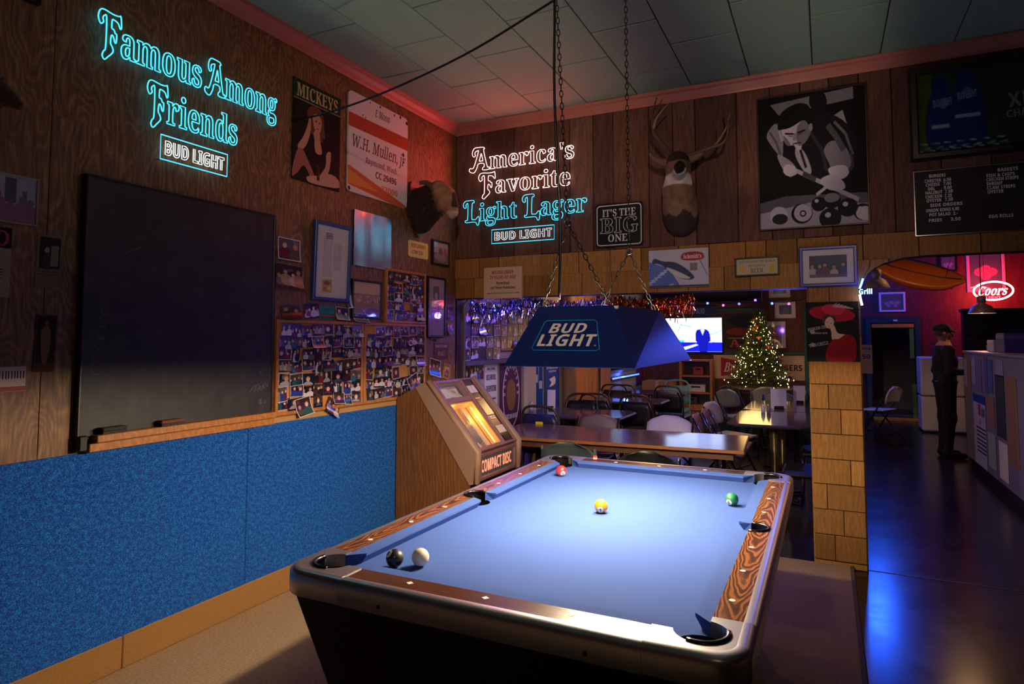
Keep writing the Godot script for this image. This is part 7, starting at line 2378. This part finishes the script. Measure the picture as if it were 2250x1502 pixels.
func string_lights() -> void:
	# tinsel over the opening, hung from the back of the header
	var r := RandomNumberGenerator.new()
	r.seed = 51
	for k in 2:
		var s := st0()
		for i in 900:
			var x := lerpf(-2.86, -1.58, r.randf()) if k == 0 else lerpf(-1.55, -0.9, r.randf())
			var y := 1.86 - absf(r.randfn(0.0, 0.07)) - 0.02 * (1.0 + sin(x * 9.0))
			var p := Vector3(x, y, BZ - 0.17 - r.randf() * 0.05)
			var n := Vector3(r.randf_range(-0.6, 0.6), -1, r.randf_range(-0.5, 0.5)).normalized() * r.randf_range(0.03, 0.075)
			var u := n.cross(Vector3(r.randf_range(-1, 1), 0.2, r.randf_range(-1, 1))).normalized() * 0.0035
			face(s, [p - u, p + u, p + n + u, p + n - u], Vector3.BACK)
		var o := solo("tinsel_garland", ["silver and blue tinsel hanging from the header of the opening", "gold and red tinsel hanging from the header behind the lamp"][k], "tinsel", s, mat("tinsel%d" % k, [c8(170, 180, 240), c8(226, 150, 70)][k], 0.15, 1.0))
		o.set_meta("kind", "stuff")
	var t := thing("string_lights", "dark cord of small coloured bulbs along the header of the opening", "string lights")
	var pts := []
	for i in 25:
		var x := lerpf(-2.84, -0.12, i / 24.0)
		pts.append(Vector3(x, 1.80 - 0.035 * absf(sin(i * 0.9)), BZ - 0.20))
	pts[0].y = 1.84
	part(t, "cord", pipe(smooth_path(pts, 3), 0.004, 5), mats.black_plastic)
	part(t, "cord_hook", pipe([Vector3(-2.84, 1.86, BZ - 0.16), Vector3(-2.84, 1.84, BZ - 0.20)], 0.004, 5), mats.black_iron)
	var cols := [c8(70, 90, 255), c8(150, 70, 255), c8(60, 120, 255), c8(255, 70, 170)]
	for i in 24:
		var m := glow("string_bulb%d" % (i % 4), cols[i % 4], 4.0)
		part(t, "bulb", ball(0.009, 8, 6), m, Transform3D(Basis(), pts[i] + Vector3(0, -0.014, 0)))
	for i in 4:
		omni("string_light", Vector3(-2.5 + i * 0.75, 1.72, BZ - 0.28), [c8(120, 90, 255), c8(90, 100, 255), c8(130, 80, 255), c8(90, 90, 255)][i], STRING_ENERGY, 0.03)

const STRING_ENERGY := 0.22
# ---------------------------------------------------------------- hall and bar, right
func make_hall() -> void:
	# doorway far behind
	var t := thing("doorway", "dark doorway with a green and yellow frame at the end of the hall", "doorway", at(1.12, 0, -13.997))
	part(t, "casing", frame_mesh(0.92, 1.90, 0.11, 0.05), mat("casing_green", c8(24, 62, 52), 0.5), at(0, 0.95, 0))
	part(t, "door_leaf", bm(0.04, 1.77, 0.70, 0.004), mat("door_brown", c8(92, 70, 52), 0.5), at(-0.37, 0.89, -0.55))
	part(t, "head_stop", bm(0.68, 0.07, 0.04, 0.004), mat("yellow_paint", c8(200, 150, 20), 0.5), at(0, 1.745, 0.03))
	part(t, "jamb_strip", bm(0.07, 0.55, 0.05, 0.004), mat("lime_paint", c8(80, 150, 30), 0.5), at(0.30, 1.42, 0.03))
	part(t, "jamb_strip", bm(0.07, 0.62, 0.05, 0.004), mats.lime_paint, at(0.315, 0.36, 0.03))
	part(t, "threshold", bm(0.72, 0.05, 0.14, 0.004), mats.yellow_paint, at(0, 0.025, 0.075))
	part(t, "room_number", bm(0.07, 0.03, 0.004, 0.001), mats.white_paint, at(0.05, 1.845, 0.051))
	# posters on the pillar's hall side and pictures on the red wall
	t = thing("price_poster", "yellow price poster beyond the pillar", "poster", at(0.42, 1.05, -13.98))
	t.position = Vector3(0.64, 1.12, -13.944)
	part(t, "sheet_of_paper", sheet(0.27, 0.54, 0.006), mat("poster_yellow", c8(190, 140, 40), 0.6))
	part(t, "lettering", words("350", 0.20, 0.085), mats.dark_print, at(0, 0.05, 0.006))
	part(t, "lettering", words("WEEKLY SPECIAL", 0.23, 0.05), mats.dark_print, at(0, 0.2, 0.006))
	for f in [["white framed picture of flowers on the red hall wall", 1.13, 2.19, 0.43, 0.37, c8(60, 56, 34), c8(170, 120, 130), true], ["dark framed picture high on the red wall", 2.03, 2.87, 0.28, 0.30, c8(50, 24, 40), c8(150, 110, 130), false]]:
		simple_tex("hall_print" + str(f[1]), 48, 40, f[5], func(im):
			for k in 6:
				ell(im, 0.25 + 0.1 * k, 0.6 + 0.12 * sin(k * 2.0), 0.10, 0.12, f[6]))
		framed("picture_frame", f[0], at(f[1], f[2], -13.997), f[3], f[4], mats.white_paint if f[7] else mats.black_frame, 0.035, 0.03, mats["hall_print" + str(f[1])])
	simple_tex("rose_print", 64, 64, c8(30, 10, 18), func(im):
		for q in [[0.3, 0.5], [0.7, 0.5], [0.5, 0.62], [0.5, 0.42]]:
			ell(im, q[0], q[1], 0.17, 0.12, c8(220, 40, 110)))
	framed("picture_frame", "pink framed picture behind the red oval neon", at(2.587, 2.69, -13.997), 0.57, 0.71, mat("pink_frame", c8(230, 150, 170), 0.5), 0.05, 0.03, mats.rose_print)
	# surfboard slung under the ceiling
	var s := st0(true)
	var n := 26
	for i in n:
		for side in [-1.0, 1.0]:
			for k in 6:
				var p := []
				for q in [[0, 0], [1, 0], [1, 1], [0, 1]]:
					var u: float = (i + q[0]) / float(n)
					var v: float = (k + q[1]) / 6.0 - 0.5
					var wd := 0.27 * pow(sin(PI * clampf(0.04 + u * 0.93, 0, 1)), 0.55) * (1.0 if u < 0.85 else 1.0 - (u - 0.85) * 2.0)
					p.append(Vector3((u * 2.2 - 1.1) * 0.52, side * 0.035 * sqrt(maxf(0.0, 1.0 - 4.0 * v * v)) * pow(sin(PI * clampf(u, 0.02, 0.98)), 0.3) + 0.10 * pow(absf(u - 0.5) * 2.0, 3.0), v * 2.0 * wd))
				face(s, p, Vector3(0, side, 0))
	t = thing("surfboard", "orange-brown surfboard hanging under the hall ceiling", "surfboard", Transform3D(Basis(Vector3(0, 0, 1), -0.30) * Basis(Vector3.RIGHT, 0.95), Vector3(1.154, 2.41, -10.6)))
	part(t, "board", s, mat("surf_orange", c8(186, 92, 34), 0.35))
	part(t, "stringer", pipe([Vector3(-0.53, 0.10, 0), Vector3(-0.3, 0.05, 0), Vector3(0, 0.037, 0), Vector3(0.3, 0.05, 0), Vector3(0.53, 0.10, 0)], 0.006, 5), mats.black_frame)
	part(t, "fin", slab(0.38, 0.48, -0.14, -0.0, -0.006, 0.006, 0.002), mats.black_plastic)
	for x in [-0.35, 0.35]:
		part(t, "hanging_wire", pipe([Vector3(x, 0.03, 0), Vector3(x * 0.9, 0.55, -0.60)], 0.003, 5), mats.black_iron)
	# red oval neon over the bar
	t = thing("oval_neon_sign", "red and white oval neon beer sign over the bar", "neon sign", at(2.57, 2.315, -13.4, -0.2), "neon signs")
	var red := glow("neon_red", c8(255, 60, 70), 6.0)
	var pale := glow("neon_pale", c8(255, 190, 190), 6.0)
	var ov := []
	for i in 32:
		ov.append(Vector3(cos(TAU * i / 32) * 0.27, sin(TAU * i / 32) * 0.155, 0.0))
	part(t, "neon_oval", pipe(ov, 0.015, 7, true), pale)
	part(t, "neon_lettering", words("Coors", 0.39, 0.15, "serif_bold", 0.02, 0.3), pale)
	part(t, "neon_lettering", words("LIGHT", 0.20, 0.047, "sans_bold", 0.02), red, at(0, -0.115, 0.01))
	for x in [-0.12, 0.12]:
		part(t, "hanging_wire", pipe([Vector3(x, 0.12, 0), Vector3(x, 0.93, 0)], 0.003, 5), mats.black_iron)
	omni("neon_red_light", Vector3(2.57, 2.32, -13.55), c8(255, 40, 40), 0.8, 0.12)
	# blue neon at the pillar
	t = thing("grill_neon_sign", "small blue and white neon bottle sign beside the pillar", "neon sign", at(0.240, 1.81, -4.80, 0.0), "neon signs")
	var nb := glow("neon_deep_blue", c8(90, 150, 255), 7.0)
	part(t, "neon_lettering", words("Grill", 0.075, 0.035, "sans_bold", 0.012), nb)
	part(t, "neon_bottle", pipe([Vector3(-0.012, 0.085, 0), Vector3(-0.022, 0.05, 0), Vector3(-0.034, 0.02, 0)], 0.006, 7), nb)
	part(t, "neon_bottle", pipe([Vector3(-0.033, -0.02, 0), Vector3(-0.030, -0.05, 0), Vector3(-0.022, -0.09, 0)], 0.007, 7), glow("neon_warm_white", c8(255, 230, 220), 6.0))
	part(t, "hanging_wire", pipe([Vector3(-0.012, 0.085, 0), Vector3(0.03, 0.17, 0.0), Vector3(0.03, 0.21, -0.04)], 0.0015, 5), mats.black_iron)
	omni("neon_blue_light", Vector3(0.26, 1.81, -4.77), c8(60, 110, 255), 0.015, 0.03)
	t = thing("blue_tube_light", "bright blue fluorescent tube high in the hall behind the header", "tube light", at(0.66, 3.02, -12.4))
	part(t, "housing", bm(0.34, 0.05, 0.07, 0.006), mats.black_iron, at(0, 0.04, 0))
	part(t, "light_tube", pipe([Vector3(-0.15, 0, 0), Vector3(0.15, 0, 0)], 0.02, 10), glow("hall_blue_tube", c8(30, 90, 255), 40.0))
	for x in [-0.12, 0.12]:
		part(t, "hanging_wire", pipe([Vector3(x, 0.06, 0), Vector3(x, 0.23, 0)], 0.003, 5), mats.black_iron)
	omni("tube_light", Vector3(0.66, 2.97, -12.35), c8(40, 90, 255), 3.4, 0.14)
	# pendant shades
	dome_lamp("pale dome lamp hanging by the arch", Vector3(0.575, 2.12, -9.0), 0.14, c8(196, 180, 130), 0.0)
	dome_lamp("dark dome lamp hanging over the bar", Vector3(1.845, 1.836, -10.3), 0.155, c8(90, 80, 100), 0.16)
	dome_lamp("added unseen dome lamp behind the header, warming the surfboard and bar", Vector3(1.4, 2.9, -9.3), 0.15, c8(110, 84, 60), 0.4)  # added out of view to warm the surfboard and bar top
	# folding chair in the hall
	folding_chair("plastic_folding_chair", "pale folding chair in the hall beyond the pillar", at(0.70, 0, -11.2, -2.1), mats.grey_plastic, mats.black_iron, true, "plastic folding chairs")
	# white cooler behind the man
	t = thing("cooler", "white chest cooler standing behind the man", "cooler", at(1.66, 0, -12.6))
	part(t, "body", bm(0.6, 0.55, 0.5, 0.02), mat("cooler_white", c8(200, 190, 186), 0.5), at(0, 0.30, 0))
	part(t, "upper_panel", bm(0.6, 0.62, 0.5, 0.02), mats.cooler_white, at(0, 0.90, 0))
	part(t, "base", bm(0.56, 0.03, 0.46, 0.004), mats.black_iron, at(0, 0.015, 0))
	# bar counter plastered with bills
	t = thing("bar_counter", "high bar partition plastered with papers at the right edge", "counter", at(1.50, 0, -8.7))
	part(t, "side_board", slab(0.0, 0.05, 0.10, 1.33, -0.80, 2.5, 0.004), mat("counter_grey", c8(120, 116, 140), 0.6))
	part(t, "end_board", slab(0.05, 0.70, 0.10, 1.33, -0.80, -0.76, 0.004), mats.counter_grey)
	part(t, "counter_top", slab(-0.01, 0.75, 1.33, 1.36, -0.82, 2.52, 0.006), mat("counter_top", c8(140, 130, 160), 0.4))
	part(t, "plinth", slab(0.03, 0.68, 0.0, 0.10, -0.76, 2.5, 0.004), mats.black_frame)
	var face_left := Basis(Vector3(0, 0, 1), Vector3(0, 1, 0), Vector3(-1, 0, 0))
	simple_tex("notice_print", 96, 192, c8(176, 178, 200), func(im):
		rect(im, 0, 0, 1, 0.12, c8(20, 60, 150))
		rect(im, 0.42, 0.14, 0.62, 0.30, c8(170, 40, 70))
		rect(im, 0.66, 0.18, 0.95, 0.30, c8(90, 100, 150))
		rect(im, 0.5, 0.34, 0.6, 0.42, c8(190, 80, 70))
		for i in 7:
			rect(im, 0.22, 0.46 + i * 0.055, 0.98, 0.485 + i * 0.055, c8(30, 34, 70)))
	var papers := [["large white notice with dark lines on the bar side", 0.0, 0.50, 0.62, 0.78, mats.notice_print], ["brown strip notice on the bar side", -0.48, 1.08, 0.14, 0.36, mat("kraft", c8(150, 110, 70), 0.8)], ["pale notice at the bar's top edge", -0.68, 1.10, 0.20, 0.32, mat("lilac_paper", c8(150, 146, 190), 0.7)], ["lilac sheet at the middle of the bar side", -0.22, 1.14, 0.20, 0.30, mats.lilac_paper], ["grey sheet near the middle of the bar side", 0.08, 1.10, 0.22, 0.36, mat("grey_paper", c8(110, 100, 140), 0.7)], ["violet sheet right of the middle of the bar side", 0.40, 1.12, 0.16, 0.38, mat("violet_paper", c8(96, 70, 150), 0.7)], ["blue sheet near the right end of the bar side", 0.62, 1.12, 0.16, 0.34, mat("blue_paper", c8(50, 90, 150), 0.7)], ["photo poster with tan streaks on the bar side", 0.55, 0.76, 0.34, 0.30, mat("tan_poster", c8(150, 110, 84), 0.6)], ["green printed sheet low on the bar side", 0.55, 0.36, 0.34, 0.36, mat("green_sheet", c8(150, 180, 160), 0.7)], ["dark photo poster toward the near end of the bar side", 0.98, 0.85, 0.36, 0.6, mats.dark_print], ["pale bill above the dark photo poster on the bar side", 1.0, 1.22, 0.3, 0.16, mats.lilac_paper], ["white sheet low at the near end of the bar side", 1.02, 0.33, 0.34, 0.36, mats.paper], ["brown sheet at the picture's right edge on the bar side", 1.42, 0.75, 0.36, 0.8, mats.kraft]]
	for p in papers:
		solo("paper_notice", p[0], "notice", sheet(p[3], p[4], 0.002), p[5], Transform3D(face_left, Vector3(1.498, p[2], -8.7 + p[1])), "papers on the bar side")
	for b in [["green and white carton on the bar top", 0.30, -0.45, 0.24, 0.07, 0.16, c8(60, 150, 70)], ["stack of white boxes on the bar top", 0.25, -0.05, 0.24, 0.13, 0.3, c8(206, 196, 170)], ["grey machine on the bar top", 0.30, 0.40, 0.34, 0.20, 0.34, c8(110, 106, 140)], ["small white box standing on the boxes", 0.26, -0.05, 0.10, 0.05, 0.10, c8(226, 220, 190)]]:
		var y := 1.36 if not b[0].begins_with("small") else 1.494
		t = thing("counter_box", b[0], "box", at(1.50 + b[1], y, -8.7 + b[2]), "things on the bar top")
		part(t, "box", bm(b[3], b[4], b[5], 0.006), mat("cb" + str(b[6]), b[6], 0.6), at(0, b[4] / 2, 0))
		part(t, "lid_edge", bm(b[3] + 0.004, b[4] * 0.2, b[5] + 0.004, 0.002), mat("cbl" + str(b[6]), b[6].lightened(0.25), 0.6), at(0, b[4] * 0.8, 0))
	# dark back bar
	t = thing("back_bar", "dark back bar shelving deep in the hall", "bar", at(3.0, 0, -12.9))
	part(t, "cabinet", bm(1.9, 1.0, 0.5, 0.01), mats.dark_cabinet, at(0, 0.5, 0))
	part(t, "upper_case", bm(1.9, 0.95, 0.2, 0.01), mats.dark_cabinet, at(0, 1.475, -0.1))
	for y in [1.25, 1.6]:
		part(t, "shelf_board", bm(1.86, 0.02, 0.16, 0.002), mats.black_frame, at(0, y, 0.06))
	part(t, "cap", bm(1.95, 0.05, 0.3, 0.004), mats.black_frame, at(0, 1.97, -0.05))

# ---------------------------------------------------------------- the man at the bar
func make_people() -> void:
	var t := thing("person", "person in dark clothes and a flat cap standing at the bar", "person", at(1.36, 0, -9.95, PI / 2 + 0.15))
	# looks towards +z of his own; about 1.70 m
	var b := [
		[Vector3(0, 0.96, 0), Vector3(0, 1.22, 0.01), 0.145, 0.155, Vector3(1.1, 1, 0.85)], [Vector3(0, 1.22, 0.01), Vector3(0, 1.36, 0.0), 0.155, 0.12, Vector3(1.15, 1, 0.8)],
		[Vector3(-0.15, 1.36, 0), Vector3(0.15, 1.36, 0), 0.075, 0.075], [Vector3(0, 1.38, 0), Vector3(0, 1.47, 0.02), 0.058, 0.052]]
	for sx in [-1.0, 1.0]:
		b.append([Vector3(sx * 0.09, 0.93, 0), Vector3(sx * 0.10, 0.50, 0.01), 0.10, 0.07])
		b.append([Vector3(sx * 0.10, 0.50, 0.01), Vector3(sx * 0.10, 0.08, -0.02), 0.07, 0.048])
		b.append([Vector3(sx * 0.10, 0.045, -0.04), Vector3(sx * 0.115, 0.035, 0.15), 0.045, 0.035])
		b.append([Vector3(sx * 0.20, 1.35, 0), Vector3(sx * 0.25, 1.09, -0.02), 0.062, 0.050])
		b.append([Vector3(sx * 0.25, 1.09, -0.02), Vector3(sx * 0.17, 1.08, 0.24), 0.048, 0.034])
	var body := flesh(b, 0.014, 0.05, func(p: Vector3):
		if p.y > 1.42:
			return lin(176, 124, 100)
		if p.y < 0.07:
			return lin(14, 12, 12)
		return lin(18, 17, 24) if p.y < 0.92 else lin(28, 28, 44))
	var m := fur("person_skin_cloth")
	part(t, "body", body, m)
	var head := flesh([[Vector3(0, 1.575, -0.005), Vector3(0, 1.60, -0.015), 0.083, 0.085, Vector3(0.9, 1.05, 1.0)], [Vector3(0, 1.52, 0.03), Vector3(0, 1.545, 0.03), 0.052, 0.06], [Vector3(0, 1.565, 0.085), Vector3(0, 1.54, 0.105), 0.012, 0.016], [Vector3(-0.085, 1.565, -0.01), Vector3(-0.087, 1.54, -0.01), 0.018, 0.012], [Vector3(0.085, 1.565, -0.01), Vector3(0.087, 1.54, -0.01), 0.018, 0.012], [Vector3(0, 1.47, 0.0), Vector3(0, 1.53, 0.0), 0.05, 0.055]], 0.006, 0.02, func(p: Vector3):
		if p.y > 1.555 and p.y < 1.575 and p.z > 0.06 and absf(absf(p.x) - 0.03) < 0.014:
			return lin(40, 30, 28)
		if absf(p.y - 1.512) < 0.006 and p.z > 0.05:
			return lin(120, 66, 60)
		if p.z < -0.02 and p.y > 1.53:
			return lin(90, 84, 82)
		return lin(176, 124, 100))
	part(t, "head", head, m)
	var cap := st0(true)
	lathe(cap, [Vector2(0.094, 1.605), Vector2(0.098, 1.625), Vector2(0.085, 1.672), Vector2(0.04, 1.695), Vector2(0.001, 1.70)], 18, Transform3D(Basis.from_scale(Vector3(0.95, 1, 1.05)), Vector3(0, 0, -0.008)))
	part(t, "cap", cap, mat("cap_black", c8(18, 17, 20), 0.9))
	part(t, "cap_peak", curved_panel([0.075, 0.072, 0.06, 0.035], 0.065, 0.012, 0.006), mats.cap_black, Transform3D(Basis(Vector3.RIGHT, 1.75), Vector3(0, 1.612, 0.082)))
	for sx in [-1.0, 1.0]:
		var w := Vector3(sx * 0.17, 1.08, 0.24)
		var hb := [[w, w + Vector3(-sx * 0.015, -0.005, 0.075), 0.026, 0.034, Vector3(1, 0.75, 1)]]
		for f in 4:
			var root := w + Vector3(-sx * 0.015 + (f - 1.5) * 0.018, -0.002, 0.085)
			var L: float = [0.036, 0.042, 0.039, 0.031][f]
			hb.append([root, root + Vector3(0, -0.008, L), 0.0095, 0.009])
			hb.append([root + Vector3(0, -0.008, L), root + Vector3(0, -0.034, L + 0.018), 0.009, 0.008])
		hb.append([w + Vector3(-sx * 0.03, 0.0, 0.045), w + Vector3(-sx * 0.055, -0.006, 0.085), 0.012, 0.010])
		hb.append([w + Vector3(-sx * 0.055, -0.006, 0.085), w + Vector3(-sx * 0.052, -0.02, 0.112), 0.010, 0.009])
		part(t, "hand", flesh(hb, 0.004, 0.006, func(_p: Vector3): return lin(176, 124, 100)), m)
	part(t, "belt", pipe([Vector3(-0.165, 0.955, 0), Vector3(-0.12, 0.955, 0.10), Vector3(0, 0.955, 0.135), Vector3(0.12, 0.955, 0.10), Vector3(0.165, 0.955, 0), Vector3(0.12, 0.955, -0.10), Vector3(0, 0.955, -0.135), Vector3(-0.12, 0.955, -0.10)], 0.014, 6, true), mats.black_plastic)
